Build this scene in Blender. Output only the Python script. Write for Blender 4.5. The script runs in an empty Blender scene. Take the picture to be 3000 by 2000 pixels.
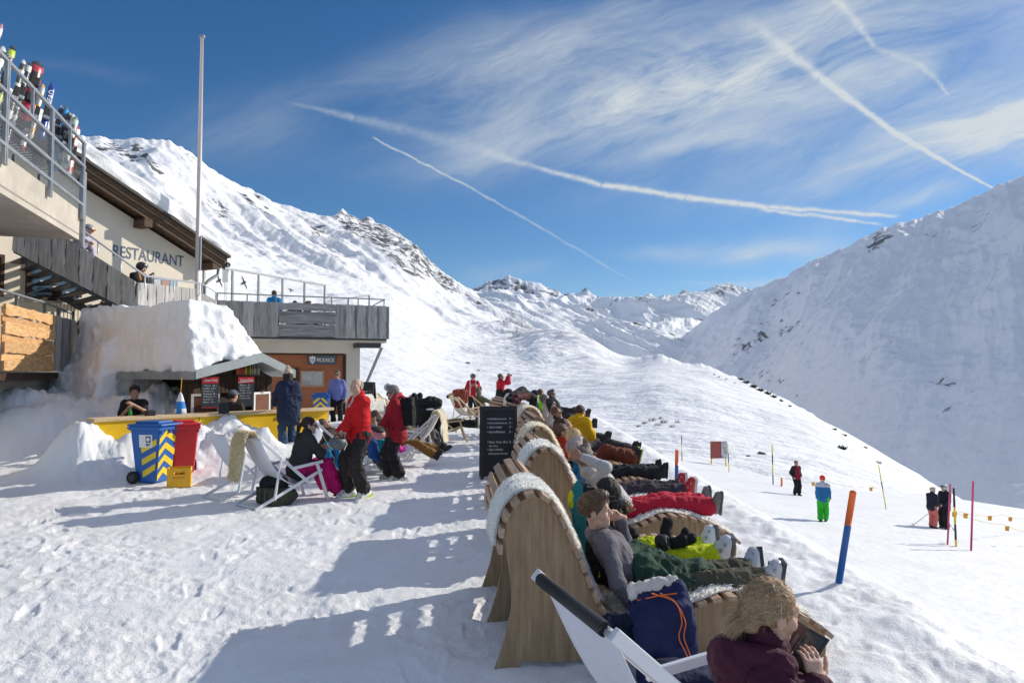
import bpy, math, random
import numpy as np
from mathutils import Matrix, Vector
random.seed(7); rng = np.random.default_rng(11)
SC = bpy.context.scene
COL = SC.collection
# ---------------------------------------------------------------- camera, sky, sun, exposure
CAMZ, PITCH, F = 1.9, math.radians(2.46), 2000.0
cd = bpy.data.cameras.new('camera'); cam = bpy.data.objects.new('camera', cd); COL.objects.link(cam)
cam.location = (0, 0, CAMZ); cam.rotation_euler = (math.pi/2 + PITCH, 0, 0)
cd.lens = 24; cd.sensor_width = 36; cd.clip_start = 0.05; cd.clip_end = 30000
SC.camera = cam
SUN_EL, SUN_AZ = math.radians(26.3), math.radians(61)      # azimuth from +Y towards +X
sd = bpy.data.lights.new('sun', 'SUN'); sun = bpy.data.objects.new('sun', sd); COL.objects.link(sun)
sd.energy = 3.7; sd.angle = math.radians(0.5); sd.color = (1, .92, .80)
SV = Vector((math.cos(SUN_EL)*math.sin(SUN_AZ), math.cos(SUN_EL)*math.cos(SUN_AZ), math.sin(SUN_EL)))
sun.rotation_euler = SV.to_track_quat('Z', 'Y').to_euler()
SC.view_settings.view_transform = 'Standard'; SC.view_settings.look = 'None'
SC.view_settings.exposure = 0.35; SC.view_settings.gamma = 1

def P(px, py, Y):                                        # world point at depth Y on the ray of an image point
    r, u = (px-1500)/F, (1000-py)/F
    y = math.cos(PITCH) - math.sin(PITCH)*u; z = math.sin(PITCH) + math.cos(PITCH)*u
    return np.array((r/y*Y, Y, CAMZ + z/y*Y))

world = bpy.data.worlds.new('World'); SC.world = world; world.use_nodes = True
def build_sky():
    nt = world.node_tree; N = nt.nodes; L = nt.links; N.clear()
    def mth(op, a, b=None, c=None, clamp=False):
        n = N.new('ShaderNodeMath'); n.operation = op; n.use_clamp = clamp
        for i, v in enumerate((a, b, c)):
            if v is None: continue
            if isinstance(v, (int, float)): n.inputs[i].default_value = v
            else: L.new(v, n.inputs[i])
        return n.outputs[0]
    def vm(op, a, b, out=0):
        n = N.new('ShaderNodeVectorMath'); n.operation = op
        for i, v in enumerate((a, b)):
            if isinstance(v, (tuple, list)): n.inputs[i].default_value = v
            else: L.new(v, n.inputs[i])
        return n.outputs['Value' if op == 'DOT_PRODUCT' else 0]
    def noise(vec, scale, detail=4, rough=.6, dist=0.):
        n = N.new('ShaderNodeTexNoise'); n.inputs['Scale'].default_value = scale; n.inputs['Detail'].default_value = detail
        n.inputs['Roughness'].default_value = rough; n.inputs['Distortion'].default_value = dist; L.new(vec, n.inputs['Vector']); return n
    tc = N.new('ShaderNodeTexCoord'); sep = N.new('ShaderNodeSeparateXYZ'); L.new(tc.outputs['Generated'], sep.inputs[0])
    yy = mth('MAXIMUM', sep.outputs[1], .02)
    com = N.new('ShaderNodeCombineXYZ'); L.new(mth('DIVIDE', sep.outputs[0], yy), com.inputs[0]); L.new(mth('DIVIDE', sep.outputs[2], yy), com.inputs[1])
    G = com.outputs[0]                                   # direction on a plane to the north: straight trails stay straight
    def wob(scale, amp, det=3):
        n = noise(G, scale, det)
        s = vm('SUBTRACT', n.outputs['Color'], (.5, .5, .5)); return vm('ADD', G, vm('MULTIPLY', s, (amp, amp, 0)))
    Gs, Gc = wob(30, .008), wob(2.2, .10, 4)
    def g2(p):
        v = P(p[0], p[1], 1.0) - np.array((0, 0, CAMZ)); return (v[0], v[2])
    def streak(src, p0, p1, w0, w1, I0, I1=None, e0=.08, e1=.08):
        I1 = I0 if I1 is None else I1
        a, b = np.array(g2(p0)), np.array(g2(p1)); d = b-a; Ln = np.hypot(*d); d = d/Ln
        q = vm('SUBTRACT', src, (a[0], a[1], 0))
        t = vm('DOT_PRODUCT', q, (d[0]/Ln, d[1]/Ln, 0)); s = vm('DOT_PRODUCT', q, (-d[1], d[0], 0))
        w = mth('MULTIPLY_ADD', t, (w1-w0)/F, w0/F)
        x = mth('DIVIDE', s, mth('MAXIMUM', w, .3/F)); g = mth('POWER', 2.718, mth('MULTIPLY', mth('MULTIPLY', x, x), -1))
        m1 = N.new('ShaderNodeMapRange'); m1.interpolation_type = 'SMOOTHSTEP'; L.new(t, m1.inputs[0]); m1.inputs[1].default_value = -e0; m1.inputs[2].default_value = e0
        m2 = N.new('ShaderNodeMapRange'); m2.interpolation_type = 'SMOOTHSTEP'; L.new(t, m2.inputs[0]); m2.inputs[1].default_value = 1+e1; m2.inputs[2].default_value = 1-e1
        I = mth('MULTIPLY_ADD', t, I1-I0, I0)
        return mth('MULTIPLY', mth('MULTIPLY', g, I), mth('MULTIPLY', m1.outputs[0], m2.outputs[0]))
    def acc(lst, op='ADD'):
        r = lst[0]
        for v in lst[1:]: r = mth(op, r, v)
        return r
    # cirrus veils
    cir = acc([streak(Gc, *a) for a in [
        ((1150,340),(2450,30),140,180,.27,.36,.25,.2), ((1250,270),(2000,-30),60,80,.22,.28,.3,.2),
        ((1350,460),(2300,150),80,120,.26,.22,.2,.2), ((1700,360),(2700,150),80,120,.26,.34,.2,.2),
        ((2300,560),(3150,300),50,120,.34,.66,.18,.1), ((2700,430),(3200,330),80,130,.35,.75,.3,.1),
        ((1850,745),(2420,700),24,42,.40,.65,.25,.25), ((2380,640),(2800,560),20,32,.3,.6,.25,.3), ((1990,820),(2260,818),8,14,.3,.5,.3,.3),
        ((1350,800),(1600,770),30,20,.16,.2,.3,.3), ((480,420),(900,370),70,110,.14,.20,.4,.3), ((1000,520),(1500,400),60,90,.10,.22,.4,.3),
        ((2350,30),(3100,-60),130,170,.5,.34,.2,.2), ((1500,330),(2900,260),190,230,.22,.42,.35,.2), ((100,170),(420,235),20,20,.05,.07,.4,.4),
        ((1560,560),(2400,520),110,150,.08,.18,.3,.2), ((900,300),(1500,90),40,70,.14,.22,.3,.3), ((1250,520),(1900,330),35,60,.14,.22,.3,.3), ((1700,480),(2300,380),20,40,.2,.26,.3,.3)]])
    rot = N.new('ShaderNodeVectorRotate'); rot.rotation_type = 'Z_AXIS'; rot.inputs['Angle'].default_value = -math.radians(20); L.new(Gc, rot.inputs['Vector'])
    st = vm('MULTIPLY', rot.outputs[0], (1.5, 6.5, 1)); nn = noise(st, 2.1, 9, .66, .9)
    st2 = vm('MULTIPLY', rot.outputs[0], (4, 30, 1)); nf = noise(st2, 2.6, 6, .7, .8)
    str_ = mth('MULTIPLY_ADD', nn.outputs[0], 2.5, -.52); str_ = mth('MAXIMUM', mth('ADD', str_, mth('MULTIPLY_ADD', nf.outputs[0], .8, -.40)), .04)
    cir = mth('MULTIPLY', cir, str_)
    # contrails
    tr = acc([streak(Gs, *a) for a in [
        ((2190,60),(2400,225),24,13,.16,.55,.25,.04), ((2400,225),(2620,388),11,7.5,.6,.85,.04,.03), ((2620,388),(2790,488),7,5,.85,.9,.03,.03), ((2790,488),(2925,560),4.6,3,.9,.9,.03,.05),
        ((850,300),(1040,345),4,11,.10,.34,.35,.05), ((1040,345),(1400,435),12,20,.27,.10,.05,.12), ((1400,440),(1560,488),16,7,.10,.32,.25,.06), ((1540,483),(1760,540),6,8,.36,.8,.12,.03), ((1760,540),(2010,578),8,8,.85,.9,.03,.03),
        ((2010,578),(2250,608),8.5,8,.9,.9,.03,.03), ((2250,606),(2625,634),7,5,.85,.75,.03,.08), ((2230,612),(2580,658),6,4,.75,.6,.08,.08),
        ((1093,403),(1400,562),2.6,3.2,.6,.45,.02,.03), ((1400,562),(1640,700),3.2,3.4,.45,.32,.03,.03), ((1640,700),(1850,822),3.4,2,.32,.2,.03,.12),
        ((2440,-10),(2520,75),16,11,.25,.32,.1,.12), ((2520,75),(2560,140),10,9,.32,.3,.12,.12), ((2560,140),(2680,180),9,13,.26,.14,.12,.12), ((2680,180),(2745,235),11,8,.2,.32,.12,.12), ((2745,235),(2778,280),7,4,.32,.22,.12,.2)]], 'MAXIMUM')
    nt2 = noise(G, 70, 6, .7); tr = mth('MULTIPLY', tr, mth('MULTIPLY_ADD', nt2.outputs[0], 2.4, -.15))
    cov = mth('MINIMUM', mth('ADD', cir, tr), .94)
    sky = N.new('ShaderNodeTexSky'); sky.sky_type = 'NISHITA'; sky.sun_disc = False; sky.sun_elevation = SUN_EL; sky.sun_rotation = SUN_AZ
    sky.altitude = 2000; sky.air_density = 1.0; sky.dust_density = .35; sky.ozone_density = 3.2
    hs = N.new('ShaderNodeHueSaturation'); hs.inputs['Saturation'].default_value = 1.3; hs.inputs['Value'].default_value = .80; L.new(sky.outputs[0], hs.inputs['Color'])
    bg = N.new('ShaderNodeBackground'); bg.inputs['Strength'].default_value = .105; L.new(hs.outputs[0], bg.inputs[0])
    cb = N.new('ShaderNodeBackground'); cb.inputs[0].default_value = (.90, .97, 1, 1); cb.inputs[1].default_value = .57
    mx = N.new('ShaderNodeMixShader'); L.new(cov, mx.inputs[0]); L.new(bg.outputs[0], mx.inputs[1]); L.new(cb.outputs[0], mx.inputs[2])
    # mostly unseen glow added for ambient light: overhead, by the sun, behind the camera
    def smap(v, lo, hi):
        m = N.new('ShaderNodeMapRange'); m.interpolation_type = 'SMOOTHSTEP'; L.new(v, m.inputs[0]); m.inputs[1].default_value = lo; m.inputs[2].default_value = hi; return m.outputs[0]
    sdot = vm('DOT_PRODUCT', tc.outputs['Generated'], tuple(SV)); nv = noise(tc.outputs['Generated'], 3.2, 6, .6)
    fill_veil = mth('ADD', mth('MULTIPLY', smap(sep.outputs[2], .50, .72), .24), mth('ADD', mth('MULTIPLY', smap(sdot, .90, .985), .45), mth('MULTIPLY', smap(sep.outputs[1], .05, -.35), .12)))
    fill_veil = mth('MULTIPLY', fill_veil, mth('MULTIPLY_ADD', nv.outputs[0], 1.6, .2), clamp=True)
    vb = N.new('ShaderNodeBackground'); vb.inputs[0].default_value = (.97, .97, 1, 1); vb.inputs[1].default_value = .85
    mv = N.new('ShaderNodeMixShader'); L.new(fill_veil, mv.inputs[0]); L.new(mx.outputs[0], mv.inputs[1]); L.new(vb.outputs[0], mv.inputs[2])
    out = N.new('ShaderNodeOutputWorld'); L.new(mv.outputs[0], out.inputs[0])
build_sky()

# ---------------------------------------------------------------- noise
def _h(i, j, k, s):
    n = (i.astype(np.uint32)*np.uint32(374761393) ^ j.astype(np.uint32)*np.uint32(668265263) ^ k.astype(np.uint32)*np.uint32(2246822519)) + np.uint32(s*977+13)
    n = (n ^ (n >> np.uint32(13)))*np.uint32(1274126177); n = (n ^ (n >> np.uint32(15)))*np.uint32(2654435769)
    return ((n ^ (n >> np.uint32(16))) & np.uint32(0xffff)).astype(np.float64)/32767.5 - 1
def noise3(X, Y, Z, s=0):
    X, Y, Z = np.broadcast_arrays(np.asarray(X, float), np.asarray(Y, float), np.asarray(Z, float))
    i, j, k = (np.floor(v).astype(np.int64) for v in (X, Y, Z)); x, y, z = X-i, Y-j, Z-k
    x, y, z = (v*v*v*(v*(v*6-15)+10) for v in (x, y, z)); r = 0
    for a in (0, 1):
        for b in (0, 1):
            for c in (0, 1):
                r = r + _h(i+a, j+b, k+c, s)*(x if a else 1-x)*(y if b else 1-y)*(z if c else 1-z)
    return r
def fbm(X, Y, Z=0., o=4, s=0, g=.5):
    r, a = 0, 1.
    for q in range(o):
        r = r + a*noise3(np.asarray(X)*2**q, np.asarray(Y)*2**q, np.asarray(Z)*2**q, s+q); a *= g
    return r
def ridged(X, Y, Z=0., o=5, s=0, g=.5):
    r, a = 0, 1.
    for q in range(o):
        r = r + a*(1-2*np.abs(noise3(np.asarray(X)*2**q, np.asarray(Y)*2**q, np.asarray(Z)*2**q, s+q))); a *= g
    return r
def sst(a, b, x):
    t = np.clip((np.asarray(x, float)-a)/(b-a), 0, 1); return t*t*(3-2*t)
def A(*v): return np.array(v[0] if len(v) == 1 else v, float)
def nrm(v): v = A(v); return v/(np.linalg.norm(v)+1e-12)

# ---------------------------------------------------------------- objects and meshes
def tag(o, label, cat, group=None):
    o['label'] = label; o['category'] = cat
    if group: o['group'] = group
    return o
def thing(name, label, cat, loc=(0, 0, 0), rz=0., group=None):
    o = bpy.data.objects.new(name, None); COL.objects.link(o); o.location = [float(v) for v in loc]; o.rotation_euler = (0, 0, rz)
    o.empty_display_size = .1
    return tag(o, label, cat, group)
def attach(o, parent, local=False):
    if parent is not None:
        o.parent = parent
        if parent.type == 'EMPTY' and not local: o.matrix_parent_inverse = Matrix.Translation(-Vector(parent.location))
    return o
def mesh(name, V, Fc, mats, parent=None, smooth=True, mi=None, local=False):
    me = bpy.data.meshes.new(name); V = np.asarray(V, np.float32)
    if isinstance(Fc, np.ndarray):
        n, m = Fc.shape; me.vertices.add(len(V)); me.vertices.foreach_set('co', V.ravel())
        me.loops.add(n*m); me.loops.foreach_set('vertex_index', Fc.astype(np.int32).ravel())
        me.polygons.add(n); me.polygons.foreach_set('loop_start', np.arange(0, n*m, m, dtype=np.int32))
        me.polygons.foreach_set('loop_total', np.full(n, m, np.int32))
    else:
        me.from_pydata([tuple(map(float, v)) for v in V], [], Fc)
    for m_ in (mats if isinstance(mats, (list, tuple)) else [mats]): me.materials.append(m_)
    np_ = len(me.polygons)
    me.polygons.foreach_set('use_smooth', np.full(np_, bool(smooth)))
    if mi is not None: me.polygons.foreach_set('material_index', np.asarray(mi, np.int32))
    me.update(calc_edges=True); me.validate()
    o = bpy.data.objects.new(name, me); COL.objects.link(o); return attach(o, parent, local)
def struct(o): o['kind'] = 'structure'; return o
def fattr(o, name, vals):
    a = o.data.attributes.new(name, 'FLOAT', 'POINT'); a.data.foreach_set('value', np.asarray(vals, np.float32))

class MB:
    def __init__(s): s.V = []; s.F = []
    def add(s, V, F_):
        b = len(s.V); s.V += [tuple(map(float, v)) for v in V]; s.F += [tuple(b+i for i in f) for f in F_]; return s
    def box(s, c, sz, ax=None, jit=0.):
        ax = np.eye(3) if ax is None else A(ax); h = A(sz)/2; c = A(c); V = []
        for x in (-1, 1):
            for y in (-1, 1):
                for z in (-1, 1): V.append(c+ax[0]*h[0]*x+ax[1]*h[1]*y+ax[2]*h[2]*z + (rng.uniform(-jit, jit, 3) if jit else 0))
        return s.add(V, [(0,1,3,2),(4,6,7,5),(0,4,5,1),(2,3,7,6),(0,2,6,4),(1,5,7,3)])
    def bar(s, a, b, w, h, up=(0, 0, 1)):
        a, b = A(a), A(b); d = nrm(b-a); u = A(up)
        if abs(np.dot(d, nrm(u))) > .97: u = A(0, 1, 0) if abs(d[1]) < .9 else A(1, 0, 0)
        r = nrm(np.cross(d, u)); u = np.cross(r, d); return s.box((a+b)/2, (np.linalg.norm(b-a), w, h), (d, r, u))
    def tube(s, pts, r, n=8, cap=True):
        pts = [A(p) for p in pts]; r = r if isinstance(r, (list, tuple, np.ndarray)) else [r]*len(pts); V = []; F_ = []; u0 = None
        for i, p in enumerate(pts):
            d = nrm(pts[min(i+1, len(pts)-1)]-pts[max(i-1, 0)])
            if u0 is None: u0 = A(0, 0, 1) if abs(d[2]) < .9 else A(1, 0, 0)
            a = nrm(np.cross(d, u0)); b = np.cross(a, d); u0 = b if abs(np.dot(b, d)) < .9 else u0
            for k in range(n):
                t = 2*math.pi*k/n; V.append(p+r[i]*(a*math.cos(t)+b*math.sin(t)))
        for i in range(len(pts)-1):
            for k in range(n): F_.append((i*n+k, i*n+(k+1) % n, (i+1)*n+(k+1) % n, (i+1)*n+k))
        if cap: F_.append(tuple(range(n))); F_.append(tuple(range((len(pts)-1)*n, len(pts)*n))[::-1])
        return s.add(V, F_)
    def prism(s, pts, ext):                                  # closed planar outline swept by ext
        n = len(pts); p = [A(q) for q in pts]; e = A(ext)
        return s.add(p+[q+e for q in p], [tuple(range(n))[::-1], tuple(range(n, 2*n))]+[(i, (i+1) % n, n+(i+1) % n, n+i) for i in range(n)])
    def lathe(s, prof, c, n=20, ax=None):
        ax = np.eye(3) if ax is None else A(ax); c = A(c); V = []; F_ = []
        for r, z in prof:
            for k in range(n): t = 2*math.pi*k/n; V.append(c+ax[0]*r*math.cos(t)+ax[1]*r*math.sin(t)+ax[2]*z)
        for i in range(len(prof)-1):
            for k in range(n): F_.append((i*n+k, i*n+(k+1) % n, (i+1)*n+(k+1) % n, (i+1)*n+k))
        F_.append(tuple(range(n))[::-1]); F_.append(tuple(range((len(prof)-1)*n, len(prof)*n))); return s.add(V, F_)
    def build(s, name, mat, parent=None, smooth=False, local=False, bevel=0., mi=None):
        o = mesh(name, s.V, s.F, mat, parent, smooth, mi, local)
        if bevel:
            m = o.modifiers.new('bevel', 'BEVEL'); m.width = bevel; m.segments = 2; m.limit_method = 'ANGLE'; m.angle_limit = math.radians(40)
        return o
def fr(o, f):                                                # local frame: x right, y facing, z up
    o = A(o); f = nrm((f[0], f[1], 0)); r = A(f[1], -f[0], 0)
    return (lambda x, y, z: o+r*x+f*y+A(0, 0, z)), r, f
def text(s, height, mat, org, xd, ud, name='lettering', parent=None, width=None, shear=0., ext=.004, align='LEFT', bold=0.):
    cu = bpy.data.curves.new('t', 'FONT'); cu.body = s; cu.size = 1; cu.extrude = 0; cu.shear = shear; cu.align_x = align; cu.offset = bold
    ob = bpy.data.objects.new('t', cu); COL.objects.link(ob); bpy.context.view_layer.update()
    me = bpy.data.meshes.new_from_object(ob.evaluated_get(bpy.context.evaluated_depsgraph_get()))
    bpy.data.objects.remove(ob); bpy.data.curves.remove(cu)
    n = len(me.vertices); co = np.zeros(n*3, np.float32); me.vertices.foreach_get('co', co); co = co.reshape(-1, 3)
    xd, ud = nrm(xd), nrm(ud); nd = np.cross(xd, ud); k = height/.7; kx = k
    if width: kx = width/max(1e-6, (co[:, 0].max()-co[:, 0].min()))
    V = A(org)+co[:, :1]*kx*xd+co[:, 1:2]*k*ud+nd*ext
    me.vertices.foreach_set('co', V.astype(np.float32).ravel()); me.name = name; me.materials.clear(); me.materials.append(mat); me.update()
    o = bpy.data.objects.new(name, me); COL.objects.link(o); return attach(o, parent)

# ---------------------------------------------------------------- materials
def mat(name, col, rough=.7, metal=0., var=.12, vs=6., bump=0., bs=40., spec=.4, stretch=None, sss=0., trans=0., alpha=1., col2=None, coat=0., isl=0.):
    m = bpy.data.materials.new(name); m.use_nodes = True; nt = m.node_tree; N = nt.nodes; L = nt.links; b = N['Principled BSDF']
    b.inputs['Roughness'].default_value = rough; b.inputs['Metallic'].default_value = metal; b.inputs['Specular IOR Level'].default_value = spec
    if sss: b.inputs['Subsurface Weight'].default_value = sss; b.inputs['Subsurface Radius'].default_value = (.02, .008, .004); b.inputs['Subsurface Scale'].default_value = .3
    if trans: b.inputs['Transmission Weight'].default_value = trans
    if coat: b.inputs['Coat Weight'].default_value = coat
    b.inputs['Alpha'].default_value = alpha
    c = tuple(col)+(1,); tc = N.new('ShaderNodeTexCoord'); vec = tc.outputs['Object']
    if stretch:
        mp = N.new('ShaderNodeMapping'); mp.inputs['Scale'].default_value = stretch; L.new(vec, mp.inputs[0]); vec = mp.outputs[0]
    if var or col2:
        n = N.new('ShaderNodeTexNoise'); n.inputs['Scale'].default_value = vs; n.inputs['Detail'].default_value = 5; n.inputs['Roughness'].default_value = .65; L.new(vec, n.inputs['Vector'])
        r = N.new('ShaderNodeValToRGB'); L.new(n.outputs[0], r.inputs[0]); r.color_ramp.elements[0].position = .3; r.color_ramp.elements[1].position = .7
        lo = tuple(v*(1-var) for v in col) if col2 is None else col2
        hi = tuple(min(1, v*(1+var)) for v in col)
        r.color_ramp.elements[0].color = tuple(lo)+(1,); r.color_ramp.elements[1].color = hi+(1,); L.new(r.outputs[0], b.inputs['Base Color'])
        if isl:                                          # every board of a piece has its own tone
            g = N.new('ShaderNodeNewGeometry'); oi = N.new('ShaderNodeObjectInfo'); ad = N.new('ShaderNodeMath'); ad.operation = 'ADD'; L.new(g.outputs['Random Per Island'], ad.inputs[0]); L.new(oi.outputs['Random'], ad.inputs[1])
            fr_ = N.new('ShaderNodeMath'); fr_.operation = 'FRACT'; L.new(ad.outputs[0], fr_.inputs[0]); ml = N.new('ShaderNodeMath'); ml.operation = 'MULTIPLY_ADD'; L.new(fr_.outputs[0], ml.inputs[0]); ml.inputs[1].default_value = 2*isl; ml.inputs[2].default_value = 1-isl
            h = N.new('ShaderNodeHueSaturation'); L.new(r.outputs[0], h.inputs['Color']); L.new(ml.outputs[0], h.inputs['Value']); L.new(h.outputs[0], b.inputs['Base Color'])
    else: b.inputs['Base Color'].default_value = c
    if bump:
        n2 = N.new('ShaderNodeTexNoise'); n2.inputs['Scale'].default_value = bs; n2.inputs['Detail'].default_value = 4; L.new(vec, n2.inputs['Vector'])
        bp = N.new('ShaderNodeBump'); bp.inputs['Strength'].default_value = bump; bp.inputs['Distance'].default_value = .02; L.new(n2.outputs[0], bp.inputs['Height']); L.new(bp.outputs[0], b.inputs['Normal'])
    return m
_cl = {}
def cloth(r, g, b, rough=.8, bump=.5, sheen=True):
    k = (r, g, b, rough)
    if k not in _cl:
        _cl[k] = mat('cloth', (r, g, b), rough, 0, .14, 9, bump, 55, .25)
    return _cl[k]
def snow_mat(name, bumps, tint=(.88, .90, .93), dirt=0.):
    m = bpy.data.materials.new(name); m.use_nodes = True; nt = m.node_tree; N = nt.nodes; L = nt.links; b = N['Principled BSDF']
    b.inputs['Roughness'].default_value = .55; b.inputs['Specular IOR Level'].default_value = .25
    tc = N.new('ShaderNodeTexCoord'); nv = None
    n = N.new('ShaderNodeTexNoise'); n.inputs['Scale'].default_value = .9; n.inputs['Detail'].default_value = 6; L.new(tc.outputs['Object'], n.inputs['Vector'])
    r = N.new('ShaderNodeValToRGB'); r.color_ramp.elements[0].position = .25; r.color_ramp.elements[1].position = .6
    r.color_ramp.elements[0].color = (tint[0]*(1-.07-dirt), tint[1]*(1-.08-dirt*1.2), tint[2]*(1-.09-dirt*1.5), 1); r.color_ramp.elements[1].color = tint+(1,)
    L.new(n.outputs[0], r.inputs[0]); L.new(r.outputs[0], b.inputs['Base Color'])
    for sc, stg, dist in bumps:
        t = N.new('ShaderNodeTexNoise'); t.inputs['Scale'].default_value = sc; t.inputs['Detail'].default_value = 5; t.inputs['Roughness'].default_value = .6; L.new(tc.outputs['Object'], t.inputs['Vector'])
        bp = N.new('ShaderNodeBump'); bp.inputs['Strength'].default_value = stg; bp.inputs['Distance'].default_value = dist; L.new(t.outputs[0], bp.inputs['Height'])
        if nv is not None: L.new(nv, bp.inputs['Normal'])
        nv = bp.outputs[0]
    if nv is not None: L.new(nv, b.inputs['Normal'])
    return m
def alp_mat(name, sc, rockcol=(.13, .125, .13), tint=(.88, .90, .93), bump=.5, bdist=6., thr=.62):
    """snow broken by rock: the 'rock' attribute raises the share of bare rock"""
    m = bpy.data.materials.new(name); m.use_nodes = True; nt = m.node_tree; N = nt.nodes; L = nt.links; b = N['Principled BSDF']
    b.inputs['Roughness'].default_value = .7; b.inputs['Specular IOR Level'].default_value = .15
    tc = N.new('ShaderNodeTexCoord'); mp = N.new('ShaderNodeMapping'); mp.inputs['Scale'].default_value = (sc, sc, sc); L.new(tc.outputs['Object'], mp.inputs[0])
    n = N.new('ShaderNodeTexNoise'); n.inputs['Scale'].default_value = 1; n.inputs['Detail'].default_value = 9; n.inputs['Roughness'].default_value = .68; n.inputs['Distortion'].default_value = .4; L.new(mp.outputs[0], n.inputs['Vector'])
    at = N.new('ShaderNodeAttribute'); at.attribute_name = 'rock'
    ad = N.new('ShaderNodeMath'); ad.operation = 'ADD'; L.new(n.outputs[0], ad.inputs[0]); L.new(at.outputs['Fac'], ad.inputs[1])
    r = N.new('ShaderNodeValToRGB'); r.color_ramp.elements[0].position = thr-.035; r.color_ramp.elements[1].position = thr+.035
    r.color_ramp.elements[0].color = tint+(1,); r.color_ramp.elements[1].color = rockcol+(1,); L.new(ad.outputs[0], r.inputs[0]); L.new(r.outputs[0], b.inputs['Base Color'])
    n3 = N.new('ShaderNodeTexNoise'); n3.inputs['Scale'].default_value = 2.2; n3.inputs['Detail'].default_value = 8; n3.inputs['Roughness'].default_value = .6; L.new(mp.outputs[0], n3.inputs['Vector'])
    bp = N.new('ShaderNodeBump'); bp.inputs['Strength'].default_value = bump; bp.inputs['Distance'].default_value = bdist; L.new(n3.outputs[0], bp.inputs['Height']); L.new(bp.outputs[0], b.inputs['Normal'])
    return m
M_SNOW = snow_mat('trodden_snow', [(8, .15, .025), (42, .5, .02), (120, .7, .012)], dirt=.02)
M_PILE = snow_mat('piled_snow', [(5, .5, .05), (22, .5, .025), (110, .3, .008)], dirt=.0)
M_WOOD = mat('lounger_wood', (.34, .235, .135), .62, 0, .3, 3.2, .2, 60, .3, stretch=(9, 9, .7), col2=(.235, .155, .088))
M_SLAT = mat('slat_wood', (.42, .295, .205), .6, 0, .3, 3, .2, 50, .3, stretch=(12, 1.2, 12), col2=(.30, .20, .135), isl=.16)
M_GREY = mat('weathered_board', (.43, .42, .41), .85, 0, .3, 2.2, .35, 45, .2, stretch=(9, 9, .8), col2=(.26, .255, .25), isl=.2)
M_GREYH = mat('weathered_plank', (.33, .325, .33), .85, 0, .3, 2.2, .35, 45, .2, stretch=(.8, .8, 9), col2=(.19, .185, .185), isl=.15)
M_FRESH = mat('fresh_plank', (.62, .40, .20), .75, 0, .25, 2.5, .4, 30, .25, stretch=(2, 2, 8), col2=(.45, .24, .10), isl=.2)
M_DARKW = mat('dark_timber', (.075, .045, .03), .75, 0, .3, 3, .3, 40, .25, stretch=(6, 6, 1), col2=(.04, .024, .017))
M_BEAM = mat('brown_timber', (.14, .095, .065), .8, 0, .3, 3, .3, 40, .25, stretch=(1, 1, 9), col2=(.075, .05, .035))
M_CREAM = mat('cream_render', (.84, .76, .63), .9, 0, .05, 1.2, .15, 120, .2)
M_CREAM2 = mat('pale_render', (.62, .585, .52), .9, 0, .06, 1.2, .15, 120, .2)
M_ORANGE = mat('stained_panel', (.36, .125, .05), .55, 0, .18, 2.0, .1, 60, .4, stretch=(1, 1, 12))
M_CONC = mat('concrete', (.52, .48, .42), .9, 0, .14, 1.1, .25, 25, .2, col2=(.40, .37, .32))
M_STEEL = mat('galvanised_steel', (.30, .325, .35), .5, .45, .15, 4)
M_DKST = mat('dark_steel', (.07, .075, .08), .5, .4, .2, 4)
M_ALU = mat('white_aluminium', (.72, .73, .76), .38, .25, .05, 4)
M_GLASS = mat('window_glass', (.05, .07, .10), .06, 0, 0, spec=1.)
M_ROOFT = mat('roof_edge_tin', (.30, .34, .36), .55, .2, .18, 3)
M_YEL = mat('yellow_paint', (.80, .50, .012), .5, 0, .08, 3)
M_PINE = mat('pine_top', (.66, .50, .30), .65, 0, .15, 4, stretch=(1, 8, 8))
M_BLACK = mat('black_board', (.022, .024, .03), .7, 0, .15, 5)
M_BLKF = mat('board_frame', (.03, .028, .026), .6, 0, .2, 9)
M_CHALK = mat('chalk', (.75, .76, .76), .95, 0, .15, 90)
M_WHITE = mat('white_paint', (.80, .80, .79), .5, 0, .04, 5)
M_RED = mat('red_plastic', (.62, .03, .035), .42, 0, .06, 3)
M_BLUE = mat('blue_plastic', (.02, .12, .40), .42, 0, .06, 3)
M_RUB = mat('black_rubber', (.02, .02, .022), .7, 0, .1, 6)
M_CRATE = mat('crate_plastic', (.80, .42, .02), .5, 0, .06, 3)
def fur_mat(name, c):
    m = mat(name, c, .95, 0, .10, 14, 0, 40, .05); nt = m.node_tree; b = nt.nodes['Principled BSDF']; o = [n for n in nt.nodes if n.type == 'OUTPUT_MATERIAL'][0]
    t = nt.nodes.new('ShaderNodeBsdfTranslucent'); t.inputs[0].default_value = tuple(min(1, v*1.08) for v in c)+(1,); mx = nt.nodes.new('ShaderNodeMixShader'); mx.inputs[0].default_value = .5
    nt.links.new(b.outputs[0], mx.inputs[1]); nt.links.new(t.outputs[0], mx.inputs[2]); nt.links.new(mx.outputs[0], o.inputs[0]); return m
M_FUR = fur_mat('sheepskin', (.93, .88, .76)); M_FURW = fur_mat('white_sheepskin', (.95, .94, .90)); M_FURY = fur_mat('yellowed_sheepskin', (.84, .75, .55))
M_LEN = mat('dark_lens', (.012, .012, .014), .12, 0, 0, spec=.9)
def skin(r=.52, g=.31, b=.22): return mat('skin', (r, g, b), .55, 0, .08, 14, .1, 160, .35, sss=.12)
M_SKIN = skin(); M_SKIN2 = skin(.56, .35, .26); M_SKIN3 = skin(.40, .22, .15)
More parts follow.
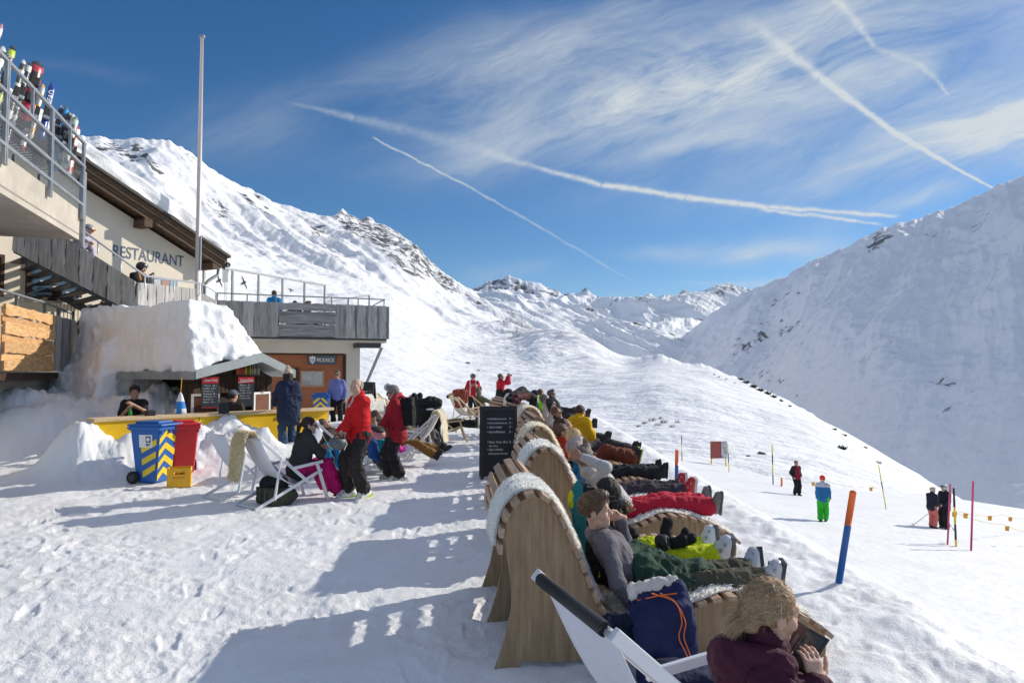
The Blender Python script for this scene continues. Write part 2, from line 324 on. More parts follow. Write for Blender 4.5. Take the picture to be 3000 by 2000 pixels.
# ---------------------------------------------------------------- ground and mountains
C0, C1 = A(-7.45, 12.2), A(-5.0, 14.9)                       # ends of the yellow counter
def ground(x, y, lumps=False):
    x = np.asarray(x, float); y = np.asarray(y, float)
    xl = 3.0+.012*(y-5); d = x-xl
    zp = -1.56-.151*x-.0214*y
    s = sst(0, 3.8, d); z = (1-s)*(-.06*np.maximum(d, 0))+s*zp
    z = z-sst(31, 44, y)*(1-s)*5.5
    z = z+.35*sst(11.4, 14, y)*sst(-2.6, -4.6, x)*(1-sst(24, 30, y))
    dd = C1-C0; Ln = np.hypot(*dd); t = ((x-C0[0])*dd[0]+(y-C0[1])*dd[1])/Ln; q = ((x-C0[0])*dd[1]-(y-C0[1])*dd[0])/Ln
    fr_ = sst(-.9, -.15, t)*(1-sst(Ln-.75, Ln-.25, t))
    wob = .12*noise3(x*1.7, y*1.7, 0, 5)
    z = z+fr_*(.56+.8*wob-.02*t)*np.exp(-(np.maximum(q-.28, 0)/.48)**2)*sst(-.42, -.12, q)
    z = z+.42*np.exp(-(((x+7.9)/.55)**2+((y-12.0)/.5)**2))+.42*np.exp(-(((x+4.15)/.38)**2+((y-14.95)/.45)**2))
    qb = (x+8.7)*-.55+(y-12.3)*.83
    bank = sst(0, 2.6, qb)*sst(-6.2, -7.2, x-.25*(y-14))*(1-sst(16, 18.5, y))
    z = z+bank*(1.15+.25*noise3(x*.8, y*.8, 0, 8))+.42*np.exp(-((qb-.9)/.55)**2)*sst(-8.2, -9.2, x)*(1-sst(20, 23, y))
    if lumps:
        near = 1-sst(25, 45, y)
        z = z+bank*(.15*fbm(x*1.9, y*1.9, 0, 5, 21, .58)+.05*np.abs(fbm(x*5.5, y*5.5, 0, 3, 22)))+fr_*np.exp(-(np.maximum(q-.3, 0)/.6)**2)*sst(-.1, .1, q)*(.13*fbm(x*2.8, y*2.8, 0, 4, 23)+.05*np.abs(fbm(x*6.5, y*6.5, 0, 3, 24)))
        pst = sst(1.5, 5, d)
        z = z+near*(1-.75*pst)*(.018*fbm(x*1.7, y*1.7, 0, 3, 1)-.015*sst(.15, .8, fbm(x*4.2, y*4.2, 0, 3, 2))*sst(-.3, .6, noise3(x*.8, y*.8, 0, 3)+.1)+.010*fbm(x*13, y*13, 0, 3, 4)*(.4+.6*sst(-.4, .6, noise3(x*1.3, y*1.3, 0, 9))))
        e = np.exp(-((d+.1)/.55)**2)*sst(2, 5, y)*(1-sst(30, 40, y)); z = z+e*.045*(fbm(x*2.4, y*2.4, 0, 4, 6)+.4)
        z = z+pst*near*.012*fbm(x*3, y*9, 0, 3, 7)
    return z
def hit(px, py, lo=2., hi=60.):                              # where the ray of an image point meets the ground
    Y = np.linspace(lo, hi, 3000); d = P(px, py, 1.)-A(0, 0, CAMZ); z = CAMZ+d[2]*Y; g = ground(d[0]*Y, Y)
    i = np.argmax(z < g); i = i if z[i] < g[i] else len(Y)-1
    return A(d[0]*Y[i], Y[i], float(g[i]))
def gz(x, y): return float(ground(x, y))
def grid_faces(nr, nc, flip=False):
    i = np.arange(nr-1)[:, None]*nc+np.arange(nc-1)[None]; i = i.ravel()
    f = np.stack([i, i+1, i+nc+1, i+nc], 1); return f[:, ::-1] if flip else f
def footprints(X, Y, Z):
    """boot prints trodden into the terrace: shallow soles with a raised rim, in walking tracks"""
    rg = np.random.default_rng(3); ys = Y[:, 0]
    for k in range(75):
        y0 = rg.uniform(3.2, 16); x0 = rg.uniform(-.62*y0-.5, 1.0 if y0 > 4 else -.6); a = rg.choice([rg.normal(.1, .35), rg.normal(2.9, .4), rg.uniform(0, 6.28)]); st = rg.uniform(.55, .75)
        for q in range(rg.integers(3, 9)):
            sd = 1 if q % 2 else -1; cx = x0+math.sin(a)*st*q+math.cos(a)*.11*sd; cy = y0+math.cos(a)*st*q-math.sin(a)*.11*sd
            if cy < 2.4 or cy > 22 or cx > 2.2: continue
            i0, i1 = np.searchsorted(ys, [cy-.3, cy+.3]); dx, dy = X[i0:i1]-cx, Y[i0:i1]-cy; b = a+.12*sd; u = dx*math.sin(b)+dy*math.cos(b); v = dx*math.cos(b)-dy*math.sin(b)
            d = np.maximum(np.abs(u)/.155, np.abs(v)/(.058-.014*np.sign(u+.03)*-1*.5)); dep = rg.uniform(.006, .017)
            Z[i0:i1] += -dep*(1-sst(.8, 1.1, d))+dep*.35*np.exp(-((d-1.3)/.22)**2)
def build_ground():
    pxs = np.concatenate([np.linspace(-1600, -250, 40), np.linspace(-240, 3240, 720), np.linspace(3260, 4600, 40)])
    Ys = 1.2*(52/1.2)**(np.linspace(0, 1, 640)); X = (pxs[None]-1500)/F*Ys[:, None]; Y = np.broadcast_to(Ys[:, None], X.shape)
    Z = ground(X, Y, True); footprints(X, Y, Z); V = np.stack([X, Y, Z], -1).reshape(-1, 3)
    o = struct(mesh('snow_ground', V, grid_faces(*X.shape), M_SNOW))
    # the same snow behind the photographer
    xs = np.linspace(-60, 60, 41); ys = np.linspace(-60, 1.5, 22); X, Y = np.meshgrid(xs, ys); Z = ground(X, Y)-.03
    struct(mesh('snow_field', np.stack([X, Y, Z], -1).reshape(-1, 3), grid_faces(*X.shape), M_SNOW))
build_ground()

def mountain(name, ridge, base, mtl, nc=520, nr=220, amp=.0, fr_=60., power=1.35, rough=1., rock=None, back=.5, seed=0, pxr=None, gully=0., tex=None, mound=0., mscale=30., ridge_j=6., fine=0., gd=1.):
    """ridge: (px, py, distance) of the crest, base: (px, z, distance) of the foot; the slope between is a displaced sheet with a back side"""
    R = np.array(ridge, float); B = np.array(base, float)
    px = np.linspace(R[0, 0], R[-1, 0], nc) if pxr is None else np.interp(np.linspace(0, 1, nc), np.linspace(0, 1, len(pxr)), pxr)
    rpy = np.interp(px, R[:, 0], R[:, 1]); rY = np.interp(px, R[:, 0], R[:, 2])
    def smooth(v, w):
        k = max(3, int(w/(px[-1]-px[0])*nc)); g = np.exp(-np.linspace(-2, 2, 2*k+1)**2); g /= g.sum(); return np.convolve(np.pad(v, k, mode='edge'), g, 'valid')
    c, s_ = math.cos(PITCH), math.sin(PITCH); rY = smooth(rY, 90); raw = rpy; rpy = smooth(rpy, 110); u = (1000-rpy)/F; rz = CAMZ+(s_+c*u)/(c-s_*u)*rY; kx = (px-1500)/F
    jit = ((rpy-raw)-ridge_j*fbm(px/22., 0, 0, 4, seed+3))/F*rY
    bz = smooth(np.interp(px, B[:, 0], B[:, 1]), 160); bY = smooth(np.interp(px, B[:, 0], B[:, 2]), 160)
    t = np.linspace(0, 1, nr)[:, None]**1.25
    Y = bY+(rY-bY)*t; X = kx*Y; Z = bz+(rz-bz)*t**power
    hgt = np.maximum(rY-bY, 1)
    Z = Z+jit[None]*sst(.8, 1, t)
    env = np.sin(np.pi*np.clip(t, 0, 1))**.6*sst(0, .12, t)*sst(0, .06, 1-t*.999)
    w1 = .6*fbm(X/fr_/2.3, Y/fr_/2.3, 0, 3, seed)
    rg = ridged(X/fr_+w1, Y/fr_*.55+w1, 0, 6, seed+1, .52)
    big = sst(250, 1300, rY)[None]; sc = amp*(.12+.88*t**1.4)*big
    Z = Z+env*sc*(rg-.15)
    if gully: Z = Z+env*big*gully*ridged((X*.8+Y*.6*gd)/(fr_*.34)+w1, (X*.6-Y*.8*gd)/(fr_*2.4), 0, 5, seed+2, .55)*sst(.15, .55, t)
    if mound: Z = Z+env*mound*np.minimum(1, Y/120)*fbm(X/mscale, Y/mscale*.7, 0, 4, seed+5, .45)
    if fine: Z = Z+env*big*fine*fbm(X/(fr_*.08), Y/(fr_*.08), 0, 4, seed+6, .6)
    # back of the crest
    tb = np.linspace(0.02, 1, 12)[:, None]; Yb = rY+(rY*.18+30)*tb; Xb = kx*Yb; Zb = (rz+jit)-(rY*.18+30)*tb*back*1.6
    X, Y, Z = np.vstack([X, Xb]), np.vstack([Y, Yb]), np.vstack([Z, Zb])
    V = np.stack([X, Y, Z], -1).reshape(-1, 3)
    o = struct(mesh(name, V, grid_faces(*X.shape), mtl))
    if rock is not None:
        pyv = 1000-F*np.tan(np.arctan2(Z-CAMZ, Y)-PITCH); pxv = 1500+(px-1500)[None]*np.ones_like(Z)
        gz_ = np.gradient(Z, axis=0)/np.maximum(np.gradient(Y, axis=0), .3)
        fattr(o, 'rock', (rock(X, Y, Z, np.vstack([t*np.ones_like(kx), 1+0*Zb]), pxv, pyv, gz_)).ravel())
    return V.reshape(X.shape+(3,)), o
def blob(px, py, cx, cy, rx, ry, ang=0.):
    a = math.radians(ang); dx, dy = px-cx, py-cy; u = dx*math.cos(a)+dy*math.sin(a); v = -dx*math.sin(a)+dy*math.cos(a)
    return np.exp(-((u/rx)**2+(v/ry)**2))
def rock_left(X, Y, Z, t, px, py, g):
    w = 14*fbm(px/40, py/40, 0, 3, 91); px = px+w; py = py+w
    r = -.30+.02*sst(.5, .9, t)
    for c in [(1040,650,75,38,30,.30),(1130,700,110,32,40,.30),(1220,760,80,24,42,.32),(1290,815,60,12,40,.27),(1180,745,60,20,45,.26),(1400,885,75,10,33,.24),(1250,880,45,13,30,.25),
              (660,640,55,18,42,.27),(625,600,45,16,50,.25),(720,590,60,10,55,.20),(760,600,50,8,60,.2),(800,640,60,10,45,.18),(930,670,70,14,40,.2),(330,440,80,14,20,.22),(420,470,70,13,40,.24),(390,480,14,40,10,.22),
              (540,450,55,7,35,.25),(950,750,50,16,35,.22),(1060,830,35,9,25,.22),(870,650,60,10,35,.19),(980,800,25,10,20,.2),(250,440,50,12,10,.18),(520,600,40,14,40,.16),(1040,790,60,8,35,.17)]:
        r = r+1.5*c[5]*blob(px, py, c[0], c[1], c[2]*1.25, c[3]*1.5, c[4])
    r = r+.10*sst(.35, .9, t)*np.clip(ridged(X/70, Y/40, 0, 4, 77)-.2, -1, 1)*(px < 1350)
    return np.where(t > .9999, -.3, np.clip(r, -.4, .13))
RID = [(-900,300,850),(-300,340,900),(60,372,930),(230,397,950),(300,405,980),(380,409,1000),(440,413,1020),(500,430,1060),(545,455,1100),(590,490,1150),(640,521,1200),(700,555,1260),(740,572,1300),
       (800,598,1380),(850,606,1450),(900,624,1520),(950,640,1600),(985,624,1750),(1000,610,1800),(1018,628,1800),(1045,642,1850),(1075,633,1900),(1100,650,1950),(1140,665,2000),(1180,690,2080),(1225,728,2150),(1260,770,2200),
       (1290,797,2250),(1340,825,2250),(1390,857,2200),(1457,905,1950),(1520,945,1500),(1590,980,1150),(1660,1006,900),(1740,1027,650),(1800,1040,480),(1850,1046,380),(1900,1040,310),(1932,1041,290),(2000,1058,270),(2080,1072,250),
       (2130,1095,235),(2200,1130,215),(2290,1175,185),(2400,1230,158),(2500,1295,130),(2600,1352,108),(2700,1408,90),(2800,1462,76),(2900,1507,64),(2960,1522,58),(3040,1550,53),(3200,1620,50),(3500,1700,48)]
BAS = [(-900,-6,36),(1000,-6,36),(1300,-7,38),(1700,-5.6,36),(2000,-5.0,36),(2330,-5.2,37),(2600,-6.2,36),(2800,-7.0,34),(3000,-7.6,33),(3500,-9,32)]
M_ALPL = alp_mat('left_mountain_snow', .05, (.115, .115, .125), bdist=5., bump=.5)
M_ALPH = alp_mat('hill_snow', .5, (.12, .11, .10), bdist=.3, bump=.35)
M_ALPF = alp_mat('far_mountain_snow', .012, (.12, .13, .15), (.86, .89, .93), bdist=14.)
M_ALPR = alp_mat('right_mountain_snow', .045, (.12, .115, .12), (.87, .89, .93), bdist=5., bump=.45)
HILL, _ = mountain('left_mountain', RID, BAS, M_ALPL, nc=900, nr=330, amp=26, fr_=330, power=1.42, gully=13, mound=1.9, mscale=40, rock=rock_left, seed=40, ridge_j=4,
                   pxr=[-900, -300, 100, 400, 700, 1000, 1280, 1560, 1830, 2100, 2370, 2640, 2920, 3200, 3500], fine=2.)
def rock_far(lo, k=.0):
    def f(X, Y, Z, t, px, py, g):
        return np.where(t > .9999, -.2, np.clip(lo+.26*sst(.55, .95, t)*np.clip(.5+ridged(X/160, Y/120, 0, 4, 5), 0, 1.2)+k, -.4, .14))
    return f
mountain('far_mountain', [(1330,880,3400),(1385,852,3400),(1405,836,3400),(1440,824,3450),(1465,820,3500),(1490,817,3500),(1510,834,3500),(1540,838,3550),(1575,842,3600),(1610,858,3600),(1640,872,3500),(1670,895,3400),(1720,915,3200),(1790,940,2900),(1860,968,2700),(1930,992,2500),(1990,1010,2400),(2060,1030,2300)],
         [(1330,30,1500),(1600,10,1500),(1900,-60,1600),(2060,-80,1700)], M_ALPF, 420, 160, 55, 520, 1.25, rock=rock_far(-.13), seed=60, gully=38, ridge_j=7)
mountain('far_peak', [(1580,885,5200),(1640,870,5200),(1700,866,5200),(1722,858,5200),(1745,876,5200),(1790,892,5200),(1840,900,5200),(1880,925,5000),(1960,945,4800),(2060,955,4800)],
         [(1580,60,3300),(2060,0,3400)], M_ALPF, 260, 100, 120, 620, 1.2, rock=rock_far(-.15), seed=70, gully=60, ridge_j=6)
mountain('valley_hills', [(1780,975,3600),(1850,955,3600),(1900,944,3700),(1950,938,3800),(2000,932,3900),(2060,936,4000),(2120,945,4000),(2250,960,4000)],
         [(1780,-120,2200),(2250,-100,2200)], M_ALPF, 200, 90, 70, 300, .9, rock=rock_far(-.4), seed=90, ridge_j=5, mound=40, mscale=260)
mountain('far_summits', [(1740,915,8000),(1800,902,8000),(1830,893,8000),(1868,876,8000),(1886,872,8000),(1905,860,8000),(1925,874,8000),(1950,878,8000),(1985,872,8000),(2010,853,8000),(2035,868,8000),(2065,866,8000),(2085,851,8000),(2105,843,8000),(2150,836,8000),(2168,850,8000),(2190,858,8000),(2260,880,8000),(2400,900,8000)],
         [(1740,80,5200),(2400,50,5200)], M_ALPF, 330, 130, 110, 800, 1.15, rock=rock_far(-.14), seed=80, gully=60, ridge_j=7)
def rock_right(X, Y, Z, t, px, py, g):
    w = 20*fbm(px/60, py/60, 0, 3, 92); px = px+w; py = py+w
    r = -.14+.06*np.clip(ridged(X/60, Y/45, 0, 4, 15), -1, 1)-.05*sst(2500, 3000, px)*sst(650, 900, py)
    for c in [(2340,870,60,14,-10,.16),(2250,930,60,35,-35,.13),(2190,1020,90,40,-35,.13),(2300,960,60,22,-30,.12),(2580,730,70,22,-30,.18),(2720,700,60,18,-25,.17),(2880,640,70,14,-25,.14),(2450,740,80,10,-30,.12),(2620,690,60,8,-30,.12),
              (2600,1040,90,30,-20,.09),(2800,1110,90,40,-20,.12),(2780,1190,60,30,-30,.13),(2900,1050,60,30,-40,.10),(2250,1110,50,25,-20,.14),(2330,1140,60,20,20,.12),(2950,820,50,10,-20,.1)]:
        r = r+1.3*c[5]*blob(px, py, *c[:5])
    return np.where(t > .9999, -.3, np.clip(r, -.4, .15))
mountain('right_mountain', [(1820,1080,2500),(1880,1050,2500),(1930,1028,2450),(1990,990,2350),(2050,945,2250),(2100,905,2150),(2150,874,2050),(2200,850,1980),(2250,832,1930),(2300,812,1880),(2330,790,1850),(2400,757,1800),(2500,718,1720),(2560,685,1680),(2600,665,1650),(2700,640,1600),(2760,622,1570),(2800,612,1550),(2880,575,1500),(3000,523,1440),(3200,430,1350),(3600,300,1250),(4300,200,1150)],
         [(1820,-110,1500),(2100,-125,1000),(2500,-125,560),(3000,-120,400),(4300,-110,330)], M_ALPR, 620, 280, 36, 300, 1.12, rock=rock_right, seed=120, gully=16, ridge_j=4, fine=3.5, gd=-1.)
# scrub and rocks on the hillside
def hill_pt(px, py):                                         # first point of the hillside sheet on that ray
    V = HILL[:330]; pxv = 1500+F*V[..., 0]/V[..., 1]*math.cos(PITCH); pyv = 1086-F*(V[..., 2]-CAMZ)/V[..., 1]
    d = (pxv-px)**2+(pyv-py)**2; i = np.unravel_index(np.argmin(d+V[..., 1]*.002), d.shape); return V[i]
M_TWIG = mat('scrub_twig', (.10, .085, .065), .9, 0, .3, 5); M_CONIF = mat('dwarf_pine_green', (.035, .05, .03), .9, 0, .4, 3)
M_ROCK = mat('rock', (.16, .15, .145), .9, 0, .3, 2, .5, 6)
def shrub(px, py, r, label, group, dark=False, n=40):
    c = hill_pt(px, py); m = MB(); rg = random.Random(int(px*7+py))
    for k in range(n):
        a = rg.uniform(0, 6.28); e = rg.uniform(.25, 1.35) if not dark else rg.uniform(.1, 1.2); l = r*rg.uniform(.5, 1.1)
        p = c+A(rg.uniform(-.5, .5)*r, rg.uniform(-.4, .4)*r, -.05); q = p+A(math.cos(a)*math.cos(e), math.sin(a)*math.cos(e), math.sin(e))*l
        w = r*.05 if not dark else r*.22; s = nrm(A(rg.uniform(-1, 1), rg.uniform(-1, 1), rg.uniform(-.3, .3)))*w
        mid = (p+q)/2+s*.6; m.add([p-s*.5, p+s*.5, mid+s*.6, q, mid-s*.6], [(0, 1, 2, 3, 4)])
    t = thing('shrub', label, 'shrub', c, 0, group); m.build('foliage' if dark else 'twigs', M_CONIF if dark else M_TWIG, t)
for k, (px, py, r) in enumerate([(1885,1240,1.0),(1905,1232,1.2),(1925,1246,1.0),(1945,1238,1.3),(1965,1250,.9),(1982,1236,.9),(1930,1225,.8),(1870,1250,.8)]):
    shrub(px, py, r*.55, 'bare brown alpine scrub poking out of snowy hollow below the hill', 'scrub in the snowy hollow', n=46)
for k, (px, py, r) in enumerate([(2105,1105,1.2),(2125,1112,1.4),(2090,1098,1.2),(2150,1122,1.0)]):
    shrub(px, py, r*.5, 'thin bare scrub on sunlit upper shoulder of the hill', 'scrub on the hill shoulder', n=40)
for k, (px, py, r) in enumerate([(2165,1113,2.2),(2185,1122,2.4),(2205,1134,2.6),(2225,1145,2.6),(2245,1154,2.4),(2262,1164,2.2),(2285,1175,1.6),(2310,1190,1.2),(2440,1258,1.0),(2470,1275,1.0),(2530,1310,.8)]):
    shrub(px, py, r*.42, 'low dark dwarf pine along the edge of the snowy hill', 'dwarf pines on the hill edge', True, 60)
shrub(2463, 1313, .6, 'small dark lone pine bush on open snow slope above the skiers', None, True, 70)
shrub(2565, 1355, .55, 'grey twiggy bush beside leaning yellow pole on snow slope', None, False, 40)
shrub(1400, 1085, .9, 'bare bush on white slope above helmeted person', None, False, 40)
def boulder(px, py, r, label):
    c = hill_pt(px, py); m = []; 
    u = np.linspace(0, 2*np.pi, 17)[:-1]; v = np.linspace(-.5*np.pi, .5*np.pi, 9); U, W = np.meshgrid(u, v)
    D = np.stack([np.cos(U)*np.cos(W), np.sin(U)*np.cos(W)*.8, np.sin(W)*.6], -1).reshape(-1, 3); D = D*(1+.35*noise3(D[:, 0]*2+px, D[:, 1]*2, D[:, 2]*2)[:, None])*r+c
    f = [(i*16+k, i*16+(k+1) % 16, (i+1)*16+(k+1) % 16, (i+1)*16+k) for i in range(8) for k in range(16)]
    tag(mesh('rock', D, f, M_ROCK, smooth=False), label, 'rock')
boulder(1371, 1062, .9, 'snow-dusted grey rock on slope above far right loungers row'.replace('far right ', ''))
boulder(2225, 1328, .35, 'dark rock in snow below half buried hut roof')
boulder(2190, 1335, .18, 'small dark stone in rough snow beside larger rock')
# ---------------------------------------------------------------- soft bodies from rounded volumes
def rot(z, y):                                               # rotation whose columns are x, y, z axes from an up and a forward direction
    z = nrm(z); y = nrm(A(y)-z*np.dot(y, z)); return np.stack([np.cross(y, z), y, z], 1)
def sdf_mesh(prims, h):
    """prims: ('c', a, b, ra, rb, k) tapered limbs, ('e', centre, radii, R, k) ellipsoids; op '-' first cuts away"""
    lo, hi = A(1e9, 1e9, 1e9), -A(1e9, 1e9, 1e9); B = []
    for p in prims:
        cut = p[0][0] == '-'; kind = p[0][-1]; k = p[-1]
        if kind == 'c': r = max(p[3], p[4]); l, u = np.minimum(p[1], p[2])-r, np.maximum(p[1], p[2])+r
        else: r = max(p[2]); l, u = A(p[1])-r, A(p[1])+r
        B.append((l, u))
        if not cut: lo, hi = np.minimum(lo, l), np.maximum(hi, u)
    lo = lo-3*h; n = np.ceil((hi+3*h-lo)/h).astype(int)+1
    Fd = np.full(n, 9.); ax = [lo[i]+h*np.arange(n[i]) for i in range(3)]
    for p, (l, u) in zip(prims, B):
        cut = p[0][0] == '-'; kind = p[0][-1]; k = p[-1]; mg = k+2.5*h
        i0 = np.clip(np.floor((l-mg-lo)/h).astype(int), 0, n); i1 = np.clip(np.ceil((u+mg-lo)/h).astype(int)+1, 0, n)
        if (i1 <= i0).any(): continue
        sl = tuple(slice(a, b) for a, b in zip(i0, i1)); x, y, z = np.meshgrid(*(ax[i][sl[i]] for i in range(3)), indexing='ij')
        if kind == 'c':
            a, b = A(p[1]), A(p[2]); d = b-a; q = (x-a[0], y-a[1], z-a[2]); t = np.clip((q[0]*d[0]+q[1]*d[1]+q[2]*d[2])/(d@d+1e-12), 0, 1)
            D = np.sqrt((q[0]-t*d[0])**2+(q[1]-t*d[1])**2+(q[2]-t*d[2])**2)-(p[3]+(p[4]-p[3])*t)
        else:
            c, R, rd = A(p[1]), p[3], p[2]; q = (x-c[0], y-c[1], z-c[2]); w = [(q[0]*R[0, i]+q[1]*R[1, i]+q[2]*R[2, i]) for i in range(3)]
            if kind == 'e':
                k0 = np.sqrt(sum((w[i]/rd[i])**2 for i in range(3))); k1 = np.sqrt(sum((w[i]/rd[i]**2)**2 for i in range(3)))+1e-9; D = k0*(k0-1)/k1
            else:                                            # 'b' rounded box
                e = [np.abs(w[i])-rd[i]+.25*min(rd) for i in range(3)]
                D = np.sqrt(sum(np.maximum(v, 0)**2 for v in e))+np.minimum(np.maximum(np.maximum(e[0], e[1]), e[2]), 0)-.25*min(rd)
        f = Fd[sl]
        if cut: D = -D; hh = np.clip(.5-.5*(f-D)/max(k, 1e-6)*1., 0, 1); g = f*(1-hh)+D*hh+k*hh*(1-hh)
        else: hh = np.clip(.5+.5*(D-f)/max(k, 1e-6), 0, 1); g = D*(1-hh)+f*hh-k*hh*(1-hh)
        Fd[sl] = g
    return snets(Fd, lo, h)
_CO = np.array([(0,0,0),(1,0,0),(0,1,0),(1,1,0),(0,0,1),(1,0,1),(0,1,1),(1,1,1)])
_ED = [(0,1),(2,3),(4,5),(6,7),(0,2),(1,3),(4,6),(5,7),(0,4),(1,5),(2,6),(3,7)]
def snets(Fd, o, h):
    s = Fd < 0; n = np.array(Fd.shape); cnt = np.zeros(n-1, np.int8)
    for c in _CO: cnt += s[c[0]:n[0]-1+c[0], c[1]:n[1]-1+c[1], c[2]:n[2]-1+c[2]]
    act = (cnt > 0) & (cnt < 8); idx = np.argwhere(act); m = np.full(n-1, -1, np.int64); m[act] = np.arange(len(idx))
    fc = np.stack([Fd[idx[:, 0]+c[0], idx[:, 1]+c[1], idx[:, 2]+c[2]] for c in _CO], 1); fc = np.clip(fc, -h*1.8, h*1.8)
    ac = np.zeros((len(idx), 3)); w = np.zeros((len(idx), 1))
    for a, b in _ED:
        x = (fc[:, a] < 0) != (fc[:, b] < 0); t = np.where(x, fc[:, a]/np.where(x, fc[:, a]-fc[:, b], 1), 0)[:, None]
        ac += np.where(x[:, None], _CO[a]+(_CO[b]-_CO[a])*t, 0); w += x[:, None]
    V = o+h*(idx+ac/np.maximum(w, 1)); Q = []
    for a in range(3):
        b, c = (a+1) % 3, (a+2) % 3; sl0 = [slice(None)]*3; sl1 = [slice(None)]*3; sl0[a] = slice(0, -1); sl1[a] = slice(1, None)
        e = np.argwhere(s[tuple(sl0)] != s[tuple(sl1)]); e = e[(e[:, b] > 0) & (e[:, c] > 0) & (e[:, b] < n[b]-1) & (e[:, c] < n[c]-1)]
        if not len(e): continue
        fl = s[tuple(e.T)]; g = []
        for db, dc in ((-1, -1), (0, -1), (0, 0), (-1, 0)):
            k = e.copy(); k[:, b] += db; k[:, c] += dc; g.append(m[tuple(k.T)])
        g = np.stack(g, 1); g[~fl] = g[~fl][:, ::-1]; Q.append(g)
    Q = np.concatenate(Q); Q = Q[(Q >= 0).all(1)]
    return V, Q
def vnormals(V, Q):
    fn = np.cross(V[Q[:, 2]]-V[Q[:, 0]], V[Q[:, 3]]-V[Q[:, 1]]); N = np.zeros_like(V)
    for i in range(4): np.add.at(N, Q[:, i], fn)
    return N/(np.linalg.norm(N, axis=1, keepdims=True)+1e-12)
def wrinkle(V, Q, amp, sc, seed=0, ax=None):
    if amp <= 0: return V
    N = vnormals(V, Q); p = V*sc; q = p+.5*np.stack([noise3(p[:, 0]*.6, p[:, 1]*.6, p[:, 2]*.6, seed+i) for i in (3, 4, 5)], 1)
    w = 1-2*np.abs(noise3(q[:, 0], q[:, 1], q[:, 2], seed)); w2 = 1-2*np.abs(noise3(q[:, 0]*2.1+5, q[:, 1]*2.1, q[:, 2]*2.1, seed+1))
    w3 = noise3(q[:, 0]*5.2, q[:, 1]*5.2, q[:, 2]*5.2, seed+7); return V+N*(amp*(w*.75+.45*w2+.22*w3-.25))[:, None]
def soft(name, prims, h, m, parent=None, amp=0., sc=9., seed=0, paint=None):
    V, Q = sdf_mesh(prims, h); V0 = V; V = wrinkle(V, Q, amp, sc, seed); mi = None; mats = [m]
    if paint:
        c = V0[Q].mean(1); mi = np.zeros(len(Q), int)
        for fn, pm in paint: mats.append(pm); mi[fn(c)] = len(mats)-1
    return mesh(name, V, Q, mats, parent, True, mi)
def ik(a, b, l1, l2, hint):
    a, b = A(a), A(b); d = b-a; L = np.linalg.norm(d); 
    if L > (l1+l2)*.995: b = a+d/L*(l1+l2)*.995; d = b-a; L = np.linalg.norm(d)
    x = (l1*l1-l2*l2+L*L)/(2*L); y = math.sqrt(max(0, l1*l1-x*x)); u = d/L; hv = A(hint)-u*np.dot(hint, u); return a+u*x+nrm(hv)*y, b
def hand_prims(wr, fd, pn, side, s=1., curl=.5, thumb=.6, spread=.12):
    """wrist, finger direction, palm normal (the way the palm faces), side +1: thumb on the left of the fingers seen with palm away"""
    y = nrm(fd); z = nrm(A(pn)-y*np.dot(pn, y)); x = np.cross(y, z)*side; wr = A(wr); pr = []
    W = lambda a, b, c: wr+(x*a+y*b+z*c)*s
    pr.append(('c', wr-y*.03*s, W(0, .02, 0), .024*s, .026*s, .01))
    for a in (-.026, -.009, .009, .026): pr.append(('c', W(a*.6, .015, 0), W(a, .078, 0), .016*s, .0125*s, .012))
    for i, (a, l) in enumerate(((.029, .068), (.010, .078), (-.010, .073), (-.029, .058))):
        d = y*math.cos(.1)+x*(a*spread*12); d = nrm(d); p = W(a, .082, 0); ang = 0; segs = (.42, .32, .26); r = .0088
        for j, q in enumerate(segs):
            ang += curl*(.75, .9, .55)[j]*(1+.08*i); dd = d*math.cos(ang)+z*math.sin(ang); e = p+dd*l*q*s*1.06; pr.append(('c', p, e, r*s, (r-.0009)*s, .004)); p = e; r -= .0009
    p = W(.028, .022, .004); d1 = nrm(x*.75+y*.75+z*.25); e = p+d1*.038*s; pr.append(('c', p, e, .0135*s, .0105*s, .01)); d2 = nrm(y*(1-thumb*.4)+x*(.5-thumb*.5)+z*.5*thumb)
    e2 = e+d2*.032*s; pr.append(('c', e, e2, .010*s, .0092*s, .004)); d3 = nrm(d2+z*.3*thumb-x*.2*thumb); pr.append(('c', e2, e2+d3*.024*s, .0092*s, .008*s, .004))
    return pr
